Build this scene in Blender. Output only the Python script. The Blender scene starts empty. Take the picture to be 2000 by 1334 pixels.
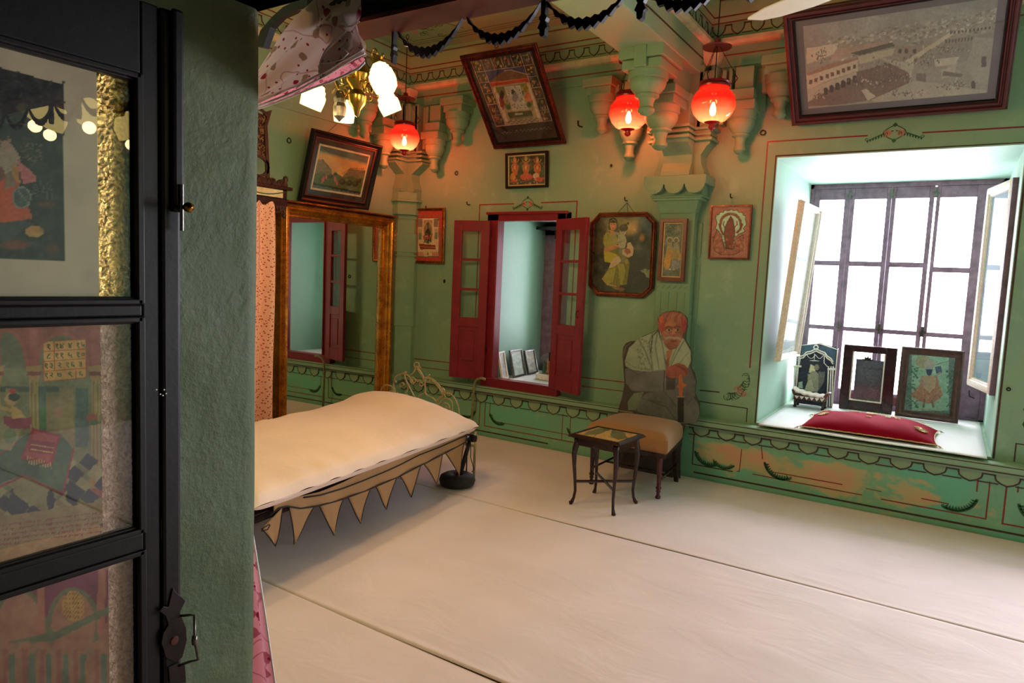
import bpy, math, random
import numpy as np
from mathutils import Vector, Matrix

random.seed(7)
# light levels and small pose constants
SKY_STRENGTH = 19.0
EXPOSURE = 0.55
BULB = 22.0
SHADE = 2.8
LANTERN = 36.0
CHAND = 11.0
MIRROR_TURN = 0.027
TABLE_ROT = -0.06
CHAND2 = 1.5
scene = bpy.context.scene
COL = scene.collection
PI = math.pi

# ---------------------------------------------------------------- camera
EYE = 1.55
FPX = 1333.0
_X = np.array([2090., -217., 1333.]); _X /= np.linalg.norm(_X)
_Y = np.array([862., 87., -1333.]); _Y /= np.linalg.norm(_Y)
_U, _S, _V = np.linalg.svd(np.array([_X, _Y, np.cross(_X, _Y)]))
ROT = _U @ _V                                   # camera axes -> world axes
cam_data = bpy.data.cameras.new('camera')
cam_data.sensor_width = 36.0
cam_data.lens = 36.0 * FPX / 2000.0
cam_data.clip_start = 0.05
cam = bpy.data.objects.new('camera', cam_data)
COL.objects.link(cam)
cam.matrix_world = Matrix.Translation((0, 0, EYE)) @ Matrix([list(r) for r in ROT]).to_4x4()
scene.camera = cam

# ---------------------------------------------------------------- sky and exposure
world = bpy.data.worlds.new('sky'); scene.world = world
world.use_nodes = True
bg = world.node_tree.nodes['Background']
bg.inputs[0].default_value = (0.90, 0.87, 1.0, 1)
bg.inputs[1].default_value = SKY_STRENGTH
vs = scene.view_settings
vs.view_transform = 'Standard'; vs.look = 'None'; vs.gamma = 1.0; vs.use_curve_mapping = False
vs.exposure = EXPOSURE

def area(name, loc, rot, sx, sy, power, color, portal=False):
    l = bpy.data.lights.new(name, 'AREA'); l.shape = 'RECTANGLE'; l.size = sx; l.size_y = sy
    l.energy = power; l.color = color
    if portal: l.cycles.is_portal = True
    o = bpy.data.objects.new(name, l); COL.objects.link(o); o.location = loc; o.rotation_euler = rot
    return o
# sky portals in the real window openings (they only guide the sky light)
area('bay_window_portal', (-0.43, 7.05, 1.52), (-PI/2, 0, 0), 1.6, 2.1, 1, (1, 1, 1), True)
area('niche_window_portal', (-3.35, 6.62, 1.35), (-PI/2, 0, 0), 0.9, 1.6, 1, (1, 1, 1), True)
area('second_bay_portal', (2.4, 5.95, 1.35), (-PI/2, 0, 0), 2.3, 2.2, 1, (1, 1, 1), True)

# ---------------------------------------------------------------- geometry helpers
def ray(px, py):
    return ROT @ np.array([px - 1000., -(py - 667.), -FPX])
def P(px, py, ax, val):
    """point of the plane <axis ax> = val seen at photo pixel px, py"""
    d = ray(px, py); o = np.array([0, 0, EYE]); t = (val - o[ax]) / d[ax]
    return Vector(o + d * t)
def PP(px, py, p0, n):
    d = Vector(ray(px, py)); o = Vector((0, 0, EYE))
    return o + d * ((Vector(p0) - o).dot(n) / d.dot(n))
def to_px(pts):
    c = (np.asarray(pts) - np.array([0, 0, EYE])) @ ROT      # world -> camera
    return 1000 + FPX * c[..., 0] / -c[..., 2], 667 - FPX * c[..., 1] / -c[..., 2]

class MB:
    def __init__(s): s.v = []; s.f = []
    def add(s, vs_, fs):
        n = len(s.v); s.v += [tuple(v) for v in vs_]; s.f += [tuple(i + n for i in f) for f in fs]; return s
    def box(s, x0, x1, y0, y1, z0, z1):
        return s.hexa([(x0,y0,z0),(x1,y0,z0),(x1,y1,z0),(x0,y1,z0),(x0,y0,z1),(x1,y0,z1),(x1,y1,z1),(x0,y1,z1)])
    def hexa(s, p):
        return s.add(p, [(0,3,2,1),(4,5,6,7),(0,1,5,4),(1,2,6,5),(2,3,7,6),(3,0,4,7)])
    def prism(s, poly, off):
        off = Vector(off); n = len(poly); a = [Vector(p) for p in poly]; b = [p + off for p in a]
        nrm = Vector((0,0,0))
        for i in range(n): nrm += a[i].cross(a[(i+1) % n])
        if nrm.dot(off) > 0: a.reverse(); b.reverse()
        return s.add(a + b, [tuple(range(n)), tuple(range(2*n-1, n-1, -1))] + [((i+1)%n, i, n+i, n+(i+1)%n) for i in range(n)])
    def tube(s, pts, r, n=8, closed=False, cap=True):
        pts = [Vector(p) for p in pts]; m = len(pts)
        rr = r if isinstance(r, (list, tuple)) else [r]*m
        vs_ = []; prev = None
        for i, p in enumerate(pts):
            if closed: t = pts[(i+1) % m] - pts[i-1]
            else: t = pts[min(i+1, m-1)] - pts[max(i-1, 0)]
            if t.length < 1e-9: t = Vector((0,0,1))
            t.normalize()
            if prev is None:
                prev = t.orthogonal().normalized()
            prev = (prev - t * prev.dot(t))
            if prev.length < 1e-6: prev = t.orthogonal()
            prev.normalize(); b = t.cross(prev)
            for k in range(n):
                a = 2*PI*k/n
                vs_.append(p + (prev*math.cos(a) + b*math.sin(a)) * rr[i])
        fs = []
        for i in range(m if closed else m-1):
            j = (i+1) % m
            for k in range(n):
                fs.append((i*n+k, i*n+(k+1)%n, j*n+(k+1)%n, j*n+k))
        if cap and not closed:
            fs.append(tuple(range(n-1, -1, -1))); fs.append(tuple((m-1)*n + k for k in range(n)))
        return s.add(vs_, fs)
    def lathe(s, prof, c=(0,0,0), n=24, a0=0.0, a1=2*PI, mat=None, rot=0.0):
        full = abs(a1 - a0 - 2*PI) < 1e-6; m = len(prof); nn = n if full else n+1
        vs_ = []
        for r, z in prof:
            for k in range(nn):
                a = a0 + rot + (a1-a0)*k/n
                p = Vector((r*math.cos(a), r*math.sin(a), z))
                if mat is not None: p = mat @ p
                vs_.append(p + Vector(c))
        fs = []
        for i in range(m-1):
            for k in range(n):
                k2 = (k+1) % nn
                fs.append((i*nn+k, i*nn+k2, (i+1)*nn+k2, (i+1)*nn+k))
        if full:
            if prof[0][0] > 1e-5: fs.append(tuple(range(nn-1, -1, -1)))
            if prof[-1][0] > 1e-5: fs.append(tuple((m-1)*nn + k for k in range(nn)))
        return s.add(vs_, fs)
    def grid(s, fn, nu, nv):
        vs_ = [fn(i/nu, j/nv) for j in range(nv+1) for i in range(nu+1)]
        fs = [(j*(nu+1)+i, j*(nu+1)+i+1, (j+1)*(nu+1)+i+1, (j+1)*(nu+1)+i) for j in range(nv) for i in range(nu)]
        return s.add(vs_, fs)
    def strip(s, pts, w, n, t=0.002, closed=False):
        """flat band of width w along pts on a surface whose outward normal is n, t proud of it"""
        n = Vector(n).normalized(); pts = [Vector(p) for p in pts]; m = len(pts); L = []; R_ = []
        for i in range(m):
            a = pts[i-1] if (closed or i > 0) else pts[i]
            b = pts[(i+1) % m] if (closed or i < m-1) else pts[i]
            d1 = (pts[i]-a); d2 = (b-pts[i])
            if d1.length < 1e-9: d1 = d2
            if d2.length < 1e-9: d2 = d1
            d1 = d1.normalized(); d2 = d2.normalized(); d = (d1+d2)
            if d.length < 1e-6: d = d1
            d.normalize(); side = n.cross(d).normalized(); k = w/2/max(0.35, d.dot(d1))
            L.append(pts[i] + side*k); R_.append(pts[i] - side*k)
        for i in range(m if closed else m-1):
            j = (i+1) % m
            q = [R_[i], R_[j], L[j], L[i]]
            s.add(q + [p + n*t for p in q], [(0,3,2,1),(4,5,6,7),(0,1,5,4),(2,3,7,6),(1,2,6,5),(3,0,4,7)])
        return s

def wm(o):
    m = Matrix.LocRotScale(o.location, o.rotation_euler, o.scale)
    return (wm(o.parent) @ o.matrix_parent_inverse @ m) if o.parent else m
def obj(name, mb, m, parent=None, smooth=False, bevel=0.0, local=False, segs=2, weld=False):
    me = bpy.data.meshes.new(name)
    me.from_pydata([tuple(v) for v in mb.v], [], mb.f); me.update()
    me.materials.append(m)
    if smooth:
        me.polygons.foreach_set('use_smooth', [True]*len(me.polygons))
    o = bpy.data.objects.new(name, me); COL.objects.link(o)
    if smooth == 'auto':
        me.set_sharp_from_angle(angle=math.radians(38))
    if bevel:
        b = o.modifiers.new('bevel', 'BEVEL'); b.width = bevel; b.segments = segs; b.limit_method = 'ANGLE'
        b.angle_limit = math.radians(40)
    if parent:
        o.parent = parent
        if not local: o.matrix_parent_inverse = wm(parent).inverted()
    return o
def thing(name, label, cat, loc=(0,0,0), rot=(0,0,0), group=None):
    o = bpy.data.objects.new(name, None); COL.objects.link(o); o.empty_display_size = 0.05
    o.location = loc
    o.rotation_euler = rot if not isinstance(rot, Matrix) else rot.to_euler()
    o['label'] = label; o['category'] = cat
    if group: o['group'] = group
    return o
def tag(o, label, cat, group=None):
    o['label'] = label; o['category'] = cat
    if group: o['group'] = group
    return o
def struct(name, mb, m, parent=None, **k):
    o = obj(name, mb, m, parent, **k)
    if parent is None: o['kind'] = 'structure'
    return o
def inst(src, parent, loc=None, rot=None, local=True):
    c = src.copy(); COL.objects.link(c); c.parent = parent
    c.matrix_parent_inverse = Matrix.Identity(4) if local else wm(parent).inverted()
    if loc is not None: c.location = loc
    if rot is not None: c.rotation_euler = rot
    return c
def basis(u, v, n, o):
    m = Matrix((u, v, n)).transposed().to_4x4(); m.translation = Vector(o); return m

# ---------------------------------------------------------------- materials
def lin(c):
    c = np.asarray(c, dtype=float)
    return np.where(c <= 0.04045, c/12.92, ((c+0.055)/1.055)**2.4)
def rgb(r, g, b): 
    return tuple(float(x) for x in lin(np.array([r, g, b])/255.)) + (1.0,)
class NT:
    def __init__(s, name):
        s.m = bpy.data.materials.new(name); s.m.use_nodes = True
        s.t = s.m.node_tree; s.b = s.t.nodes['Principled BSDF']; s.out = s.t.nodes['Material Output']
    def n(s, typ, **k):
        nd = s.t.nodes.new(typ)
        for a, v in k.items():
            if a.startswith('i_'):
                key = a[2:].replace('_', ' ')
                nd.inputs[int(key) if key.isdigit() else key].default_value = v
            else: setattr(nd, a, v)
        return nd
    def l(s, a, b): s.t.links.new(a, b)
    def coord(s, kind='Object', scale=None):
        tc = s.n('ShaderNodeTexCoord'); out = tc.outputs[kind]
        if scale:
            mp = s.n('ShaderNodeMapping'); mp.inputs['Scale'].default_value = scale; s.l(out, mp.inputs[0]); out = mp.outputs[0]
        return out
    def noise(s, scale, detail=4, rough=0.55, vec=None, dist=0.0):
        nd = s.n('ShaderNodeTexNoise'); nd.inputs['Scale'].default_value = scale; nd.inputs['Detail'].default_value = detail
        nd.inputs['Roughness'].default_value = rough; nd.inputs['Distortion'].default_value = dist
        if vec is not None: s.l(vec, nd.inputs['Vector'])
        return nd.outputs['Fac']
    def ramp(s, src, stops, interp='LINEAR'):
        r = s.n('ShaderNodeValToRGB'); r.color_ramp.interpolation = interp
        el = r.color_ramp.elements
        while len(el) < len(stops): el.new(0.5)
        for e, (p, c) in zip(el, stops): e.position = p; e.color = c if len(c) == 4 else tuple(c) + (1,)
        s.l(src, r.inputs[0]); return r.outputs[0]
    def mix(s, fac, a, b, mode='MIX'):
        m = s.n('ShaderNodeMix', data_type='RGBA', blend_type=mode)
        if isinstance(fac, (int, float)): m.inputs[0].default_value = fac
        else: s.l(fac, m.inputs[0])
        for k, x in ((6, a), (7, b)):
            if isinstance(x, tuple): m.inputs[k].default_value = x
            else: s.l(x, m.inputs[k])
        return m.outputs[2]
    def math(s, op, a, b=None):
        m = s.n('ShaderNodeMath', operation=op)
        for k, x in ((0, a), (1, b)):
            if x is None: continue
            if isinstance(x, (int, float)): m.inputs[k].default_value = x
            else: s.l(x, m.inputs[k])
        return m.outputs[0]
    def bump(s, h, strength=0.3, dist=0.01):
        b = s.n('ShaderNodeBump'); b.inputs['Strength'].default_value = strength; b.inputs['Distance'].default_value = dist
        s.l(h, b.inputs['Height']); s.l(b.outputs[0], s.b.inputs['Normal']); return b
    def set(s, **k):
        for a, v in k.items():
            key = a.replace('_', ' ')
            if isinstance(v, (int, float, tuple)): s.b.inputs[key].default_value = v
            else: s.l(v, s.b.inputs[key])
        return s.m
    def done(s): return s.m
BLK = (0,0,0,1); WHT = (1,1,1,1)

def flat(name, col, rough=0.6, metal=0.0, var=0.12, scale=12, spec=0.5, bump=0.0):
    t = NT(name); f = t.noise(scale, 5, 0.6, t.coord())
    dark = tuple(c*(1-var*2) for c in col[:3]) + (1,); lite = tuple(min(1, c*(1+var)) for c in col[:3]) + (1,)
    t.set(Base_Color=t.ramp(f, [(0.3, dark), (0.7, lite)]), Roughness=rough, Metallic=metal)
    t.b.inputs['Specular IOR Level'].default_value = spec
    if bump: t.bump(t.noise(scale*4, 4, 0.6, t.coord()), bump, 0.004)
    return t.m

def plaster(name, a, b, c, peel=False, relief=0.25, aged=1.0):
    """limewash green: two tones, pale scuffs, fine cracks; peel shows the bare buff coat in worn patches"""
    t = NT(name); v = t.coord()
    big = t.noise(1.3, 5, 0.6, v); mid = t.noise(7, 6, 0.62, v); fine = t.noise(60, 4, 0.6, v)
    col = t.mix(t.ramp(big, [(0.35, BLK), (0.65, WHT)]), a, b)
    col = t.mix(t.ramp(mid, [(0.56, BLK), (0.80, (0.55*aged,)*3+(1,))]), col, c)
    streak = t.noise(5, 6, 0.7, t.coord('Object', (6, 6, 0.7)))
    col = t.mix(t.ramp(streak, [(0.58, BLK), (0.85, (0.35*aged,)*3+(1,))]), col, tuple(x*0.55 for x in a[:3])+(1,))
    if peel:
        sep = t.n('ShaderNodeSeparateXYZ'); t.l(v, sep.inputs[0])
        # worn region of the wall under the large window: measured along x, fading at both ends
        g = t.ramp(t.math('MULTIPLY_ADD', sep.outputs[0], 0.25), [(0.0, BLK), (0.08, BLK), (0.16, WHT), (0.50, WHT), (0.62, (0.4,0.4,0.4,1)), (0.75, BLK)])
        mm = t.n('ShaderNodeMath', operation='MULTIPLY_ADD'); t.l(sep.outputs[0], mm.inputs[0]); mm.inputs[1].default_value = 0.25; mm.inputs[2].default_value = 0.55
        g = t.ramp(mm.outputs[0], [(0.0, BLK), (0.12, BLK), (0.17, (.75,.75,.75,1)), (0.50, (.9,.9,.9,1)), (0.60, (.4,.4,.4,1)), (0.68, BLK)])
        zz = t.ramp(sep.outputs[2], [(0.0, (.1,.1,.1,1)), (0.06, (.3,.3,.3,1)), (0.16, WHT), (0.29, WHT), (0.345, (.15,.15,.15,1)), (0.38, BLK)])
        n2 = t.noise(3.4, 7, 0.62, t.coord('Object', (1, 1, 1.5)), 0.3)
        k = t.math('MULTIPLY', t.math('MULTIPLY', g, zz), 1.0)
        sel = t.math('ADD', n2, t.math('MULTIPLY', k, 0.31))
        mask = t.ramp(sel, [(0.65, BLK), (0.72, WHT)])
        core = t.ramp(sel, [(0.80, BLK), (0.84, WHT)])
        buff = t.mix(core, rgb(186, 166, 124), rgb(206, 156, 126))
        col = t.mix(mask, col, buff)
        vivid = t.ramp(t.noise(2.2, 4, 0.5, v), [(0.50, BLK), (0.60, (.7,.7,.7,1))])
        col = t.mix(t.math('MULTIPLY', vivid, t.math('SUBTRACT', 1.0, mask)), col, rgb(104, 184, 158))
    t.set(Base_Color=col, Roughness=0.62)
    t.b.inputs['Specular IOR Level'].default_value = 0.35
    h = t.math('ADD', t.math('MULTIPLY', fine, 0.35), t.ramp(mid, [(0.4, BLK), (0.75, WHT)]))
    t.bump(h, relief, 0.006)
    return t.m

M = {}
M['wall'] = plaster('green_limewash', rgb(128,162,138), rgb(140,168,136), rgb(174,196,170))
M['wall_worn'] = plaster('worn_green_limewash', rgb(116,168,142), rgb(126,170,134), rgb(166,194,162), peel=True)
M['ceiling'] = plaster('ceiling_limewash', rgb(146,168,130), rgb(154,170,124), rgb(168,186,142))
M['beam'] = plaster('beam_limewash', rgb(134,160,132), rgb(142,164,130), rgb(160,182,148), relief=0.12)
M['niche'] = plaster('niche_limewash', rgb(150,186,168), rgb(160,194,174), rgb(182,206,188), relief=0.15, aged=0.6)
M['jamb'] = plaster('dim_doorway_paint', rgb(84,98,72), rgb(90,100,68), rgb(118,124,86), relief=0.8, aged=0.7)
M['carved'] = plaster('bracket_limewash', rgb(118,152,124), rgb(128,154,118), rgb(150,178,142), relief=0.1)
M['cream'] = flat('cream_band', rgb(222,204,166), 0.6)
M['red_line'] = flat('red_painted_line', rgb(138,44,34), 0.6, var=0.25, scale=40)
M['dark_line'] = flat('dark_painted_line', rgb(70,42,34), 0.6, var=0.25, scale=40)
M['leaf_line'] = flat('green_painted_leaf', rgb(38,92,58), 0.6, var=0.25, scale=40)
M['rose'] = flat('pink_painted_rose', rgb(205,140,122), 0.6, var=0.25, scale=60)
M['maroon'] = flat('maroon_gloss_paint', rgb(128,22,38), 0.38, var=0.10, scale=8, bump=0.1)
M['black_wood'] = flat('black_lacquered_wood', rgb(15,11,13), 0.45, var=0.2, scale=14, spec=0.3, bump=0.15)
M['dark_wood'] = flat('dark_polished_wood', rgb(48,22,26), 0.25, var=0.25, scale=14)
M['brown_wood'] = flat('red_brown_wood', rgb(104,44,34), 0.4, var=0.2, scale=14)
M['window_wood'] = flat('glare_tinted_window_wood', rgb(136,106,126), 0.5, var=0.2, scale=14)  # brown wood lightened towards lavender, painting in the window's veiling glare
M['carved_wood'] = flat('carved_brown_wood', rgb(70,40,32), 0.45, var=0.3, scale=30, bump=0.3)
M['brass'] = flat('aged_brass', rgb(168,128,52), 0.25, 1.0, 0.2, 20)
M['iron'] = flat('dark_iron', rgb(44,36,34), 0.45, 0.7, 0.2, 30)
M['cream_iron'] = flat('cream_painted_iron', rgb(168,148,104), 0.45, 0.0, 0.15, 30)
M['grey_metal'] = flat('worn_steel', rgb(120,116,112), 0.3, 0.9, 0.25, 40)
M['pale_metal'] = flat('pale_painted_pipe', rgb(136,132,92), 0.5, 0.0, 0.15, 30)
M['white_paint'] = flat('white_enamel', rgb(236,230,214), 0.3, 0.0, 0.03, 8)
M['white_frame'] = flat('pale_gesso_frame', rgb(240,228,214), 0.5, 0.0, 0.1, 60)
M['stone'] = flat('dark_stone', rgb(42,38,38), 0.7, 0, 0.25, 25, bump=0.4)
M['buff'] = flat('buff_piping', rgb(202,176,120), 0.7, 0, 0.1, 60)
M['black_piping'] = flat('black_piping', rgb(22,18,18), 0.7, 0, 0.1, 60)
M['mirror_rim'] = flat('bright_bevel', rgb(200,200,190), 0.1, 1.0, 0.05, 5)

def gold(name, c1, c2, bead=False):
    t = NT(name); n1 = t.noise(9, 5, 0.6, t.coord()); n2 = t.noise(45, 3, 0.6, t.coord())
    t.set(Base_Color=t.mix(t.ramp(n1, [(0.35, BLK), (0.7, WHT)]), c1, c2), Metallic=0.75, Roughness=t.ramp(n2, [(0.3, (.22,)*3), (0.7, (.42,)*3)]))
    t.bump(n2, 0.15, 0.003); return t.m
M['gold'] = gold('gilded_wood', rgb(206,136,44), rgb(140,78,28))
M['old_gold'] = gold('worn_gilt_wood', rgb(170,108,50), rgb(110,52,30))
M['gilt_red'] = gold('reddish_gilt', rgb(150,84,52), rgb(92,34,34))
M['gilt_dark'] = gold('dark_reddish_gilt', rgb(112,56,42), rgb(70,26,28))
def foil():
    t = NT('crinkled_gold_foil'); v = t.coord('Object', (1, 1, 0.85))
    vo = t.n('ShaderNodeTexVoronoi', feature='SMOOTH_F1'); vo.inputs['Scale'].default_value = 75; t.l(v, vo.inputs['Vector'])
    n1 = t.noise(55, 5, 0.65, v, 1.5)
    h = t.math('ADD', vo.outputs['Distance'], t.math('MULTIPLY', n1, 1.2))
    t.set(Base_Color=t.ramp(n1, [(0.3, rgb(160,112,50)), (0.6, rgb(246,206,120))]), Metallic=0.85, Roughness=0.22)
    t.bump(h, 0.6, 0.004); return t.m
M['foil'] = foil()
def foil2():
    t = NT('dusty_pink_foil'); v = t.coord()
    n1 = t.noise(80, 5, 0.65, v, 1.0)
    t.set(Base_Color=t.ramp(n1, [(0.3, rgb(150,110,90)), (0.65, rgb(216,180,150))]), Metallic=0.4, Roughness=0.35)
    t.bump(n1, 0.8, 0.008); return t.m
M['foil2'] = foil2()

def cloth(name, col, fold=0.5, sc=(1.2, 14, 6), strength=0.35, sheen=0.15, var=0.04):
    t = NT(name); v = t.coord('Object', sc)
    n1 = t.noise(1.6, 5, 0.5, v, 1.2); n2 = t.noise(240, 2, 0.5, t.coord())
    dark = tuple(c*(1-var*2) for c in col[:3]) + (1,)
    t.set(Base_Color=t.ramp(t.noise(2.5, 4, 0.5, t.coord()), [(0.35, dark), (0.65, col)]), Roughness=0.75)
    t.b.inputs['Sheen Weight'].default_value = sheen
    t.bump(t.math('ADD', t.math('MULTIPLY', n1, fold), t.math('MULTIPLY', n2, 0.02)), strength, 0.02)
    return t.m
M['sheet'] = cloth('off_white_floor_cotton', rgb(234,214,214), 0.8, (1.5, 3.0, 4), 0.34)
M['mattress'] = cloth('white_mattress_cotton', rgb(242,218,208), 0.5, (3.0, 5.0, 3.5), 0.4)
M['silver_cloth'] = cloth('grey_white_sill_cloth', rgb(224,224,222), 0.4, (3, 3, 3), 0.3)
M['velvet'] = cloth('crimson_velvet', rgb(150,12,40), 0.2, (4, 4, 4), 0.2, 0.0, 0.08)
M['velvet'].node_tree.nodes['Principled BSDF'].inputs['Specular IOR Level'].default_value = 0.05
M['seat_cloth'] = cloth('tan_satin', rgb(160,112,68), 0.25, (4, 4, 4), 0.25, 0.2)
M['valance'] = cloth('buff_canvas', rgb(172,130,86), 0.5, (6, 6, 6), 0.3, 0.0, 0.08)
M['rosette'] = flat('gold_thread_embroidery', rgb(226,196,140), 0.45, 0.3, 0.3, 200, bump=0.8)

def floral(name, ground, d1, d2, scale, size, backlit=0.0, vine=True):
    """printed cotton: small blossoms on a pale ground, thin vines"""
    t = NT(name); uv = t.coord('UV')
    vo = t.n('ShaderNodeTexVoronoi', voronoi_dimensions='2D'); vo.inputs['Scale'].default_value = scale; t.l(uv, vo.inputs['Vector'])
    wob = t.noise(scale*2.6, 2, 0.5, uv)
    d = t.math('ADD', vo.outputs['Distance'], t.math('MULTIPLY', t.math('SUBTRACT', wob, 0.5), 0.35))
    dot = t.ramp(d, [(size, WHT), (size+0.025, BLK)])
    vc = t.n('ShaderNodeSeparateColor'); t.l(vo.outputs['Color'], vc.inputs[0])
    pick = t.ramp(vc.outputs[0], [(0.45, BLK), (0.5, WHT)], 'CONSTANT')
    col = t.mix(dot, ground, t.mix(pick, d1, d2))
    if vine:
        n1 = t.noise(scale*0.55, 1, 0.4, uv, 0.8)
        vn = t.ramp(n1, [(0.485, BLK), (0.495, WHT), (0.505, WHT), (0.515, BLK)])
        col = t.mix(t.math('MULTIPLY', vn, 0.8), col, tuple(0.6*a+0.3*b for a, b in zip(d1[:3], ground[:3]))+(1,))
    vo2 = t.n('ShaderNodeTexVoronoi', voronoi_dimensions='2D'); vo2.inputs['Scale'].default_value = scale*2.7; t.l(uv, vo2.inputs['Vector'])
    sd = t.ramp(vo2.outputs['Distance'], [(0.12, WHT), (0.16, BLK)])
    sc = t.n('ShaderNodeSeparateColor'); t.l(vo2.outputs['Color'], sc.inputs[0])
    sd = t.math('MULTIPLY', sd, t.ramp(sc.outputs[1], [(0.6, BLK), (0.62, WHT)]))
    col = t.mix(sd, col, d1)
    t.set(Base_Color=col, Roughness=0.8)
    t.bump(t.noise(3, 4, 0.5, t.coord('Object', (8, 8, 2))), 0.2, 0.01)
    if backlit:
        tr = t.n('ShaderNodeBsdfTranslucent'); t.l(col, tr.inputs[0])
        mx = t.n('ShaderNodeMixShader'); mx.inputs[0].default_value = backlit
        t.l(t.b.outputs[0], mx.inputs[1]); t.l(tr.outputs[0], mx.inputs[2]); t.l(mx.outputs[0], t.out.inputs[0])
    return t.m
M['floral'] = floral('floral_curtain_cotton', rgb(206,184,178), rgb(140,30,56), rgb(140,112,88), 5.2, 0.15, 0.25)
M['floral_pink'] = floral('floral_pink_backlit', rgb(236,164,184), rgb(150,24,70), rgb(178,90,110), 11, 0.20, 0.4)  # same white curtain; pink ground paints in the light coming through it
M['peach'] = floral('peach_sprigged_cotton', rgb(246,190,170), rgb(150,36,40), rgb(170,60,40), 38, 0.16, 0.15, vine=False)
M['piping_white'] = flat('white_piping', rgb(244,228,228), 0.7, 0, 0.03, 60)

def schlick(t):      # reflectance of thin glass, the same from both sides
    lw = t.n('ShaderNodeLayerWeight'); lw.inputs[0].default_value = 0.5
    return t.math('ADD', 0.035, t.math('MULTIPLY', t.math('POWER', lw.outputs['Facing'], 5.0), 0.9))
def glass(name, tint=(1,1,1,1), refl=1.0, rough=0.0):
    t = NT(name); tr = t.n('ShaderNodeBsdfTransparent'); tr.inputs[0].default_value = tint
    gl = t.n('ShaderNodeBsdfGlossy'); gl.inputs['Roughness'].default_value = rough; gl.inputs[0].default_value = (refl,refl,refl,1)
    fr = schlick(t)
    mx = t.n('ShaderNodeMixShader'); t.l(fr, mx.inputs[0]); t.l(tr.outputs[0], mx.inputs[1]); t.l(gl.outputs[0], mx.inputs[2])
    t.l(mx.outputs[0], t.out.inputs[0]); return t.m
M['glass'] = glass('clear_glass', (0.97,0.98,0.97,1))
def red_glass():
    t = NT('cranberry_glass'); v = t.coord('Generated'); sep = t.n('ShaderNodeSeparateXYZ'); t.l(v, sep.inputs[0])
    col = t.ramp(sep.outputs[2], [(0.10, (1.0,0.55,0.42,1)), (0.35, (1.0,0.22,0.14,1)), (0.60, (0.55,0.02,0.02,1)), (0.85, (0.7,0.05,0.04,1))])
    tr = t.n('ShaderNodeBsdfTransparent'); t.l(col, tr.inputs[0])
    tl = t.n('ShaderNodeBsdfTranslucent'); t.l(col, tl.inputs[0])
    m0 = t.n('ShaderNodeMixShader'); m0.inputs[0].default_value = 0.18; t.l(tr.outputs[0], m0.inputs[1]); t.l(tl.outputs[0], m0.inputs[2])
    gl = t.n('ShaderNodeBsdfGlossy'); gl.inputs['Roughness'].default_value = 0.03
    fr = schlick(t)
    mx = t.n('ShaderNodeMixShader'); t.l(fr, mx.inputs[0]); t.l(m0.outputs[0], mx.inputs[1]); t.l(gl.outputs[0], mx.inputs[2])
    t.l(mx.outputs[0], t.out.inputs[0]); return t.m
M['red_glass'] = red_glass()
M['red_knob'] = flat('ruby_glass_finial', rgb(170,10,20), 0.1, 0, 0.1)
M['red_enamel'] = flat('red_enamelled_metal', rgb(128,34,36), 0.3, 0.3, 0.15)
def emis(name, col, strength):
    t = NT(name); e = t.n('ShaderNodeEmission'); e.inputs[0].default_value = col; e.inputs[1].default_value = strength
    t.l(e.outputs[0], t.out.inputs[0]); return t.m
M['bulb'] = emis('lantern_bulb', (1.0, 0.62, 0.36, 1), BULB)
M['shade'] = emis('lit_opal_shade', (1.0, 0.74, 0.24, 1), SHADE)
M['shade_bulb'] = emis('lit_bulb', (1.0, 0.9, 0.6, 1), SHADE*2.5)
def mirror():
    t = NT('old_silvered_mirror'); t.set(Base_Color=(0.80,0.84,0.76,1), Metallic=1.0, Roughness=0.015); return t.m
M['mirror'] = mirror()

def painted(name='painted_colours', coat=0.0, rough=0.6):
    t = NT(name); a = t.n('ShaderNodeAttribute', attribute_name='Col'); t.set(Base_Color=a.outputs['Color'], Roughness=rough)
    t.b.inputs['Coat Weight'].default_value = coat; t.b.inputs['Coat Roughness'].default_value = 0.02
    return t.m
M['paint'] = painted(); M['paint_gloss'] = painted('varnished_colours', 0.0, 0.3)

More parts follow.
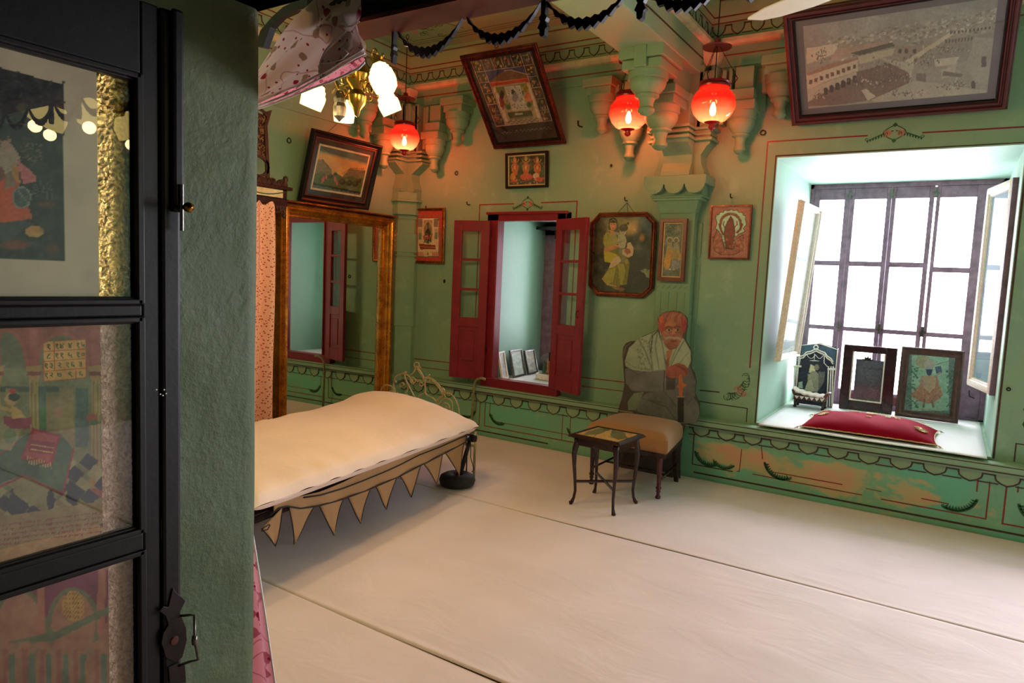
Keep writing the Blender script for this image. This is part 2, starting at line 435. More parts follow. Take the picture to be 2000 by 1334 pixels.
# ---------------------------------------------------------------- painted flat pictures
class Canvas:
    """colours on a grid of points; shapes are given in the coordinates of the sketch (ox, oy, scale)"""
    def __init__(s, X, Y, base):
        s.X = X; s.Y = Y; s.c = np.empty(X.shape + (3,)); s.c[:] = np.array(base)/255.
        s.rs = np.random.RandomState(5); s.o = (0, 0, 1.0)
    def use(s, ox, oy, k=1.0):
        s.o = (ox, oy, k); return s
    def xy(s):
        ox, oy, k = s.o; return (s.X - ox)*k, (s.Y - oy)*k
    def put(s, m, col, a=1.0):
        col = np.array(col)/255.; m = m.astype(float)[..., None]*a; s.c = s.c*(1-m) + col*m; return s
    def rect(s, x0, y0, x1, y1, col, a=1.0):
        x, y = s.xy(); return s.put((x >= x0) & (x <= x1) & (y >= y0) & (y <= y1), col, a)
    def ell(s, cx, cy, rx, ry, col, a=1.0, soft=0.0, rot=0.0):
        x, y = s.xy(); x = x-cx; y = y-cy; c_, s_ = math.cos(rot), math.sin(rot)
        r = np.sqrt(((x*c_+y*s_)/rx)**2 + ((-x*s_+y*c_)/ry)**2)
        m = np.clip((1-r)/soft, 0, 1) if soft else (r <= 1).astype(float)
        return s.put(m, col, a)
    def inpoly(s, pts):
        x, y = s.xy(); m = np.zeros(x.shape, bool); n = len(pts)
        for i in range(n):
            x0, y0 = pts[i]; x1, y1 = pts[(i+1) % n]
            if y0 == y1: continue
            c_ = ((y0 > y) != (y1 > y)) & (x < (x1-x0)*(y-y0)/(y1-y0) + x0)
            m ^= c_
        return m
    def poly(s, pts, col, a=1.0): return s.put(s.inpoly(pts), col, a)
    def line(s, pts, w, col, a=1.0):
        x, y = s.xy(); m = np.zeros(x.shape, bool)
        for (x0, y0), (x1, y1) in zip(pts[:-1], pts[1:]):
            dx, dy = x1-x0, y1-y0; L = dx*dx+dy*dy+1e-9
            t = np.clip(((x-x0)*dx+(y-y0)*dy)/L, 0, 1)
            m |= (x-x0-t*dx)**2 + (y-y0-t*dy)**2 <= (w/2)**2
        return s.put(m, col, a)
    def noise(s, cell, amp, seed=1, mask=None, tint=(1,1,1)):
        rs = np.random.RandomState(seed); x, y = s.xy(); t = np.zeros(x.shape); a = 1.0
        for o in range(3):
            g = rs.rand(64, 64); fx = x/cell*(2**o); fy = y/cell*(2**o)
            ix = np.floor(fx).astype(int); iy = np.floor(fy).astype(int); tx = fx-ix; ty = fy-iy
            tx = tx*tx*(3-2*tx); ty = ty*ty*(3-2*ty)
            g00 = g[iy % 64, ix % 64]; g10 = g[iy % 64, (ix+1) % 64]; g01 = g[(iy+1) % 64, ix % 64]; g11 = g[(iy+1) % 64, (ix+1) % 64]
            t += a*((g00*(1-tx)+g10*tx)*(1-ty) + (g01*(1-tx)+g11*tx)*ty - 0.5); a *= 0.55
        d = t[..., None]*amp/255.*np.array(tint)
        if mask is not None: d = d*mask[..., None]
        s.c = np.clip(s.c + d, 0, 1); return s
    def spots(s, n, x0, y0, x1, y1, r, cols, seed=3, a=0.8, asp=1.0):
        rs = random.Random(seed)
        for i in range(n):
            s.ell(rs.uniform(x0, x1), rs.uniform(y0, y1), r*rs.uniform(.6, 1.4), r*asp*rs.uniform(.6, 1.4), rs.choice(cols), a)
        return s

def paint_grid(name, O, U, V, nu, nv, fn, base, mat, parent=None, mask=None, back=0.0):
    """flat picture spanning O, O+U, O+V (world), coloured by fn(canvas); mask(canvas) cuts its outline"""
    O = np.array(O); U = np.array(U); V = np.array(V)
    a, b = np.meshgrid(np.linspace(0, 1, nu+1), np.linspace(0, 1, nv+1))
    pts = O + a[..., None]*U + b[..., None]*V
    X, Y = to_px(pts); cv = Canvas(X, Y, base); fn(cv)
    co = pts.reshape(-1, 3); idx = np.arange((nu+1)*(nv+1)).reshape(nv+1, nu+1)
    q = np.stack([idx[:-1, :-1], idx[:-1, 1:], idx[1:, 1:], idx[1:, :-1]], -1).reshape(-1, 4)
    col = np.ones((co.shape[0], 4), np.float32); col[:, :3] = lin(cv.c.reshape(-1, 3))
    if mask is not None:
        mk = mask(cv); q = q[mk[:-1, :-1].reshape(-1)]
        used = np.unique(q); mp = -np.ones(co.shape[0], int); mp[used] = np.arange(len(used)); q = mp[q]; co = co[used]; col = col[used]
    if back:
        n = np.cross(U, V); n /= np.linalg.norm(n); m = len(co)
        e = np.concatenate([q[:, [0,1]], q[:, [1,2]], q[:, [2,3]], q[:, [3,0]]]); key = np.sort(e, 1)
        kk = key[:, 0].astype(np.int64)*(m+1)+key[:, 1]; _, inv, cnt = np.unique(kk, return_inverse=True, return_counts=True)
        be = e[cnt[inv] == 1]
        side = np.stack([be[:, 1], be[:, 0], be[:, 0]+m, be[:, 1]+m], -1)
        q = np.concatenate([q, q[:, ::-1]+m, side]); co = np.concatenate([co, co - n*back]); col = np.concatenate([col, col*0.35])
    me = bpy.data.meshes.new(name)
    me.vertices.add(len(co)); me.vertices.foreach_set('co', co.astype(np.float32).ravel())
    me.loops.add(len(q)*4); me.loops.foreach_set('vertex_index', q.astype(np.int32).ravel())
    me.polygons.add(len(q)); me.polygons.foreach_set('loop_start', (np.arange(len(q))*4).astype(np.int32))
    me.update(calc_edges=True); me.validate()
    at = me.color_attributes.new('Col', 'FLOAT_COLOR', 'POINT'); at.data.foreach_set('color', col.astype(np.float32).ravel())
    me.materials.append(mat)
    o = bpy.data.objects.new(name, me); COL.objects.link(o)
    if parent:
        o.parent = parent; o.matrix_parent_inverse = wm(parent).inverted()
    return o

def inset(poly, d):
    n = len(poly); out = []
    for i in range(n):
        p0 = Vector(poly[i-1]); p1 = Vector(poly[i]); p2 = Vector(poly[(i+1) % n])
        e1 = (p1-p0).normalized(); e2 = (p2-p1).normalized(); n1 = Vector((-e1.y, e1.x)); n2 = Vector((-e2.y, e2.x))
        b = n1+n2; b = b/b.length; out.append(p1 + b*(d/max(.2, b.dot(n1))))
    return out
def moulding(outline, prof):
    """outline: ccw 2-D polygon; prof: (inset, height) pairs"""
    mb = MB(); n = len(outline); rings = []
    for t, h in prof:
        ring = inset(outline, t); rings.append([(p.x, p.y, h) for p in ring])
    vs_ = [p for r in rings for p in r]; fs = []; m = len(rings)
    for i in range(m):
        j = (i+1) % m
        for k in range(n):
            fs.append((i*n+k, i*n+(k+1) % n, j*n+(k+1) % n, j*n+k))
    return mb.add(vs_, fs)
PROF = {
 'plain': lambda w, d: [(0,0),(0,d*.9),(w*.06,d),(w*.94,d),(w,d*.9),(w,0)],
 'cove': lambda w, d: [(0,0),(0,d*.8),(w*.1,d),(w*.25,d),(w*.33,d*.8),(w*.5,d*.55),(w*.72,d*.42),(w*.8,d*.5),(w*.9,d*.5),(w,d*.3),(w,0)],
 'ogee': lambda w, d: [(0,0),(0,d*.55),(w*.08,d*.6),(w*.2,d*.95),(w*.34,d),(w*.48,d*.92),(w*.56,d*.6),(w*.68,d*.55),(w*.76,d*.72),(w*.86,d*.7),(w,d*.35),(w,0)],
}
def framed(name, label, cat, BL, BR, TL, fw, fd, fmat, fn, base, n, style='cove', matw=0.0, matm=None, octo=0.0, group=None, fillet=None, gz=True, backm='black_wood', slip=None):
    BL, BR, TL = Vector(BL), Vector(BR), Vector(TL)
    u = (BR-BL); W = u.length; u = u.normalized(); v = (TL-BL); v = v - u*v.dot(u); H = v.length; v = v.normalized(); nn = u.cross(v)
    mt = basis(u, v, nn, BL)
    t = thing(name, label, cat, BL, mt.to_3x3(), group)
    k = octo
    out = [(0,0),(W,0),(W,H),(0,H)] if not k else [(k,0),(W-k,0),(W,k),(W,H-k),(W-k,H),(k,H),(0,H-k),(0,k)]
    obj('frame', moulding(out, PROF[style](fw, fd)), fmat, t, smooth='auto', local=True)
    ins = [(p.x, p.y) for p in inset(out, fw*0.9)]
    obj('backing_board', MB().prism([(x, y, 0.002) for x, y in ins], (0, 0, 0.004)), M[backm], t, local=True)
    if fillet:
        obj('fillet', moulding(inset(out, fw*0.98), PROF['plain'](fillet[0], fd*0.5)), fillet[1], t, local=True)
    w2 = fw*0.97 + matw + (fillet[0] if fillet else 0)
    if matw:
        obj('mat', moulding(inset(out, fw*0.95), [(0, 0.006), (0, 0.009), (w2-fw*.95+.001, 0.009), (w2-fw*.95+.001, 0.006)]), matm, t, local=True)
    if slip: obj('slip', moulding(inset(out, w2-.002), [(0, .006), (0, .0105), (slip[0], .0105), (slip[0], .006)]), slip[1], t, local=True); w2 += slip[0]-.004
    O = mt @ Vector((w2, w2, 0.0085 if not matw else 0.0075)); 
    msk = None
    if octo:
        q = [tuple(to_px(np.array(mt @ Vector((p.x, p.y, 0.0085))))) for p in inset(out, fw*0.97)]
        msk = lambda cv: cv.use(0, 0).inpoly(q)
    paint_grid('picture', O, u*(W-2*w2), v*(H-2*w2), n, max(8, int(n*(H-2*w2)/(W-2*w2))), fn, base, M['paint'], t, msk)
    if gz:
        obj('glass', MB().prism([(x, y, fd*0.30) for x, y in ins], (0, 0, 0.002)), M['glass'], t, local=True)
    return t

# ================================================================ STRUCTURE
XW = -4.88; YB = 5.46; YD = 5.38; ZC = 3.75; XR = 3.8; YN = 1.138
def boxes(*bs):
    m = MB()
    for b in bs: m.box(*b)
    return m
struct('floor', MB().box(-5.3, 4.1, -2.7, 5.7, -0.12, -0.012), flat('lime_floor', rgb(190,170,150), 0.8))
struct('ceiling', boxes((-5.2, 4.0, YN, 5.6, ZC, ZC+.15)), M['ceiling'])
wall_back = struct('wall_back', boxes(
    (-5.2, -3.79, YB, 7.15, -.01, ZC), (-2.92, -1.2, YB, 7.15, -.01, ZC), (0.31, 1.3, YB, 7.15, -.01, ZC), (3.5, 4.0, YB, 5.85, -.01, ZC), (1.3, 3.5, YB, 5.85, -.01, 0.30), (1.3, 3.5, YB, 5.85, 2.4, ZC),
    (-3.79, -2.92, YB, 7.15, -.01, 0.535), (-3.79, -2.92, YB, 7.15, 2.155, ZC),
    (-1.2, 0.31, YB, 7.15, -.01, 0.505), (-1.2, 0.31, YB, 7.15, 2.535, ZC)), M['wall'])
wall_left = struct('wall_left', MB().box(-5.2, XW, 1.0, YB, -.01, ZC), M['wall'])
wall_right = struct('wall_right', MB().box(XR, 4.0, 1.0, YB+.2, -.01, ZC), M['wall'])
# near wall with the doorway the room is seen through; its thick reveal carries the dim paint
wall_front = struct('wall_front', boxes((-5.2, -1.53, YN-.2, YN, -.01, ZC), (1.6, 4.0, YN-.2, YN, -.01, ZC), (-1.53, 1.6, YN-.2, YN, 2.187, ZC)), M['wall'])
def rough_reveal():
    def f(u, v):
        y = -0.25 + (YN+.004+0.25)*u; z = 2.19*v
        k = 0.004*math.sin(z*5.1+1)+0.003*math.sin(z*13+y*9)
        e = max(0.0, 1-(YN-y)/.012) if u > .97 else 0
        return (-1.518 + k*(1-e) - 0.010*e, y, z)
    return MB().grid(f, 70, 110)
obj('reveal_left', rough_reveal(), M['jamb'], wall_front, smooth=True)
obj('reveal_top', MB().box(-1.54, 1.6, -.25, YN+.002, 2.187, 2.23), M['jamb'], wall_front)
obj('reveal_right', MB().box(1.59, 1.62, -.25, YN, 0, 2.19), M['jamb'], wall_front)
# anteroom behind the viewer
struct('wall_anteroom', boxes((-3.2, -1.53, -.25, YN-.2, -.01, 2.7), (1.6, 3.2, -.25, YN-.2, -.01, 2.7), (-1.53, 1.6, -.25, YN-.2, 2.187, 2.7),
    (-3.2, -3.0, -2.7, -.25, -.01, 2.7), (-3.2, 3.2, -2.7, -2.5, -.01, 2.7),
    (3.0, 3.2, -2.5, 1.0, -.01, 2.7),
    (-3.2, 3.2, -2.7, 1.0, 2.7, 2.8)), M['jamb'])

# reveals of the two window recesses
def liner(name, b): obj(name, MB().box(*b), M['niche'], wall_back)
liner('reveal', (-1.202, -1.196, YB-.003, 6.93, .5, 2.54)); liner('reveal', (.306, .312, YB-.003, 6.93, .5, 2.54))
liner('reveal_soffit', (-1.2, .31, YB-.003, 6.93, 2.531, 2.54))
liner('reveal', (-3.80, -3.785, 5.49, 6.5, .53, 2.16)); liner('reveal', (-2.925, -2.91, 5.49, 6.5, .53, 2.16)); liner('reveal_soffit', (-3.79, -2.92, 5.49, 6.5, 2.150, 2.16))

# dado with its ledge, right part worn down to bare plaster
dado = struct('trim_1', boxes((XW, 3.8, YD, YB+.01, -.01, 0.435)), M['wall_worn'])
ledge = struct('trim_2', boxes((XW, 3.8, 5.325, YB+.01, 0.435, 0.492), (XW, 3.8, 5.35, YB, .418, .437)), M['wall'], bevel=.006)
dado_l = struct('trim_3', boxes((XW-.01, XW+.08, 5.20, YD, -.01, .435), (XW-.01, XW+.135, 5.20, YD, .435, .492)), M['wall'])

def line_on(parent, pts, w, n, m, t=.0015, closed=False, name='painted_line'):
    return obj(name, MB().strip(pts, w, n, t, closed), m, parent)
NB = (0, -1, 0)
y0 = 5.3245
line_on(ledge, [(XW+.12, y0, .482), (2.2, y0, .482)], .006, NB, M['dark_line'])
line_on(ledge, [(XW+.12, y0, .441), (2.2, y0, .441)], .009, NB, M['dark_line'])
YL = YD-.0005
def hline(x0, x1, z, w, m, parent=dado, y=YL): return line_on(parent, [(x0, y, z), (x1, y, z)], w, NB, m)
hline(XW+.1, -3.0, .048, .012, M['dark_line']); hline(-1.64, 2.0, .046, .013, M['dark_line'])
def border(pts, w=.008, m='red_line', parent=dado, y=YL, closed=False):
    return line_on(parent, [(x, y, z) for x, z in pts], w, NB, M[m], closed=closed, name='painted_border')
border([(-1.655, .36), (-1.655, .11), (-1.33, .11)], m='dark_line'); border([(-1.30, .12), (-1.28, .12), (-1.275, .30)], .006)
border([(-1.13, .345), (-1.115, .25)], .007); border([(-1.04, .165), (-.55, .165)], .007); border([(-.40, .168), (-.3, .165)], .005)
border([(-1.18, .12), (-.42, .115)], .007); border([(-.30, .112), (.29, .11), (.31, .11), (.31, .36)], .008); border([(-.06, .168), (.10, .165)], .007)
border([(.245, .36), (.245, .28)], .009)
border([(1.6, .10), (.40, .10), (.40, .36)], .010); border([(.46, .36), (.46, .32)], .009)
border([(1.6, .16), (.62, .16)], .008)
# left panels
border([(-2.2, .105), (-3.715, .103), (-3.713, .33)], m='red_line'); border([(-2.2, .165), (-3.60, .165), (-3.66, .21), (-3.655, .33)], .006)
border([(-3.775, .35), (-3.78, .105), (-4.72, .105), (-4.72, .35)], m='red_line'); border([(-3.82, .35), (-3.825, .22), (-3.88, .165), (-4.6, .165), (-4.66, .22), (-4.66, .35)], .006)
border([(-2.78, .35), (-2.78, .165)], .006); border([(-2.86, .35), (-2.86, .105)], .006)

def leaf_curve(cx, cz, s, flip=1, ang=0.0, y=YL, parent=dado, m='leaf_line', name='painted_leaf'):
    mb = MB()
    pts = []
    for i in range(13):
        a = -PI*0.95 + i/12*PI*0.62
        x = math.cos(a)*s; z = math.sin(a)*s
        pts.append((x, z))
    ca, sa = math.cos(ang), math.sin(ang)
    T = lambda x, z: (cx + flip*(x*ca - z*sa), y, cz + x*sa + z*ca)
    mb.strip([T(*p) for p in pts], s*.13, NB, .0015)
    for i in range(1, 12):
        x, z = pts[i]; r = math.hypot(x, z); q = (x/r, z/r)
        b = [(x, z), (x-q[0]*s*.10-q[1]*s*.08, z-q[1]*s*.10+q[0]*s*.08), (x-q[0]*s*.27, z-q[1]*s*.27), (x+q[1]*s*.09, z-q[0]*s*.09)]
        b2 = [T(*p) for p in b]
        mb.prism(b2, (0, -.0015, 0))
    mb.tube([T(pts[-1][0]-s*.05*math.cos(k), pts[-1][1]+s*.05*math.sin(k)+s*.04) for k in np.linspace(0, 5, 9)], s*.03, 4)
    return obj(name, mb, M[m], parent)
leaf_curve(-.97, .25, .13, 1); leaf_curve(-1.52, .24, .12, 1); leaf_curve(-1.40, .22, .10, -1, .5)
leaf_curve(.13, .25, .125, -1); leaf_curve(.60, .27, .13, 1); leaf_curve(-3.545, .25, .11, 1); leaf_curve(-3.93, .25, .10, -1); leaf_curve(-4.55, .25, .1, 1)
leaf_curve(-2.72, .24, .09, 1)

# scallops hanging under the ledge
def scallop(name, w, h, t, outl, m_body, m_line):
    hw = w/2
    prof = [(-hw*.62, 0), (-hw*.66, -h*.25), (-hw*.6, -h*.55), (-hw*.35, -h*.82), (0, -h), (hw*.35, -h*.82), (hw*.6, -h*.55), (hw*.66, -h*.25), (hw*.62, 0)]
    mb = MB().prism([(x, 0, z) for x, z in prof], (0, -t, 0))
    lb = MB()
    for i in range(1): pass
    lb.strip([(x, 0, z) for x, z in [(-hw, -h*.10), (-hw*.66, -h*.10)] + prof[1:-1] + [(hw*.66, -h*.10), (hw, -h*.10)]], outl, NB, t+.001)
    lb.strip([(-hw, 0, -h*.92), (-hw*.45, 0, -h*.92)], outl*.7, NB, t*.7); lb.strip([(hw*.45, 0, -h*.92), (hw, 0, -h*.92)], outl*.7, NB, t*.7)
    return mb, lb
def scallop_row(parent, P0, d, count, pitch, h, t, outl, rz=0.0):
    mb, lb = scallop('s', pitch, h, t, outl, None, None)
    first = None
    for i in range(count):
        loc = Vector(P0) + Vector(d)*(i*pitch)
        if first is None:
            a = obj('scallop', mb, M['beam'], parent, local=True); b = obj('scallop_outline', lb, M['dark_line'], a, local=True); first = (a, b)
        else:
            a = inst(first[0], parent); b = inst(first[1], a)
        a.location = loc; a.rotation_euler = (0, 0, rz)
scallop_row(dado, (-1.60, YD, .417), (1, 0, 0), 17, .2, .070, .008, .010)
scallop_row(dado, (-4.76, YD, .417), (1, 0, 0), 15, .2, .090, .008, .008)

# cornice: cream band, red lines, small scallops
def cornice(name, A, B, n, rz, lo=True, scal=True, count=None):
    A = Vector(A); B = Vector(B); n = Vector(n); d = (B-A).normalized(); L = (B-A).length
    ang = math.atan2(d.y, d.x)
    o = struct(name, MB().prism([A+n*0+Vector((0,0,3.455)), A+n*.05+Vector((0,0,3.452)), A+n*.05+Vector((0,0,3.425)), A+n*.03+Vector((0,0,3.405)), A+Vector((0,0,3.40))], d*L), M['cream'])
    def ln(z, w, off, m): obj('painted_line', MB().strip([A+n*off+Vector((0,0,z)), B+n*off+Vector((0,0,z))], w, n, .002), M[m], o)
    obj('frieze', MB().prism([A+Vector((0,0,3.455)), A+n*.02+Vector((0,0,3.455)), A+n*.02+Vector((0,0,3.565)), A+n*.05+Vector((0,0,3.62)), A+n*.10+Vector((0,0,3.70)), A+n*.10+Vector((0,0,ZC)), A+Vector((0,0,ZC))], d*L), M['ceiling'], o)
    ln(3.573, .008, .026, 'red_line'); ln(3.612, .010, .047, 'red_line'); ln(3.715, .010, .10, 'red_line')
    if lo: ln(3.335, .010, .0, 'red_line')
    if scal: scallop_row(o, A+n*.021+d*.08+Vector((0,0,3.562)), d, count or int(L/.145), .145, .085, .004, .008, rz)
    return o
cornice('trim_4', (XW, YB, 0), (-2.15, YB, 0), (0,-1,0), 0)
cornice('trim_5', (-1.78, YB, 0), (1.25, YB, 0), (0,-1,0), 0)
cornice('trim_6', (XW, 1.3, 0), (XW, YB, 0), (1,0,0), PI/2, count=28)
cornice('trim_7', (-1.78, YB, 0), (-1.78, 1.3, 0), (1,0,0), PI/2, lo=False, count=20)
beam = struct('trim_8', MB().box(-2.15, -1.78, 1.14, YB, 3.18, ZC), M['beam'], bevel=.006)
obj('painted_line', MB().strip([(-1.7795, 5.44, 3.295), (-1.7795, 1.3, 3.295)], .012, (1,0,0), .002), M['dark_line'], beam)
obj('cornice_end', MB().prism([(-2.19, 5.40, 3.42), (-2.15, 5.36, 3.40), (-2.15, 5.40, 3.45)], (0,.05,0)), M['red_line'], beam)
# ceiling border lines and the flower painted in its corner
ceil_obj = bpy.data.objects['ceiling']
for k, (o, w, m) in enumerate([(.16, .006, 'leaf_line'), (.20, .005, 'red_line'), (.25, .005, 'leaf_line')]):
    obj('painted_line', MB().strip([(-2.15, YB-.1-o, ZC), (XW+.1+o, YB-.1-o, ZC), (XW+.1+o, 1.4, ZC)], w, (0,0,-1), .0015), M[m], ceil_obj)
    obj('painted_line', MB().strip([(1.6, YB-.1-o, ZC), (-1.68+o, YB-.1-o, ZC), (-1.68+o, 1.4, ZC)], w, (0,0,-1), .0015), M[m], ceil_obj)
def ceiling_flower(cx, cy, dx):
    mb = MB(); rs = random.Random(4)
    for k in range(26):
        a0 = rs.uniform(0, 6.28); r0 = rs.uniform(.02, .30); x = cx + dx*(.3 + r0*math.cos(a0)); y = cy - .3 + r0*math.sin(a0)
        pts = [(x + .05*(1-i/9)*math.cos(a0+i*.7), y + .05*(1-i/9)*math.sin(a0+i*.7), ZC) for i in range(9)]
        mb.strip(pts, .007, (0,0,-1), .0015)
    mb.strip([(cx+dx*(.02+.0*i), cy-.62+.0*i, ZC) for i in range(1)] + [(cx+dx*(.05+.6*i/14), cy-.62+.15*math.sin(i*.9)*(1-i/20)+.55*(i/14)**2, ZC) for i in range(15)], .008, (0,0,-1), .0015)
    obj('painted_leaf', mb, M['leaf_line'], ceil_obj)
    for k, m in enumerate(['rose', 'red_line', 'leaf_line', 'rose']):
        x = cx + dx*(.18+.13*k); y = cy-.2-.05*(k % 2)-.04*k
        obj('painted_rose', MB().lathe([(0,0),(.035,0),(.035,.0015),(0,.0015)], (x, y, ZC-.0015), 10), M[m], ceil_obj)
ceiling_flower(XW+.35, YB-.35, 1)

# painted borders on the upper wall
YU = YB-.0005
def up(pts, w=.009, m='red_line', name='painted_border'): return line_on(wall_back, [(x, YU, z) for x, z in pts], w, NB, M[m], name=name)
up([(XW+.12, .655), (-3.80, .667)]); up([(-2.93, .684), (-1.72, .70)]); up([(-1.66, .705), (-1.50, .71)], m='dark_line')
up([(-2.1, .615), (-2.93, .604)], .007); up([(-3.80, .586), (-4.82, .572), (-4.82, .50)], .007); up([(-1.70, .615), (-1.275, .61), (-1.275, .50)], .007, 'dark_line')
up([(-3.985, .55), (-3.985, .50)], .006)
up([(-3.535, 2.24), (-3.93, 2.238), (-3.93, .575)], .011); up([(-3.24, 2.243), (-2.87, 2.248), (-2.87, .62)], .011)
up([(-.60, 2.652), (-1.275, 2.655), (-1.28, .93)], .010, 'maroon'); up([(-.27, 2.647), (.47, 2.64), (.47, .93)], .010, 'maroon')
up([(-1.205, .50), (-1.205, 2.545), (.318, 2.54), (.318, .50)], .014, 'dark_line'); up([(1.2, .62), (.43, .62), (.43, .50)], .008, 'dark_line')
def arabesque(cx, cz, w, h, parent=wall_back):
    o = None; mb = MB(); y = YU
    for sgn in (-1, 1):
        mb.strip([(cx+sgn*w*t, y, cz - h*.02 + h*.42*math.cos(t*PI*.55)*(1-t*.3) - h*.25) for t in np.linspace(.04, 1, 12)], h*.05, NB, .0015)
        mb.strip([(cx+sgn*w*(.04+.36*math.sin(t*PI)), y, cz + h*(.42-.75*t)) for t in np.linspace(0, 1, 12)], h*.045, NB, .0015)
        for i in range(9):
            t = .15+.1*i; x = cx+sgn*w*t; z = cz - h*.27 + h*.42*math.cos(t*PI*.55)*(1-t*.3)
            mb.prism([(x, y, z), (x+sgn*w*.05, y, z-h*.05), (x+sgn*w*.02, y, z-h*(.28-.16*t)), (x-sgn*w*.03, y, z-h*.06)][::1], (0, -.0015, 0))
        mb.tube([(cx+sgn*w*(1-.05*math.cos(a)), y, cz-h*.24+h*.06*math.sin(a)) for a in np.linspace(0, 4.5, 8)], h*.02, 4)
    for dz in (.45, -.38):
        mb.prism([(cx, y, cz+h*(dz+.12)), (cx+w*.09, y, cz+h*dz), (cx, y, cz+h*(dz-.12)), (cx-w*.09, y, cz+h*dz)], (0, -.0015, 0))
    o = obj('painted_leaf', mb, M['leaf_line'], parent)
    for sgn in (-1, 1):
        rb = MB()
        for rr_ in (.17, .115, .06):
            rb.tube([(cx+sgn*w*.24+h*rr_*math.cos(a)*(1+.12*math.cos(5*a)), y, cz+h*.02+h*rr_*math.sin(a)*(1+.12*math.cos(5*a))) for a in np.linspace(0, 2*PI, 21)[:-1]], h*.024, 4, closed=True)
        obj('painted_rose', rb, M['rose'], parent)
arabesque(-3.385, 2.235, .155, .13); arabesque(-.435, 2.655, .17, .13)
def corner_spray(cx, cz, s, sx):
    mb = MB(); y = YU; rs = random.Random(2)
    for k in range(16):
        a = k/15*PI*.5; x = cx+sx*(s*(1-math.cos(a))*.9); z = cz+s*(1-math.sin(a))*1.1-s
        mb.strip([(x+sx*.012*math.cos(j*.9+k)*(3-j*.3), y, z+.012*math.sin(j*.9+k)*(3-j*.3)) for j in range(6)], .004, NB, .0015)
    obj('painted_leaf', mb, M['leaf_line'], wall_back)
    for j, (ax, az, r) in enumerate([(.35, -.55, .03), (.10, -.75, .024)]):
        rb = MB()
        for rr in (r, r*.6, r*.28):
            rb.tube([(cx+sx*s*ax+rr*math.cos(a), y, cz+s*az+rr*math.sin(a)) for a in np.linspace(0, 2*PI, 13)[:-1]], .003, 4, closed=True)
        obj('painted_rose', rb, M['rose'], wall_back)
corner_spray(-1.30, .84, .16, -1); corner_spray(.50, .84, .17, 1)
# relief cartouche at the right edge of the wall
obj('painted_rose', MB().lathe([(0,-.10),(.03,-.09),(.05,-.05),(.035,0),(.055,.05),(.03,.09),(0,.11)], (0,0,0), 10, mat=Matrix.Translation((.50, YU, .80)) @ Matrix.Scale(.15, 4, (0,1,0))), M['leaf_line'], wall_back, smooth=True)

# ---------------------------------------------------------------- carved bracket pilasters
def pend(r, z1, z0, n=20):
    h = z1-z0
    return [(0, z1), (r*1.06, z1), (r*1.06, z1-h*.16), (r*.94, z1-h*.18), (r*.98, z1-h*.24), (r*.93, z1-h*.33), (r*.76, z1-h*.43), (r*.58, z1-h*.50), (r*.64, z1-h*.52), (r*.64, z1-h*.56),
            (r*.44, z1-h*.60), (r*.36, z1-h*.70), (r*.35, z1-h*.79), (r*.44, z1-h*.84), (r*.44, z1-h*.90), (r*.26, z1-h*.97), (0, z0)]
def arm(parent, O, s, n):
    O = Vector(O); s = Vector(s); n = Vector(n)
    def bx(name, s0, s1, n0, n1, z0, z1, bev=.006):
        p = [O+s*a+n*b+Vector((0,0,c)) for c in (z0, z1) for a, b in ((s0,n0),(s1,n0),(s1,n1),(s0,n1))]
        m = MB().hexa(p)
        if s.cross(n).z < 0: m.f = [f[::-1] for f in m.f]
        return obj(name, m, M['carved'], parent, bevel=bev)
    bx('bracket_panel', .12, .60, -.01, .035, 2.88, 3.20); bx('bracket_panel', .56, .66, -.01, .05, 3.0, 3.22); bx('bracket_rib', .62, .645, -.01, .075, 2.98, 3.12, .003)
    bx('bracket_rib', .20, .245, -.01, .13, 2.74, 3.23); bx('bracket_rib', .275, .31, -.01, .09, 2.79, 3.2); bx('bracket_rib', .335, .36, -.01, .12, 2.9, 3.2)
    bx('bracket_block', .36, .54, -.01, .16, 2.94, 3.03); bx('bracket_block', .34, .56, -.01, .20, 2.865, 2.935); bx('bracket_block', .385, .52, -.01, .12, 3.03, 3.2)
    bx('bracket_block', .58, .62, -.01, .10, 3.0, 3.19); bx('bracket_block', .61, .83, -.01, .19, 3.10, 3.165); bx('bracket_block', .59, .86, -.01, .22, 3.165, 3.235)
    bx('bracket_rib', .12, .155, -.01, .16, 2.74, 3.24)
    obj('bracket_pendant', MB().lathe(pend(.10, 2.866, 2.55), O+s*.45+n*.10, 20), M['carved'], parent, smooth='auto')
    obj('bracket_pendant', MB().lathe(pend(.112, 3.10, 2.79), O+s*.72+n*.10, 20), M['carved'], parent, smooth='auto')

def cyma(w0, w1, z0, z1):       # outline of the curved corbel, half width w0 below, w1 above
    L = [(w0*.98, z0), (w0*1.0, z0+.03), (w0*.86, z0+(z1-z0)*.35), (w0*.82, z0+(z1-z0)*.6), (w1*.9, z0+(z1-z0)*.86), (w1, z1-.02), (w1, z1)]
    return L
pil = struct('trim_9', MB().box(-.14, .14, -.10, .02, .49, 2.14), M['carved'])
pil.location = (-1.905, YB, 0)
def pb(name, x0, x1, y0_, y1_, z0, z1, bev=.005): return obj(name, MB().box(x0-1.905, x1-1.905, YB+y0_, YB+y1_, z0, z1), M['carved'], pil, bevel=bev)
for z in (.56, 1.30, 1.62): pb('shaft_moulding', -.145, .145, -.105, 0, z, z+.012, .002)
for x in (-.10, -.035, .035, .10): pb('shaft_rib', x-.004, x+.004, -.108, 0, .58, 1.49, .001)
zz = MB().prism([(-2.045, YB-.106, 1.56)] + [(-2.045+.28*i/12, YB-.106, 1.52+(.022 if i % 2 else -.004)) for i in range(13)] + [(-1.765, YB-.106, 1.56)], (0, .008, 0))
obj('zigzag_band', zz, M['carved'], pil)
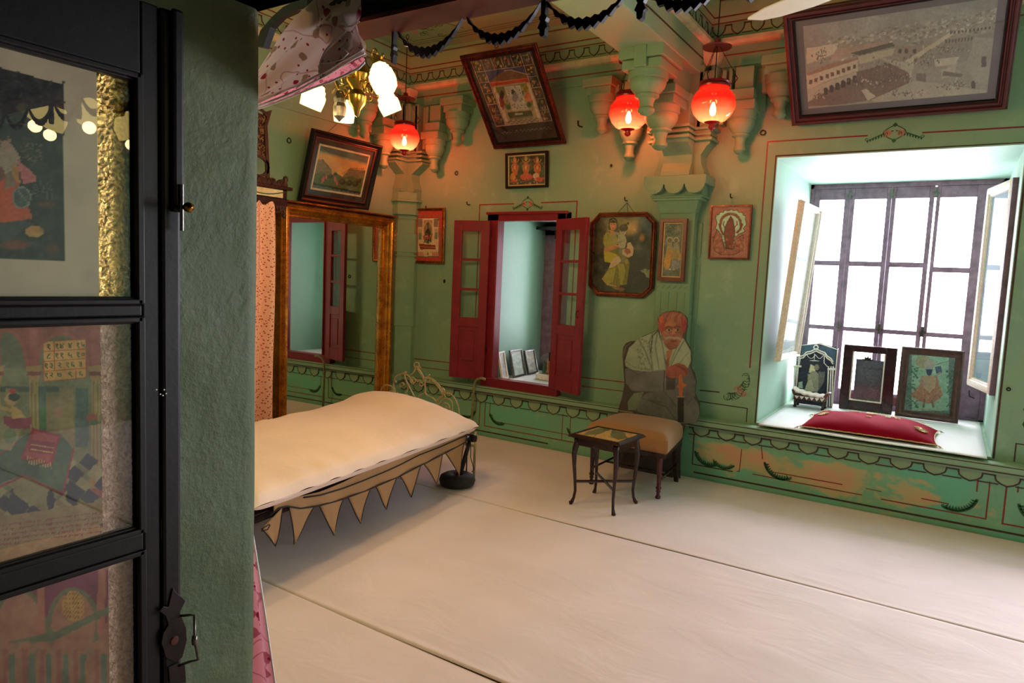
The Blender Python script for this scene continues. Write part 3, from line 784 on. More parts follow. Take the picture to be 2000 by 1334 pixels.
pb('side_fillet', .14, .18, -.012, 0, .5, 1.72); pb('side_panel', .14, .178, -.018, 0, 1.78, 2.05); pb('side_fillet', -.18, -.14, -.012, 0, .5, 2.1)
obj('capital_neck', MB().hexa([(-2.05, YB-.11, 2.12), (-1.76, YB-.11, 2.12), (-1.76, YB, 2.12), (-2.05, YB, 2.12), (-2.085, YB-.15, 2.245), (-1.725, YB-.15, 2.245), (-1.725, YB, 2.245), (-2.085, YB, 2.245)]), M['carved'], pil)
pb('capital_moulding', -.20, .20, -.17, 0, 2.215, 2.235, .004); pb('capital_moulding', -.215, .215, -.175, 0, 2.235, 2.25, .004)
sc = MB()
for k in range(-1, 2):
    cx = -1.905 + k*.165
    sc.prism([(cx+.078*math.cos(a)*(1 if abs(math.cos(a)) < .9 else 1), YB-.235, 2.335+.075*math.sin(a)) for a in np.linspace(PI, 2*PI, 11)], (0, .035, 0))
obj('capital_scallops', sc, M['carved'], pil)
pb('capital_block', -.205, .205, -.165, 0, 2.245, 2.335); pb('capital_block', -.25, .25, -.235, 0, 2.33, 2.40)
def cy(w, hw0, hw1, z0, z1, yf, yb, cx=-1.905):
    L = cyma(hw0, hw1, z0, z1); pts = [(cx-a, b) for a, b in L] + [(cx+a, b) for a, b in L[::-1]]
    return MB().prism([(x, yf, z) for x, z in pts], (0, yb-yf, 0))
obj('corbel', cy(0, .205, .235, 2.40, 2.665, YB-.15, YB), M['carved'], pil)
cf = MB().prism([(-2.02, y, z) for y, z in [(YB-.14, 2.40), (YB-.235, 2.40), (YB-.23, 2.43), (YB-.19, 2.50), (YB-.19, 2.56), (YB-.30, 2.64), (YB-.32, 2.665), (YB-.14, 2.665)]], (.23, 0, 0))
obj('corbel', cf, M['carved'], pil, smooth=False)
for z, hw, yy in ((2.665, .26, .19), (2.705, .245, .17), (2.745, .27, .19)): pb('string_course', -hw, hw, -yy, 0, z, z+.022, .004)
for z in (2.665, 2.705, 2.745): pb('string_course', -.13, .13, -.34, 0, z, z+.022, .004)
pb('bracket_core', -.235, .235, -.16, 0, 2.66, 3.19); pb('bracket_core', -.11, .11, -.30, 0, 2.66, 3.0)
arm(pil, (-1.905, YB, 0), (1, 0, 0), (0, -1, 0)); arm(pil, (-1.905, YB, 0), (-1, 0, 0), (0, -1, 0))
# front arm stepping out under the beam
cxf = -1.955
def fb(name, hw, y0_, y1_, z0, z1): return obj(name, MB().box(cxf-hw, cxf+hw, y0_, y1_, z0, z1), M['carved'], pil, bevel=.006)
fb('bracket_block', .15, 4.86, 5.30, 2.935, 3.0); fb('bracket_block', .135, 4.88, 5.3, 2.87, 2.935); fb('bracket_rib', .10, 4.95, 5.35, 3.0, 3.185)
fb('bracket_block', .145, 4.56, 4.9, 3.035, 3.10); fb('bracket_block', .165, 4.54, 4.95, 3.105, 3.185); fb('bracket_rib', .045, 4.53, 4.9, 3.04, 3.183)
obj('bracket_pendant', MB().lathe(pend(.128, 2.87, 2.55), (cxf, 5.0, 0), 22), M['carved'], pil, smooth='auto')
obj('bracket_pendant', MB().lathe(pend(.135, 3.035, 2.74), (cxf, 4.70, 0), 22), M['carved'], pil, smooth='auto')

cpil = struct('trim_10', MB().prism([(XW-.01, YB+.01, .49), (XW-.01, YB-.17, .49), (XW+.05, YB-.17, .49), (XW+.17, YB-.05, .49), (XW+.17, YB+.01, .49)], (0, 0, 1.66)), M['carved'])
def cp(name, a, z0, z1, c=.05): 
    return obj(name, MB().prism([(XW-.01, YB+.01, z0), (XW-.01, YB-a, z0), (XW+c, YB-a, z0), (XW+a, YB-c, z0), (XW+a, YB+.01, z0)], (0, 0, z1-z0)), M['carved'], cpil, bevel=.005)
cp('shaft_panel', .185, 1.0, 1.7); cp('shaft_moulding', .19, 1.72, 1.735); cp('shaft_panel', .185, 1.76, 1.95); cp('capital_moulding', .185, 2.10, 2.13); cp('capital_block', .20, 2.14, 2.27, .07); cp('capital_moulding', .225, 2.27, 2.29, .08); cp('capital_block', .21, 2.29, 2.37, .08)
for ax in (0, 1):
    L = cyma(.21, .31, 2.37, 2.66)
    if ax: obj('corbel', MB().prism([(XW, YB, 2.37)] + [(XW+a, YB, b) for a, b in L] + [(XW, YB, 2.66)], (0, -.12, 0)), M['carved'], cpil)
    else: obj('corbel', MB().prism([(XW, YB, 2.37)] + [(XW, YB-a, b) for a, b in L] + [(XW, YB, 2.66)], (.12, 0, 0)), M['carved'], cpil)
for z in (2.665, 2.705, 2.745):
    obj('string_course', boxes((XW, XW+.32, YB-.15, YB, z, z+.02), (XW, XW+.15, YB-.32, YB, z, z+.02)), M['carved'], cpil, bevel=.004)
obj('bracket_core', boxes((XW, XW+.235, YB-.13, YB, 2.66, 3.22), (XW, XW+.13, YB-.235, YB, 2.66, 3.22)), M['carved'], cpil, bevel=.006)
arm(cpil, (XW, YB, 0), (1, 0, 0), (0, -1, 0)); arm(cpil, (XW, YB, 0), (0, -1, 0), (1, 0, 0))
obj('string_course', MB().box(XW, -2.15, YB-.018, YB, 3.24, 3.262), M['wall'], wall_back); obj('string_course', MB().box(-1.78, 1.5, YB-.018, YB, 3.24, 3.262), M['wall'], wall_back)
obj('string_course', MB().box(XW, XW+.018, 1.4, YB, 2.885, 2.90), M['wall'], wall_left)
# cornice boss in the corners above the lanterns
obj('corner_boss', MB().hexa([(XW, YB-.10, 3.28), (XW+.10, YB-.10, 3.28), (XW+.1, YB, 3.28), (XW, YB, 3.28), (XW, YB-.13, 3.40), (XW+.13, YB-.13, 3.40), (XW+.13, YB, 3.4), (XW, YB, 3.4)]), M['cream'], cpil, bevel=.005)
obj('corner_boss', MB().hexa([(-1.78, YB-.10, 3.24), (-1.68, YB-.10, 3.24), (-1.68, YB, 3.24), (-1.78, YB, 3.24), (-1.78, YB-.14, 3.38), (-1.64, YB-.14, 3.38), (-1.64, YB, 3.38), (-1.78, YB, 3.38)]), M['cream'], pil, bevel=.005)

# ---------------------------------------------------------------- floor cloths
def sheet(y0_, y1_, x0, x1, label, seed, lift0=.004):
    rs = np.random.RandomState(seed)
    ph = rs.rand(8)*6.28
    def f(u, v):
        x = x0+(x1-x0)*u; y = y0_+(y1_-y0_)*v
        d = min(y-y0_, y1_-y)
        z = .0035 + .0012*math.sin(y*9+.6*math.sin(x*1.3+ph[0])+ph[1]) + .0009*math.sin(y*21+x*2.1+ph[2])
        if y-y0_ < .05: z += .0045*math.exp(-((y-y0_-.012)/.012)**2)
        yy = y + (.006*math.sin(x*2.2+ph[3]) if v in (0, 1) else 0)
        return (x, yy, z)
    o = obj('floor_sheet', MB().grid(f, 90, 90), M['sheet'], smooth=True)
    m = o.modifiers.new('thickness', 'SOLIDIFY'); m.thickness = .003; m.offset = -1
    tag(o, label, 'floor cloth')
sheet(1.0, 2.098, -4.78, 3.7, 'off-white floor cloth in front, nearest the doorway, before the front seam', 1)
sheet(2.100, 3.778, -4.78, 3.7, 'off-white floor cloth in the middle, lying between the two long seams', 2)
sheet(3.780, 5.365, -4.78, 3.7, 'off-white floor cloth under the chair and small table, along the painted wall', 3)

# ---------------------------------------------------------------- maroon shuttered window
win1 = struct('window_1', boxes((-3.79, -3.66, 5.40, 5.50, .545, 2.15), (-3.03, -2.937, 5.40, 5.5, .545, 2.15), (-3.79, -2.937, 5.40, 5.5, 2.075, 2.155), (-3.79, -2.937, 5.38, 5.5, .49, .575)), M['maroon'], bevel=.006)
obj('frame_moulding', boxes((-3.80, -2.927, 5.385, 5.42, 2.135, 2.16), (-3.672, -3.655, 5.385, 5.43, .575, 2.08), (-3.79, -2.937, 5.372, 5.40, .565, .578)), M['maroon'], win1, bevel=.004)
def shutter(hx, ex, ztop, zbot, yh, ye):
    """open leaf from hinge (hx, yh) to free edge (ex, ye)"""
    a = Vector((hx, yh, zbot)); b = Vector((ex, ye, zbot)); u = (b-a); W = u.length; u.normalize(); H = ztop-zbot
    n = u.cross(Vector((0,0,1)))
    if n.y > 0: n = -n
    th = .035
    t = thing('window_shutter', '', 'shutter', a, basis(u, u.cross(Vector((0,0,1)))*-1, Vector((0,0,1)), a).to_3x3())
    # local frame: x along leaf, y = through thickness, z up
    st = .085; zp = H*.39
    obj('stile', MB().box(0, st, 0, th, 0, H), M['maroon'], t, local=True, bevel=.004); obj('stile', MB().box(W-st, W, 0, th, 0, H), M['maroon'], t, local=True, bevel=.004)
    obj('rail', MB().box(st, W-st, 0, th, H-.10, H), M['maroon'], t, local=True, bevel=.003); obj('rail', MB().box(st, W-st, 0, th, 0, .13), M['maroon'], t, local=True, bevel=.003)
    obj('rail', MB().box(st, W-st, 0, th, zp-.09, zp), M['maroon'], t, local=True, bevel=.003)
    ph = (H-.10-zp-.05)/3
    for i in range(3):
        z0 = zp + i*(ph+.025)
        if i: obj('glazing_bar', MB().box(st, W-st, .004, th-.004, z0-.025, z0), M['maroon'], t, local=True, bevel=.003)
        obj('pane', MB().box(st, W-st, th*.45, th*.45+.003, z0, z0+ph), M['glass'], t, local=True)
    obj('panel', MB().box(st, W-st, .010, th-.010, .13, zp-.09), M['maroon'], t, local=True)
    obj('raised_field', MB().box(st+.03, W-st-.03, .002, th-.002, .17, zp-.13), M['maroon'], t, local=True, bevel=.008)
    return t
s1 = shutter(-3.745, -4.095, 2.075, .555, 5.395, 5.30); s1['label'] = 'open maroon shutter with three panes, left of the small window'
s2 = shutter(-3.03, -2.645, 2.085, .56, 5.385, 5.22); s2['label'] = 'open maroon shutter with three panes, right of the small window'
for s_ in (s1, s2): s_['group'] = 'shutters of the small window'
for s_, W_ in ((s1, .44), (s2, .37)):
    for z in (.25, 1.35): obj('hinge', MB().tube([(0, .0, z), (0, .0, z+.08)], .008, 8), M['iron'], s_, local=True)
obj('pull_ring', MB().tube([(.372, -.005+.02*math.sin(a), .70+.03*math.cos(a)) for a in np.linspace(0, 2*PI, 13)[:-1]], .004, 6, closed=True), M['iron'], s2, local=True)
obj('ring_bolt', MB().tube([(.45, .02+.014*math.sin(a), .93+.014*math.cos(a)) for a in np.linspace(0, 2*PI, 13)[:-1]], .006, 6, closed=True), M['iron'], s1, local=True)
# window at the back of the small recess
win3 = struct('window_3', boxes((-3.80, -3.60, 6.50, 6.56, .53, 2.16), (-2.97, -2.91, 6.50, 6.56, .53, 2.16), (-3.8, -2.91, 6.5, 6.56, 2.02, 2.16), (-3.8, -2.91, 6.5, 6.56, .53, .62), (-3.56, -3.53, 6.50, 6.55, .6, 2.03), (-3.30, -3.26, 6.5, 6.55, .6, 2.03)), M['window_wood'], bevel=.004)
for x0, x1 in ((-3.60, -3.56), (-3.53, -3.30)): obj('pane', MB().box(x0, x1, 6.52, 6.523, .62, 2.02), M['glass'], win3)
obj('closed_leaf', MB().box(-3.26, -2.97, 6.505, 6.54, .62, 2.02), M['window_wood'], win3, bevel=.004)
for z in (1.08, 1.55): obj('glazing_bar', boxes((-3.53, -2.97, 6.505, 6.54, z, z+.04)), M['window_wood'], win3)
obj('lintel_shelf', MB().box(-3.79, -2.92, 6.30, 6.5, 2.07, 2.10), M['dark_wood'], win3)
obj('hook', MB().tube([(-3.42, 5.6, 2.15), (-3.42, 5.6, 2.11), (-3.39, 5.6, 2.09), (-3.35, 5.6, 2.10), (-3.34, 5.6, 2.13)], .006, 6), M['iron'], wall_back)
struct('sill', MB().box(-3.79, -2.92, 5.45, 6.5, .53, .541), M['silver_cloth'])['kind'] = 'structure'
bpy.data.objects['sill'].name = 'trim_11'

# ---------------------------------------------------------------- large bay window: four glazed leaves
YW = 6.93
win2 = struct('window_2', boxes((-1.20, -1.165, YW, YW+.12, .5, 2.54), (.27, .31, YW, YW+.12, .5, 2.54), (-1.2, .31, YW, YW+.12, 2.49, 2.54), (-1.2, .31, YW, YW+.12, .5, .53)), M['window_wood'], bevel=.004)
leaves = [(-1.165, -.86, -1.113, -.905), (-.857, -.53, -.82, -.566), (-.527, -.205, -.494, -.242), (-.190, .27, -.161, .098)]
for (x0, x1, p0, p1) in leaves:
    rows = [(1.835, 2.39), (1.235, 1.79), (.66, 1.195)]
    if x0 > -.2: rows = [(1.80, 2.385), (1.235, 1.755), (.90, 1.195)]
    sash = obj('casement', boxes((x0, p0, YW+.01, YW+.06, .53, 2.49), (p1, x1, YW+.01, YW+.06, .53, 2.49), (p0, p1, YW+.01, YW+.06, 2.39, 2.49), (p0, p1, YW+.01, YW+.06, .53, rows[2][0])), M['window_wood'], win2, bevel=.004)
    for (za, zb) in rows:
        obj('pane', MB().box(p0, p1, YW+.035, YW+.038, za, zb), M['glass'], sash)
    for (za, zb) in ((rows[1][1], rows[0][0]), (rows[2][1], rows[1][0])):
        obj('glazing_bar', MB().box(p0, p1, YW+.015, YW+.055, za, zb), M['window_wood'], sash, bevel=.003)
    obj('raised_panel', MB().box(p0+.02, p1-.02, YW+.002, YW+.03, .56, .63), M['brown_wood'], sash, bevel=.004)
for x in (-.86, -.53, -.195):
    for z in (2.42, 1.22): obj('hinge', boxes((x-.03, x+.03, YW+.002, YW+.012, z, z+.02), (x-.012, x+.012, YW-.002, YW+.012, z-.03, z+.06)), M['grey_metal'], win2, bevel=.002)
struct('trim_12', MB().box(-1.2, .31, 5.44, YW, .50, .512), M['wall'])
sc_ = obj('sill_cloth', MB().grid(lambda u, v: (-1.16+1.44*u, 5.345+1.5*v, .516+.002*math.sin(u*9+v*5)+.0015*math.sin(v*14+u*4) + (.0 if v > .02 else -.003)), 30, 40), M['silver_cloth'], smooth=True)
mm = sc_.modifiers.new('thickness', 'SOLIDIFY'); mm.thickness = .004; mm.offset = 1
tag(sc_, 'grey-white cloth spread over the deep sill of the large window', 'cloth')
# the next window bay of the same wall (outside the view, lights the floor)
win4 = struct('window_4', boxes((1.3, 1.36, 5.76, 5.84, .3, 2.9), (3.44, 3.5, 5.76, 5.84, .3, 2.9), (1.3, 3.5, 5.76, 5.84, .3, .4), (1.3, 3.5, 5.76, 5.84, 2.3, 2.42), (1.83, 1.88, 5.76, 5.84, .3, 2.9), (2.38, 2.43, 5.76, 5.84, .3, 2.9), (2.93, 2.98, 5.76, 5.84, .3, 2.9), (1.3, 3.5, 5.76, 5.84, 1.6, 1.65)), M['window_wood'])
# wall hooks and rings
def hook(px, py, ax=1, val=YB, s=1.0, par=None):
    p = P(px, py, ax, val); d = Vector((0, -1, 0)) if ax == 1 else Vector((1, 0, 0))
    o = obj('wall_hook', MB().tube([p, p+d*.03*s+Vector((0,0,-.005)), p+d*.05*s+Vector((0,0,.0)), p+d*.055*s+Vector((0,0,.025*s))], .005*s, 6), M['iron'], par or wall_back)
def ring(px, py, ax=1, val=YB, r=.018, par=None):
    p = P(px, py, ax, val); d = Vector((0, -1, 0)) if ax == 1 else Vector((1, 0, 0)); s = Vector((1,0,0)) if ax == 1 else Vector((0,1,0))
    obj('wall_ring', MB().tube([p+d*.012+s*r*math.cos(a)+Vector((0,0,r*math.sin(a)-r)) for a in np.linspace(0, 2*PI, 13)[:-1]], .004, 6, closed=True).tube([p-d*.0, p+d*.016], .005, 6), M['iron'], par or wall_back)
for q in [(1040, 247), (918, 400), (838, 408), (1225, 392), (1430, 386), (1320, 412)]: hook(*q)
hook(1137, 248, s=1.5)
hook(1676, 228); hook(1832, 216)
obj('picture_wire', MB().tube([P(668, 205, 0, XW+.01), P(662, 238, 0, XW+.02), P(636, 262, 0, XW+.12)], .002, 4), M['iron'], wall_left)
ring(893, 335); ring(1491, 255); ring(1195, 322, r=.008); ring(563, 270, 0, XW, .02, wall_left); ring(778, 552, 0, XW, .02, wall_left); ring(1970, 757, r=.01)

# ================================================================ LAMPS
def lantern(name, label, c, R, ztop, wallwards=None):
    t = thing(name, label, 'hanging lamp', (c[0], c[1], ztop), group='red glass hanging lanterns')
    cx, cy, cz = c
    prof = [(R*.36, cz-R*.78), (R*.60, cz-R*.70), (R*.85, cz-R*.45), (R*.99, cz-R*.1), (R*1.0, cz+.06*R), (R*.93, cz+R*.36), (R*.78, cz+R*.58), (R*.62, cz+R*.70), (R*.60, cz+R*.78)]
    g = MB().lathe(prof, (cx, cy, 0), 36); g.f = [f for f in g.f if len(f) == 4]
    obj('glass_globe', g, M['red_glass'], t, smooth=True)
    obj('neck_ring', MB().lathe([(R*.56, cz+R*.76), (R*.68, cz+R*.76), (R*.70, cz+R*.84), (R*.62, cz+R*.90), (R*.70, cz+R*.97), (R*.66, cz+R*1.02), (R*.56, cz+R*1.02), (R*.56, cz+R*.76)], (cx, cy, 0), 28), M['red_enamel'], t, smooth='auto')
    obj('finial', MB().lathe([(0, cz-R*1.14), (R*.10, cz-R*1.10), (R*.17, cz-R*1.0), (R*.12, cz-R*.90), (R*.16, cz-R*.86), (R*.32, cz-R*.80), (R*.36, cz-R*.76), (0, cz-R*.76)], (cx, cy, 0), 16), M['red_knob'], t, smooth=True)
    obj('bulb', MB().lathe([(0, cz-R*.50), (R*.10, cz-R*.44), (R*.15, cz-R*.28), (R*.12, cz-R*.08), (R*.05, cz+R*.12), (0, cz+R*.18)], (cx, cy, 0), 12), M['bulb'], t, smooth=True)
    obj('bulb_holder', MB().tube([(cx, cy, cz+R*.12), (cx, cy, cz+R*.45)], R*.09, 8).tube([(cx, cy, cz+R*.45), (cx, cy, ztop-.32)], .004, 5), M['iron'], t)
    zb = cz+R*2.55
    obj('smoke_bell', MB().lathe([(R*.05, zb+R*.42), (R*.14, zb+R*.36), (R*.16, zb+R*.22), (R*.32, zb+R*.16), (R*.66, zb+R*.02), (R*.64, zb-R*.02), (R*.25, zb+R*.02), (0, zb+.04*R)], (cx, cy, 0), 24), M['red_enamel'], t, smooth='auto')
    hk = MB().tube([(cx, cy, zb+R*.4), (cx, cy, ztop-.05)], .004, 6)
    hk.tube([(cx+.016*math.cos(a), cy, ztop-.03+.02*math.sin(a)) for a in np.linspace(0, 2*PI, 10)[:-1]], .003, 5, closed=True)
    obj('suspension_rod', hk, M['iron'], t)
    for k in range(3):
        a = PI*.15+k*2*PI/3; ca, sa = math.cos(a), math.sin(a)
        p0 = Vector((cx+ca*R*.70, cy+sa*R*.70, cz+R*.95)); p1 = Vector((cx+ca*R*.95, cy+sa*R*.95, cz+R*1.28)); p2 = Vector((cx+ca*R*.12, cy+sa*R*.12, zb+R*.05))
        m = MB()
        m.tube([p0, p0+Vector((ca*R*.16, sa*R*.16, R*.02)), p1+Vector((ca*.01, sa*.01, -.01)), p1, p1+Vector((-ca*.012, -sa*.012, .012)), p1+Vector((-ca*.02, -sa*.02, 0)), p1+Vector((-ca*.01, -sa*.01, -.01))], .0035, 5)
        L = (p2-p1).length; nl = int(L/.016); d = (p2-p1)/nl; dn = d.normalized(); s1_ = dn.orthogonal().normalized(); s2_ = dn.cross(s1_)
        for i in range(nl):
            c0 = p1+d*(i+.5); sd = s1_ if i % 2 else s2_
            m.tube([c0+sd*.004*math.cos(b)+dn*.010*math.sin(b) for b in np.linspace(0, 2*PI, 7)[:-1]], .0013, 3, closed=True)
        obj('chain', m, M['iron'], t)
    l = bpy.data.lights.new('lantern_glow', 'POINT'); l.energy = LANTERN; l.color = (1.0, 0.21, 0.08); l.shadow_soft_size = .03
    lo = bpy.data.objects.new('lantern_glow', l); COL.objects.link(lo); lo.location = (cx, cy, cz-R*.3); lo.parent = t; lo.matrix_parent_inverse = wm(t).inverted()
    return t
lantern('hanging_lantern', 'red glass hanging lantern in the far corner, beside the chandelier', tuple(P(790, 270, 1, 4.90)), .140, 3.74)
lantern('hanging_lantern', 'red glass hanging lantern left of the middle bracket column, partly hidden by it', tuple(P(1228, 222, 1, 5.08)), .155, 3.74)
lantern('hanging_lantern', 'largest looking red glass lantern, right of the middle bracket column', tuple(P(1393, 205, 1, 4.85)), .152, 3.74)

def chandelier(center, shades, label, power, dim=1.0):
    cx, cy, cz = center
    t = thing('chandelier', label, 'chandelier', (cx, cy, ZC), group=None)
    obj('stem', MB().lathe([(0, cz-.16), (.012, cz-.15), (.02, cz-.12), (.045, cz-.09), (.05, cz-.05), (.03, cz-.02), (.06, cz+.02), (.07, cz+.06), (.05, cz+.10), (.02, cz+.14), (.018, cz+.30), (.035, cz+.34), (.018, cz+.38), (.012, cz+.6), (.012, ZC-.06), (.06, ZC-.05), (.07, ZC), (0, ZC)], (cx, cy, 0), 20), M['brass'], t, smooth='auto')
    obj('crystal_cluster', MB().lathe([(0, cz-.16), (.03, cz-.13), (.035, cz-.08), (.028, cz-.06), (.034, cz-.04), (.02, cz), (0, cz)], (cx-.11, cy-.02, -.02), 10), M['grey_metal'], t, smooth=False)
    for (sx, sy, sz, s, tilt) in shades:
        d = Vector((sx-cx, sy-cy, 0)); L = d.length; d.normalize()
        top = Vector((sx, sy, sz+.10*s)) - d*math.sin(tilt)*.10*s
        am = MB()
        pts = [Vector((cx, cy, cz+.05)) + d*(L*u*.98) + Vector((0, 0, -.07*math.sin(u*PI) + (top.z+.05-cz-.05)*u + .05*math.sin(u*PI)**2*(u > .5))) for u in np.linspace(.1, 1, 12)]
        am.tube(pts, .008, 8)
        for k, (uu, rr) in enumerate([(.35, .055), (.62, .045)]):
            c0 = Vector((cx, cy, cz+.05)) + d*(L*uu) + Vector((0, 0, (top.z-cz)*uu+(.03 if k else -.09)))
            am.tube([c0 + (d*math.cos(a) + Vector((0,0,1))*math.sin(a))*rr*(1-a/8.5) for a in np.linspace(0, 7.2, 18)], .0045, 5)
        obj('arm', am, M['brass'], t, smooth=True)
        q = Vector((0,0,-1)).rotation_difference((Vector((0,0,-1))*math.cos(tilt) + d*math.sin(tilt)).normalized()).to_matrix().to_4x4()
        g = obj('gallery', MB().lathe([(.010, .06*s), (.022, .055*s), (.020, .03*s), (.032, .018*s), (.036, -.004), (.0, -.004)], top, 14, mat=q), M['brass'], t, smooth='auto')
        # stepped octagonal opal shade, open below
        R = .066*s
        pr = [(R*.50, .0), (R*.72, -.012*s), (R*.74, -.026*s), (R*.90, -.036*s), (R*.92, -.055*s), (R*1.08, -.068*s), (R*1.10, -.095*s), (R*1.0, -.150*s), (R*.92, -.150*s), (R*1.0, -.095*s), (R*.8, -.05*s), (R*.45, -.008*s)]
        obj('glass_shade', MB().lathe(pr, top, 8, mat=q), M['shade'], t)
        obj('bulb', MB().lathe([(0, -.115*s), (.018, -.105*s), (.024, -.085*s), (.012, -.05*s), (0, -.03*s)], top, 10, mat=q), M['shade_bulb'], t, smooth=True)
        l = bpy.data.lights.new('shade_glow', 'POINT'); l.energy = power; l.color = (1.0, 0.65, 0.27); l.shadow_soft_size = .04
        lo = bpy.data.objects.new('shade_glow', l); COL.objects.link(lo); lo.location = top + q.to_3x3() @ Vector((0, 0, -.19*s)); lo.parent = t; lo.matrix_parent_inverse = wm(t).inverted()
    return t
def sh(px, py, z, s, tilt):
    p = P(px, py, 2, z); return (p.x, p.y, p.z, s, tilt)
chandelier((-2.74, 2.66, 2.52), [sh(611, 197, 2.45, .88, .35), sh(672, 224, 2.43, .82, .08), sh(748, 163, 2.47, .92, .6), sh(761, 211, 2.44, .80, .5), sh(600, 105, 2.47, .88, .4)],
    'lit brass chandelier with opal glass shades above the bed', CHAND)
chandelier((2.30, 2.52, 2.62), [(2.55, 2.4, 2.5, 1.1, .4), (2.35, 2.8, 2.5, 1.1, .4), (2.05, 2.72, 2.5, 1.1, .4), (2.02, 2.38, 2.5, 1.1, .4), (2.32, 2.22, 2.5, 1.1, .4)],
    'lit brass chandelier in the right half of the room, mirrored in the door glass', CHAND2)

# ceiling fan, one white blade reaching into view
fc = P(1800, -75, 2, 3.0)
tip = P(1457, 37, 2, 3.0)
fan = thing('ceiling_fan', 'white ceiling fan blade reaching in at the top edge, before the large leaning picture', 'fan', (fc.x, fc.y, ZC))
obj('motor', MB().lathe([(0, 2.95), (.09, 2.955), (.13, 2.98), (.14, 3.03), (.11, 3.07), (.04, 3.09), (.015, 3.10), (.015, 3.66), (.05, 3.68), (.06, ZC), (0, ZC)], (fc.x, fc.y, 0), 24), M['white_paint'], fan, smooth='auto')
dv = Vector((tip.x-fc.x, tip.y-fc.y, 0)); LB = dv.length; a0 = math.atan2(dv.y, dv.x)
for k in range(3):
    a = a0+k*2*PI/3; c_, s_ = math.cos(a), math.sin(a)
    ol = [(.12, -.03), (.24, -.055), (LB*.62, -.085), (LB*.82, -.08), (LB*.93, -.062), (LB*1.0, -.012), (LB*.985, .0), (LB*.85, .035), (LB*.6, .06), (.24, .05), (.12, .03)]
    top = [(fc.x+x*c_-y*s_, fc.y+x*s_+y*c_, 3.0+y*.16) for x, y in ol]
    obj('blade', MB().prism(top, (0, 0, .008)), M['white_paint'], fan, bevel=.003)

# ================================================================ DOORWAY: leaf, lintel, curtain
XL = -1.455
def LY(px): return P(px, 600, 0, XL).y
leaf = thing('door_leaf', 'open black door leaf with pictures set behind its glass panes, at the left edge', 'door', (XL-.02, .10, 0))
ya, yb, yc = .36, LY(278), .885     # hinge stile, inner edge of latch stile, latch edge
zr = [(.0, .30), (P(300, 1105, 0, XL).z-.50, 0)]
z_top0, z_top1 = 1.925, 2.085
zA = (1.470, 1.925)      # pane 1
zB = (P(0, 1110, 0, XL).z, 1.420)
zC_ = (.45, zB[0]-.062)
def lf(name, y0_, y1_, z0, z1, x0=XL-.04, x1=XL, m='black_wood', bev=.004): return obj(name, MB().box(x0, x1, y0_, y1_, z0, z1), M[m], leaf, bevel=bev)
lf('stile', yb, yc-.045, .02, z_top1); lf('stile', .10, ya-.20, .02, z_top1)
lf('rail', ya-.2, yb, zA[1]+.012, z_top1); lf('rail', ya-.2, yb, zB[1]+.012, zA[0]-.012); lf('rail', ya-.2, yb, zC_[1]+.010, zB[0]-.012); lf('rail', ya-.2, yb, .02, zC_[0])
lf('edge_strip', yc-.045, yc, .02, z_top1+.0, XL-.045, XL+.008, bev=.008)
lf('bolt_case', yc-.026, yc+.0, 1.66, z_top1+.002, XL+.006, XL+.022, bev=.007)
for (z0, z1) in (zA, zB, zC_):
    f = MB()
    for a, b in ((0, .006), (.008, -.004)):
        f.box(XL-.035, XL+b, ya-.2+a*0, yb, z0-.012+a, z0+a*.5); f.box(XL-.035, XL+b, ya-.2, yb, z1-a*.5, z1+.012-a); f.box(XL-.035, XL+b, yb-.012+a*.0, yb+.004-a*.5, z0-.012, z1+.012)
    obj('pane_bead', f, M['black_wood'], leaf, bevel=.003)
    obj('glass', MB().box(XL-.012, XL-.010, ya-.2, yb, z0, z1), M['glass'], leaf)
YP = yb; XPn = XL-.020
yg1 = LY(204); 
def foil_strip(m, z0, z1, yl):
    rf = np.random.RandomState(2).rand(200, 60)
    obj('foil_strip', MB().grid(lambda u, v: (XPn-.004+.0040*(rf[int(v*149), int(u*29)]-.5), yl+(YP-yl)*u, z0+(z1-z0)*v), 30, 150), M[m], leaf, smooth=True)
foil_strip('foil', zA[0], zA[1], yg1-.004); foil_strip('foil2', zB[0], zB[1], LY(200)); foil_strip('foil2', zC_[0], zC_[1], LY(205))
K2 = 2.6667
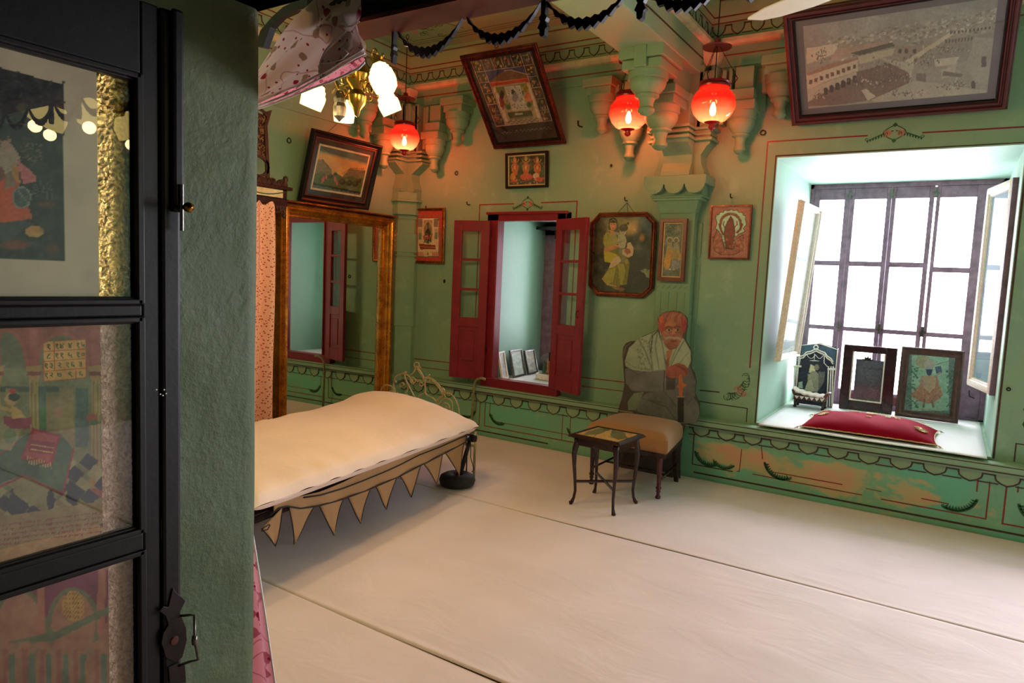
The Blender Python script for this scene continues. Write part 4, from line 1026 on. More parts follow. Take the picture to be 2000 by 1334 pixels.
def pic_lady(c):      # crop (0,100) x2.6667
    c.noise(60, 12, 9, tint=(1, .9, .6)); c.use(0, 100, K2)
    c.poly([(-200, 40), (0, 84), (330, 175), (337, 1095), (-200, 1075)], (24, 24, 22))
    x, y = c.xy(); inm = c.inpoly([(-200, 40), (0, 84), (330, 175), (337, 1095), (-200, 1075)])
    c.noise(70, 45, 4, inm, (1, .8, .4)); c.noise(24, 26, 8, inm, (.9, 1, .9))
    sv = c.c.copy()
    c.spots(40, 0, 100, 330, 420, 9, [(40, 44, 36), (60, 62, 40), (34, 36, 30)], 4); c.ell(110, 295, 36, 28, (88, 78, 30), .7, .6); c.ell(308, 292, 28, 20, (96, 40, 24), .8, .6)
    c.line([(0, 370), (200, 390)], 4, (70, 50, 34)); 
    c.poly([(-60, 560), (40, 560), (110, 720), (170, 870), (60, 895), (-60, 900)], (176, 74, 40)); c.poly([(-60, 700), (60, 650), (150, 850), (70, 890), (-60, 900)], (186, 70, 34))
    c.poly([(5, 480), (60, 480), (110, 560), (70, 640), (20, 660), (-40, 600)], (150, 128, 104)); c.ell(25, 465, 30, 26, (140, 104, 84)); c.ell(18, 452, 26, 14, (40, 30, 28)); c.ell(30, 500, 26, 32, (152, 118, 96))
    c.poly([(85, 560), (120, 590), (190, 650), (188, 680), (120, 692)], (178, 92, 88)); c.poly([(60, 590), (96, 600), (106, 690), (80, 680)], (166, 110, 50))
    c.ell(-5, 640, 30, 40, (110, 60, 50)); c.poly([(20, 640), (60, 620), (80, 700), (30, 720)], (126, 96, 70))
    c.ell(112, 762, 50, 58, (120, 118, 104)); c.ell(112, 762, 42, 50, (66, 72, 66)); c.line([(90, 720), (150, 800)], 5, (110, 108, 90)); c.line([(40, 640), (90, 715)], 6, (110, 106, 90))
    for i, (a, b) in enumerate([((190, 700), (170, 740)), ((215, 680), (225, 730)), ((250, 690), (270, 740)), ((185, 760), (200, 720)), ((240, 770), (235, 700)), ((265, 775), (262, 730))]):
        c.line([a, b], 16, (70, 74, 66)); c.line([a, b], 10, (34, 38, 34))
    c.spots(50, 100, 480, 215, 580, 6, [(96, 84, 70), (120, 92, 76), (40, 44, 36)], 11, .7)
    c.ell(180, 940, 50, 30, (176, 128, 60)); c.poly([(-60, 900), (120, 880), (180, 900), (120, 930), (60, 985), (-60, 990)], (58, 58, 56)); 
    c.ell(80, 1010, 100, 36, (128, 52, 34), .8, .5); c.ell(240, 800, 60, 26, (110, 50, 34), .7, .6); c.ell(280, 1030, 50, 40, (96, 38, 28), .7, .6); c.ell(250, 900, 50, 60, (50, 42, 34), .8, .5)
    c.noise(14, 22, 21, inm)
paint_grid('picture', (XPn, ya-.2, zA[0]), (0, yg1-ya+.2, 0), (0, 0, zA[1]-zA[0]), 200, 220, pic_lady, (186, 168, 136), M['paint'], leaf)
K3 = 2.78
def pic_elephant(c):   # crop (0,600) x2.78
    c.noise(80, 14, 3, tint=(1, .9, .5)); c.use(0, 600, K3)
    for x in range(-300, 470, 480): pass
    c.rect(-400, 110, 575, 1170, (128, 110, 62)); c.rect(-400, 100, 560, 330, (134, 58, 44))
    c.ell(30, 330, 125, 215, (150, 74, 52)); c.ell(30, 330, 105, 195, (96, 92, 62)); c.ell(-330, 330, 125, 215, (96, 92, 62))
    c.ell(335, 330, 150, 195, (150, 74, 52)); c.ell(335, 330, 128, 175, (104, 96, 62)); c.ell(560, 330, 30, 170, (104, 60, 40))
    c.rect(-400, 330, 560, 1050, (112, 106, 66)); c.rect(-400, 430, 320, 460, (60, 70, 50)); 
    for x0, x1 in ((30, 60), (210, 250), (320, 400), (410, 480)):
        c.rect(x0, 440, x1, 760, (70, 84, 66) if x0 in (210, 410) else (132, 112, 62))
    c.rect(250, 480, 320, 700, (124, 104, 60)); c.rect(215, 540, 250, 660, (66, 96, 40))
    for x in (185, 520, -20):
        c.rect(x-25, 120, x+25, 320, (150, 70, 54)); c.rect(x-24, 400, x+24, 930, (150, 126, 66)); c.rect(x-16, 400, x-8, 930, (118, 92, 44)); c.rect(x+6, 400, x+12, 930, (118, 92, 44))
        c.poly([(x-45, 320), (x+45, 315), (x+24, 400), (x-24, 400)], (158, 118, 64)); c.rect(x-38, 350, x+38, 372, (122, 40, 34))
        if x > 500: c.rect(x-35, 930, x+35, 980, (160, 112, 52)); c.poly([(x-70, 1050), (x-30, 985), (x+50, 975), (x+50, 1035)], (140, 70, 44))
    for i in range(6):
        for j in range(6):
            x0 = -100+i*115+j*40; y0 = 830+j*62-i*8
            c.poly([(x0, y0), (x0+60, y0+45), (x0+15, y0+100), (x0-45, y0+55)], (26, 32, 46) if (i+j) % 2 else (146, 132, 84))
    c.poly([(60, 1000), (90, 955), (160, 1085), (100, 1160), (40, 1110)], (24, 30, 44)); c.poly([(375, 935), (465, 1000), (400, 1080), (355, 1045)], (24, 30, 44)); c.poly([(405, 860), (445, 890), (400, 950), (375, 905)], (24, 30, 44))
    c.poly([(60, 955), (100, 900), (220, 960), (200, 1070), (170, 1080), (80, 1015)], (134, 124, 78)); c.poly([(200, 970), (260, 985), (290, 1030), (250, 1120), (215, 1100)], (128, 118, 76)); c.ell(275, 1050, 20, 60, (26, 32, 46))
    c.poly([(-100, 780), (80, 730), (180, 670), (330, 690), (400, 770), (340, 1015), (130, 920), (90, 925), (-100, 990)], (62, 84, 56))
    c.line([(400, 770), (340, 1015), (130, 915), (0, 975)], 11, (138, 44, 44)); c.line([(0, 800), (90, 735)], 8, (138, 44, 44))
    c.poly([(175, 655), (330, 695), (280, 862), (112, 822)], (142, 30, 44)); c.poly([(190, 672), (315, 705), (272, 840), (130, 806)], (166, 66, 62))
    for k in range(9): c.line([(150+k*15, 810+k*4), (158+k*15, 850+k*3)], 5, (200, 150, 96))
    c.poly([(165, 720), (300, 735), (280, 800), (150, 785)], (132, 28, 42)); c.line([(170, 745), (290, 765)], 5, (206, 160, 100)); c.line([(165, 770), (285, 790)], 5, (206, 160, 100))
    c.poly([(-60, 560), (20, 560), (130, 640), (60, 780), (-60, 760)], (140, 128, 84)); c.ell(55, 700, 36, 40, (108, 116, 74))
    c.poly([(20, 590), (130, 605), (170, 595), (165, 660), (60, 660), (20, 630)], (132, 36, 58)); c.poly([(60, 530), (110, 560), (140, 600), (60, 605)], (186, 150, 76)); c.ell(60, 500, 34, 34, (176, 140, 84)); c.ell(76, 488, 32, 22, (40, 32, 26)); c.ell(70, 455, 22, 14, (158, 40, 36)); c.line([(60, 560), (0, 545)], 20, (176, 140, 84))
    c.ell(320, 570, 24, 30, (150, 104, 70)); c.ell(500, 600, 30, 24, (150, 74, 52)); c.ell(510, 626, 24, 14, (76, 92, 56))
    c.poly([(238, 188), (462, 176), (470, 382), (236, 402)], (196, 142, 58))
    for k in range(5):
        c.line([(238+k*56, 188-k*3), (236+k*58.5, 402-k*5)], 4, (152, 66, 32)); c.line([(238, 188+k*53.5), (463, 176+k*51.5)], 4, (152, 66, 32))
    c.poly([(-400, 1200), (575, 1050), (575, 1170), (-400, 1420)], (142, 116, 74))
    for k in range(5):
        yy = 1110+k*26
        for j in range(46):
            x0 = -60+j*14+((j*7+k*5) % 4); y0 = yy - .13*(x0-100)+62
            if x0 < 545 and (j+k*3) % 7: c.line([(x0, y0), (x0+9, y0-1.5)], 4, (132, 52, 36)); c.line([(x0+3, y0), (x0+2+(j % 3), y0+8)], 3, (132, 52, 36))
    c.line([(578, 100), (582, 1190)], 5, (150, 70, 36)); c.line([(0, 106), (575, 100)], 4, (170, 90, 50))
    c.noise(16, 16, 31); c.noise(90, 26, 33)
paint_grid('picture', (XPn, ya-.2, zB[0]), (0, LY(205)-ya+.2, 0), (0, 0, zB[1]-zB[0]), 260, 300, pic_elephant, (176, 132, 84), M['paint'], leaf)
def pic_palace(c):     # crop (0,600) x1.817
    c.noise(80, 14, 3); c.use(0, 600, 1.817)
    c.rect(-300, 900, 395, 1500, (140, 96, 60)); c.rect(-300, 930, 385, 1120, (110, 30, 56))
    for cx_ in (260, 70, -110):
        c.ell(cx_, 1130, 95, 135, (92, 96, 60)); c.ell(cx_, 1130, 78, 118, (150, 100, 66)); 
        if cx_ == 260:
            c.ell(cx_, 1060, 40, 54, (176, 130, 50))
            for i in range(30): c.line([(230+(i % 5)*14, 1015+(i//5)*16), (238+(i % 5)*14, 1022+(i//5)*16)], 4, (98, 70, 30))
    for x in (145, 360, -50): c.rect(x-14, 930, x+14, 1160, (156, 92, 62))
    c.poly([(-300, 1260), (200, 1150), (390, 1060), (390, 1085), (200, 1180), (-300, 1290)], (86, 96, 60)); c.rect(-300, 1190, 390, 1400, (136, 92, 58), .7)
    for x in (20, 90, 150, 210, 270, 345): c.rect(x-9, 1200, x+9, 1500, (128, 74, 50)); c.rect(x+12, 1230, x+34, 1500, (74, 92, 66)); c.ell(x, 1200, 22, 14, (150, 100, 66))
    c.line([(400, 900), (408, 1500)], 4, (160, 100, 70)); c.noise(16, 16, 31); c.noise(90, 26, 33)
paint_grid('picture', (XPn, ya-.2, zC_[0]), (0, LY(215)-ya+.2, 0), (0, 0, zC_[1]-zC_[0]), 180, 180, pic_palace, (150, 110, 80), M['paint'], leaf)
# numerals of the number square, written in Devanagari digits
rows_ = ['१ १४ ४ १५', '८ ११ ५ १०', '१३ २ १६ ३', '१२ ७ ९ ६']
for r_, row in enumerate(rows_):
    for c__, s_ in enumerate(row.split(' ')):
        px_ = (238+28+c__*57.5)/K3; py_ = 600+(190+38+r_*52-c__*3)/K3
        p = P(px_, py_, 0, XPn+.0008)
        tc = bpy.data.curves.new('numeral', 'FONT'); tc.body = s_; tc.size = .0165; tc.align_x = 'CENTER'
        to = bpy.data.objects.new('tmp', tc); COL.objects.link(to)
        me = bpy.data.meshes.new_from_object(to.evaluated_get(bpy.context.evaluated_depsgraph_get())); bpy.data.objects.remove(to)
        me.materials.clear(); me.materials.append(M['leaf_line'])
        if len(me.vertices):
            o = bpy.data.objects.new('numeral', me); COL.objects.link(o); o.parent = leaf; o.matrix_parent_inverse = wm(leaf).inverted()
            o.rotation_euler = (PI/2, 0, PI/2); o.location = p
# bolt with brass knob, latch plate with D handle, hinge plate
kz = P(350, 405, 0, XL+.02)
obj('bolt_rod', MB().tube([(XL+.026, yc-.010, 1.62), (XL+.026, yc-.010, 1.72)], .004, 8), M['grey_metal'], leaf)
obj('bolt_knob', MB().lathe([(0, 0), (.004, .001), (.004, .012), (.009, .016), (.0115, .024), (.009, .032), (0, .035)], (XL+.024, yc-.008, kz.z), 16, mat=Matrix.Rotation(PI/2, 4, 'Y')), M['brass'], leaf, smooth=True)
obj('hinge_plate', MB().box(XL, XL+.002, LY(312), LY(345), P(320, 1052, 0, XL).z, P(320, 1012, 0, XL).z), M['brown_wood'], leaf, bevel=.001)
def QL(x, y): p = P(280+x/3.993, 1000+y/3.993, 0, XL+.009); return p
plate = [(225, 590), (265, 640), (290, 655), (325, 690), (280, 780), (330, 900), (335, 1000), (300, 1130), (240, 1170), (170, 1130), (135, 1020), (150, 940), (190, 880), (170, 810), (120, 770), (150, 735), (190, 740)]
obj('latch_plate', MB().prism([QL(*q) for q in plate], (.003, 0, 0)), M['iron'], leaf, bevel=.001)
obj('latch_plate', MB().prism([QL(*q) for q in [(190, 1210), (250, 1180), (320, 1190), (330, 1330), (200, 1330)]], (.003, 0, 0)), M['iron'], leaf, bevel=.001)
obj('keyhole_boss', MB().lathe([(0, 0), (.011, 0), (.009, .004), (0, .005)], QL(235, 1000)+Vector((.002, 0, 0)), 14, mat=Matrix.Rotation(PI/2, 4, 'Y')), M['brown_wood'], leaf, smooth='auto')
h0 = QL(285, 810); h1 = QL(330, 1140)
obj('handle', MB().tube([h0, h0+Vector((.02, .010, .004)), h0+Vector((.032, .016, .006)), Vector((XL+.042, h0.y+.016, (h0.z+h1.z)/2)), h1+Vector((.032, .012, .002)), h1+Vector((.018, .0, -.002)), h1+Vector((.0, -.02, -.01))], .0032, 8).lathe([(0, -.012), (.006, -.010), (.007, 0), (.006, .010), (0, .012)], (XL+.042, h0.y+.016, (h0.z+h1.z)/2), 10), M['grey_metal'], leaf, smooth=True)
rsn = random.Random(3)
obj('paint_chips', (lambda m: [m.prism([QL(*(q[0]+dx, q[1]+dy)) for q in [(0, 0), (9, 3), (6, 12), (-3, 9)]], (.0005, 0, 0)) for dx, dy in [(100, -960), (130, -925), (160, -960), (175, -930), (150, -915)]] and m)(MB()), M['white_paint'], leaf)

# dark lintel beam with the carved garlands hanging from it
lint = thing('lintel_beam', 'black and red wooden beam with carved garlands across the doorway top', 'beam', (0, 1.26, 2.15))
lint_body = obj('beam', MB().box(-1.42, 1.7, 1.216, 1.31, 2.150, 2.42), M['black_wood'], lint, bevel=.004)
obj('soffit_board', MB().box(-1.42, 1.7, 1.214, 1.312, 2.141, 2.150), M['brown_wood'], lint)
obj('beam_moulding', MB().box(-1.42, 1.7, 1.195, 1.22, 2.185, 2.24), M['black_wood'], lint, bevel=.006)
br = [P(*q, 1, 1.30) for q in [(500, 90), (508, 60), (530, 34), (552, 14), (600, -10), (640, -12), (640, 20), (580, 18), (548, 32), (528, 52), (514, 92)]]
obj('bracket', MB().prism(br, (0, .02, 0)), M['black_wood'], lint)
def swag(x0, x1, sag, z0):
    N = 11; top = []; bot = []
    for i in range(N*2+1):
        u = i/(N*2); x = x0+(x1-x0)*u; s_ = math.sin(u*PI)
        z = z0 - sag*(4*u*(1-u))**.9
        w = .0016+.0058*s_
        j = .0085*s_ if i % 2 else -.001
        top.append((x, 1.300, z+w+j*.5)); bot.append((x-(.003 if i % 2 else 0), 1.300, z-w-j))
    m = MB()
    for i in range(N*2):
        m.hexa([bot[i], bot[i+1], (bot[i+1][0], 1.310, bot[i+1][2]), (bot[i][0], 1.31, bot[i][2]), top[i], top[i+1], (top[i+1][0], 1.31, top[i+1][2]), (top[i][0], 1.31, top[i][2])])
    return m
for k in range(10):
    x0 = -1.207+k*.2115
    obj('garland', swag(x0, x0+.2, .062, 2.143), M['black_wood'], lint)
def drop(x, s=1.0):
    pts = [(0, 0), (.006, -.002), (.005, -.03), (.010, -.038), (.006, -.045), (.012, -.058), (.007, -.062), (.006, -.074), (0, -.078), (-.006, -.074), (-.007, -.062), (-.012, -.058), (-.006, -.045), (-.010, -.038), (-.005, -.03), (-.006, -.002)]
    obj('garland_drop', MB().prism([(x+a*s, 1.296, 2.143+b) for a, b in pts], (0, .014, 0)), M['black_wood'], lint)
drop(-1.218, .55)
for x in (-.787, -.565, -.355, -.145, .07): drop(x)

# curtain thrown over to the left, and its hem by the floor
cur = thing('door_curtain', 'white curtain with pink blossoms, gathered up at the top left of the doorway', 'curtain', (-1.8, 1.36, 2.1))
TE = [(700, -70), (668, -45), (640, -20), (610, 0), (575, 30), (545, 65), (515, 110), (488, 150), (450, 190)]
ME = [(706, 55), (690, 60), (664, 70), (636, 86), (606, 104), (576, 124), (545, 146), (512, 168), (460, 205)]
BE = [(712, 108), (694, 118), (668, 132), (640, 148), (612, 162), (584, 176), (552, 190), (515, 206), (470, 224)]
def lerp_path(pts, u):
    f = u*(len(pts)-1); i = min(int(f), len(pts)-2); t = f-i
    return (pts[i][0]*(1-t)+pts[i+1][0]*t, pts[i][1]*(1-t)+pts[i+1][1]*t)
def curtain_fn(y0_, amp, ph, e0=TE, e1=ME, e2=BE, inset_=0.0):
    def f(u, v):
        a = lerp_path(e0, u); b = lerp_path(e1, u); c = lerp_path(e2, u)
        q = (1-v)*(1-v); r = 2*v*(1-v); s_ = v*v
        mx = (2*b[0]-.5*(a[0]+c[0]), 2*b[1]-.5*(a[1]+c[1]))
        px = q*a[0]+r*mx[0]+s_*c[0]; py = q*a[1]+r*mx[1]+s_*c[1]
        dy = amp*(math.sin(v*9.5+u*2.2+ph) + .45*math.sin(v*21-u*5+ph)) * (.55+.45*math.sin(min(1, v*1.4)*PI/2))
        p = P(px, py, 1, y0_); return (p.x, p.y+dy, p.z)
    return f
def uvgrid(name, fn, nu, nv, m, parent, su=1.0, sv=1.0):
    o = obj(name, MB().grid(fn, nu, nv), m, parent, smooth=True)
    uv = o.data.uv_layers.new(name='UV'); vi = np.zeros(len(o.data.loops), np.int32); o.data.loops.foreach_get('vertex_index', vi)
    d = np.stack([(vi % (nu+1))/nu*su, (vi//(nu+1))/nv*sv], -1).astype(np.float32); uv.data.foreach_set('uv', d.ravel()); return o
uvgrid('drape', curtain_fn(1.185, .013, 0), 90, 60, M['floral'], cur, 1.25, .62)
# lapped folds near the free end
F0 = [(704, -30), (700, 20), (694, 60)]
uvgrid('fold', curtain_fn(1.168, .004, 1.0, [(678, 60), (664, 76), (640, 96), (626, 118), (622, 140)], [(690, 84), (676, 100), (656, 118), (640, 134), (626, 148)], [(664, 128), (655, 134), (644, 142), (634, 150), (626, 156)]), 24, 16, M['floral'], cur, .4, .2)
uvgrid('fold', curtain_fn(1.20, .006, 2.0, [(672, -40), (690, 20), (700, 60), (708, 90), (712, 108)], [(655, 20), (668, 50), (684, 80), (696, 100), (700, 112)], [(640, 60), (650, 84), (668, 100), (680, 116), (690, 124)]), 24, 16, M['floral'], cur, .35, .3)
def hem(pts, r, dy=0.0, m='piping_white'):
    obj('piped_hem', MB().tube([P(x, y, 1, 1.178+dy*.8) for x, y in pts], r, 8), M[m], cur, smooth=True)
hem([(712, 104), (694, 112), (668, 128), (640, 146), (612, 160), (584, 175), (552, 189), (515, 203), (470, 220)], .0028, -.012)
hem([(712, 122), (700, 134), (675, 146), (645, 160), (615, 170), (580, 184), (540, 200), (500, 214), (470, 224)], .0028, .0)
hem([(709, 96), (690, 108), (665, 122), (640, 138), (610, 154), (580, 170)], .002, -.02)
hem([(676, 60), (655, 78), (636, 98), (626, 120), (623, 140), (628, 148)], .0022, -.02); hem([(628, 124), (648, 122), (668, 116), (680, 104), (668, 92)], .0018, -.022)
BE2 = [(712, 122), (700, 134), (675, 146), (645, 160), (615, 170), (580, 184), (540, 200), (500, 214), (470, 224)]
TE2 = [(710, 104), (694, 110), (668, 124), (640, 140), (612, 154), (584, 168), (552, 180), (515, 196), (470, 214)]
uvgrid('lower_fold', curtain_fn(1.195, .003, 1, TE2, [((a[0]+b[0])/2, (a[1]+b[1])/2) for a, b in zip(TE2, BE2)], BE2), 60, 10, M['floral_pink'], cur, 1.2, .12)
obj('tie_string', MB().tube([P(*q, 1, 1.17) for q in [(668, 44), (676, 50), (686, 52), (696, 46), (702, 42)]], .0015, 5).tube([P(*q, 1, 1.17) for q in [(672, 30), (674, 42), (680, 52), (690, 50)]], .0015, 5), M['white_paint'], cur)
# lower part hanging behind the wall edge to the floor
def low(u, v):
    z = 2.02*(1-v)+.012*v; e = -1.635 if z > .85 else -1.635+.205*((.85-z)/.85)**.9
    x = -1.86+(e+1.86)*u
    return (x, 1.215+.022*math.sin(u*17+v*1.5)*(.4+.6*v), z)
o = uvgrid('hanging_fall', low, 50, 60, M['floral_pink'], cur, .35, 2.4)
obj('piped_hem', MB().tube([Vector(low(1, v))+Vector((.001, 0, 0)) for v in np.linspace(.3, 1, 30)], .0025, 6), M['piping_white'], cur, smooth=True)

# ================================================================ MIRROR, CABINET, LEFT WALL
MX = XW+.07
mir = thing('standing_mirror', 'tall mirror in a wide gilded frame against the left wall behind the bed', 'mirror', (MX, 4.4375, 0), (0, 0, MIRROR_TURN))
mirW = 1.42; 
def mloc(m): return m
ol = [(-.6925, .10), (.6925, .10), (.6925, 2.09), (-.6925, 2.09)]
fr_ = moulding(ol, [(0, 0), (0, .085), (.012, .10), (.020, .115), (.030, .112), (.038, .12), (.050, .122), (.060, .110), (.066, .085), (.074, .080), (.082, .085), (.090, .070), (.094, .045), (.104, .048), (.112, .032), (.112, 0)])
lm = Matrix(((0, 0, 1, 0), (1, 0, 0, 0), (0, 1, 0, 0), (0, 0, 0, 1)))   # (y, z, out) -> (x out, y, z)
def lmap(mb): mb.v = [tuple(lm @ Vector(v)) for v in mb.v]; return mb
obj('frame', lmap(fr_), M['gold'], mir, smooth='auto', local=True)
beads = MB()
for x0, y0_, x1, y1_ in ((-.6925, 2.09, .6925, 2.09), (.6925, .10, .6925, 2.09), (-.6925, .10, -.6925, 2.09)):
    L = math.hypot(x1-x0, y1_-y0_); nb = int(L/.018)
    ix = -1 if x0 > .7 else 1
    for i in range(nb):
        a = (i+.5)/nb; y = x0+(x1-x0)*a; z = y0_+(y1_-y0_)*a
        if x0 == x1: y += ix*.012 
        else: z -= .012
        s_ = .007; c0 = Vector((.102, y, z))
        beads.add([c0+Vector(d)*s_ for d in ((0,1,0),(0,0,1),(0,-1,0),(0,0,-1),(1.0,0,0))], [(0,1,4),(1,2,4),(2,3,4),(3,0,4)])
obj('beading', beads, M['old_gold'], mir, local=True)
obj('mirror_glass', MB().box(.022, .026, -.585, .585, .205, 1.985), M['mirror'], mir, local=True)
obj('backing_board', MB().box(0, .02, -.68, .68, .02, 2.08), M['brown_wood'], mir, local=True)
obj('foot', boxes((0, .10, -.66, -.52, 0, .11), (0, .10, .54, .68, 0, .11)), M['gold'], mir, local=True, bevel=.006)
obj('cornice_board', MB().box(.0, .14, -.71, .71, 2.09, 2.105), M['old_gold'], mir, local=True, bevel=.005)

# dark framed landscape leaning above the mirror
def fr_corners(px, xw): return [P(x, y, 0, v) for (x, y), v in zip(px, xw)]
BLp = P(580, 390, 0, XW+.10); BRp = P(715, 409, 0, XW+.10)
def pic_hills(c):      # crop (580,230) x6.67
    c.use(580, 230, 6.67); T = [(360, 405), (905, 560), (780, 1010), (250, 920)]
    c.poly([(330, 380), (930, 540), (790, 1030), (220, 930)], (214, 164, 96)); x, y = c.xy()
    top = 400+(x-360)*.27
    c.put(y < top+55, (86, 104, 96)); c.put((y >= top+40) & (y < top+75), (150, 150, 104), .6); c.noise(120, 30, 2, None, (1, .8, .4))
    hL = 560+(x-320)**2*.008; c.put((x < 450) & (y > 545+np.clip(x-330, 0, 200)*1.1), (132, 118, 84)); 
    c.put((x > 560) & (y > 800-np.clip(x-560, 0, 130)*1.05+np.clip(x-690, 0, 300)*.12), (126, 110, 78)); c.put(y > 720+(x-300)*.12+18*np.sin(x/30), (84, 104, 56)); 
    rr = random.Random(3)
    for k in range(160):
        a, b = rr.uniform(290, 860), rr.uniform(570, 860)
        if (a < 440 and b > 560+(a-330)*1.1) or (a > 600 and b > 700): c.line([(a, b), (a+18, b-8), (a+30, b+4)], 4, rr.choice([(176, 150, 118), (84, 78, 60), (60, 72, 50)]), .8)
    for k in range(12): c.ell(335+k*9, 545+k*11, 5, 8, (24, 26, 18))
    for k in range(14): c.ell(600+k*20, max(650, 725-k*15)+k*1.2, 5, 8, (24, 26, 18))
    for a, b, r in ((590, 835, 42), (680, 850, 40), (760, 860, 40), (440, 760, 30), (500, 730, 24), (330, 800, 40), (810, 820, 30)): c.ell(a, b, r, r*.9, (44, 52, 34)); c.ell(a-6, b-8, r*.6, r*.5, (76, 84, 50))
    for a, b in ((350, 800), (380, 770), (520, 850), (330, 820), (495, 800)): c.ell(a, b, 12, 34, (196, 110, 96)); c.ell(a, b-38, 9, 9, (150, 100, 76))
    c.put(y > 868+(x-250)*.2, (88, 106, 104)); c.put((y > 852+(x-250)*.2) & (y < 880+(x-250)*.2+6*np.sin(x/9)), (34, 40, 30)); c.spots(14, 280, 890, 760, 960, 12, [(40, 50, 44), (120, 136, 130)], 4, .8, .4)
leanx = XW+.27
framed('framed_landscape', 'black framed landscape painting with wide grey mat, leaning out above the mirror', 'picture', BLp, BRp, P(610, 250, 0, leanx), .055, .04, M['black_wood'], pic_hills, (214, 164, 96), 130, 'cove', .045, flat('charcoal_mat', rgb(58, 48, 50), .7, 0, .05), fillet=(.012, M['brown_wood']), slip=(.016, M['cream']))
# carved cabinet and peach curtain at the left edge of the view
cab = thing('carved_cabinet', 'dark carved wooden stand with fretwork crest, beside the gilded mirror', 'cabinet', (XW+.25, 3.2, 0))
cxf0, cxf1 = XW+.01, XW+.40; CY = 3.63
obj('entablature', boxes((cxf0, cxf1, 2.5, CY, 2.03, 2.085), (cxf0, cxf1-.01, 2.5, CY, 2.085, 2.155), (cxf0, cxf1+.02, 2.48, CY+.03, 2.155, 2.18)), M['dark_wood'], cab, bevel=.004)
obj('painted_panel', MB().box(cxf1-.012, cxf1+.002, 3.0, CY-.05, 2.09, 2.15), M['cream'], cab)
obj('panel_garland', MB().tube([(cxf1+.004, 3.2+.4*u, 2.14-.035*math.sin(u*PI)) for u in np.linspace(0, 1, 12)], .004, 5), M['leaf_line'], cab)
cr = MB()
for i in range(6):
    y = CY-.06-i*.09
    cr.prism([(cxf1-.02, y+.045*math.cos(a), 2.18+.055*math.sin(a)) for a in np.linspace(0, PI, 9)], (.02, 0, 0))
    for k in (-1, 0, 1): cr.tube([(cxf1+.003, y, 2.185), (cxf1+.006, y+k*.022, 2.225)], .005, 5)
obj('crest_shells', cr, M['carved_wood'], cab)
obj('finial', MB().lathe([(.016, 2.18), (.02, 2.20), (.012, 2.215), (.022, 2.24), (.018, 2.26), (0, 2.27)], (cxf1-.02, CY-.01, 0), 12), M['carved_wood'], cab, smooth=True)
# fretwork upright: scrolling pierced board
fw_ = MB(); YF = 3.47
fw_.strip([(cxf1-.05, YF, 2.18), (cxf1-.05, YF-.01, 2.35), (cxf1-.05, YF-.02, 2.5), (cxf1-.05, YF-.03, 2.62), (cxf1-.05, YF+.0, 2.72), (cxf1-.05, YF-.04, 2.70)], .028, (1,0,0), .02)
fw_.strip([(cxf1-.05, YF-.05+.09*math.cos(a)-.04, 2.31+.075*math.sin(a)) for a in np.linspace(0, 2*PI, 15)[:-1]], .02, (1,0,0), .02, closed=True)
fw_.tube([(cxf1-.04, YF-.02, 2.71), (cxf1-.04, YF-.08, 2.735), (cxf1-.04, YF-.14, 2.71)], .012, 6)
rr = random.Random(9); fs_ = MB()
for k in range(60):
    z = 2.38+.33*rr.random(); y = YF-.03-.19*rr.random(); r = .012+.012*rr.random(); a0 = rr.uniform(0, 6)
    fs_.tube([(cxf1-.042, y+r*(1-.08*i)*math.cos(a0+i*.6), z+r*(1-.08*i)*math.sin(a0+i*.6)) for i in range(9)], .0035, 4)
obj('fretwork_scrolls', fs_, flat('tan_fretwork', rgb(150,112,72), .5, 0, .2), cab)['kind'] = 'stuff'; obj('fretwork', fw_, M['carved_wood'], cab); obj('fretwork_backing', MB().prism([(cxf1-.058, y, z) for y, z in [(YF-.02, 2.37), (YF-.02, 2.52), (YF-.03, 2.62), (YF-.01, 2.70), (YF-.22, 2.72), (YF-.22, 2.40), (YF-.12, 2.385)]], (.006, 0, 0)), M['carved_wood'], cab)
dr = MB().tube([(cxf1+.0, CY-.02, 2.03), (cxf1, CY-.07, 1.985), (cxf1, CY-.14, 1.97), (cxf1, CY-.20, 2.0)], .010, 6).lathe([(0, 1.93), (.018, 1.945), (.02, 1.965), (.008, 1.985), (.006, 2.03)], (cxf1, CY-.035, 0), 10)
for i in range(7): dr.prism([(cxf1-.004, CY-.03-.03*i, 2.03), (cxf1-.004, CY-.06-.03*i, 2.03), (cxf1-.004, CY-.045-.03*i, 1.985-.012*(i % 2))], (.01, 0, 0))
obj('apron_carving', dr, M['carved_wood'], cab)
obj('post', boxes((cxf0, cxf0+.05, CY-.05, CY, 0, 2.03), (cxf1-.05, cxf1-.0, 2.5, 2.55, 0, 2.03), (cxf0, cxf0+.05, 2.5, 2.55, 0, 2.03)), M['dark_wood'], cab)
pc = thing('peach_curtain', 'peach curtain with tiny red sprigs hanging beside the gilded mirror', 'curtain', (cxf1+.04, 3.3, 2.0))
def pcf(u, v):
    y = 2.6+(CY-.185-2.6)*u; z = 2.03+.0*v - 2.0*v
    if v < .04: z += .015*math.sin(u*60)
    return (cxf1+.05+.05*math.sin(u*40+.4*math.sin(v*3))*(.35+.65*v**.3)+.012*math.sin(u*19+2), y+.010*math.sin(v*6), z)
uvgrid('drape', pcf, 150, 60, M['peach'], pc, 1.1, 2.2)

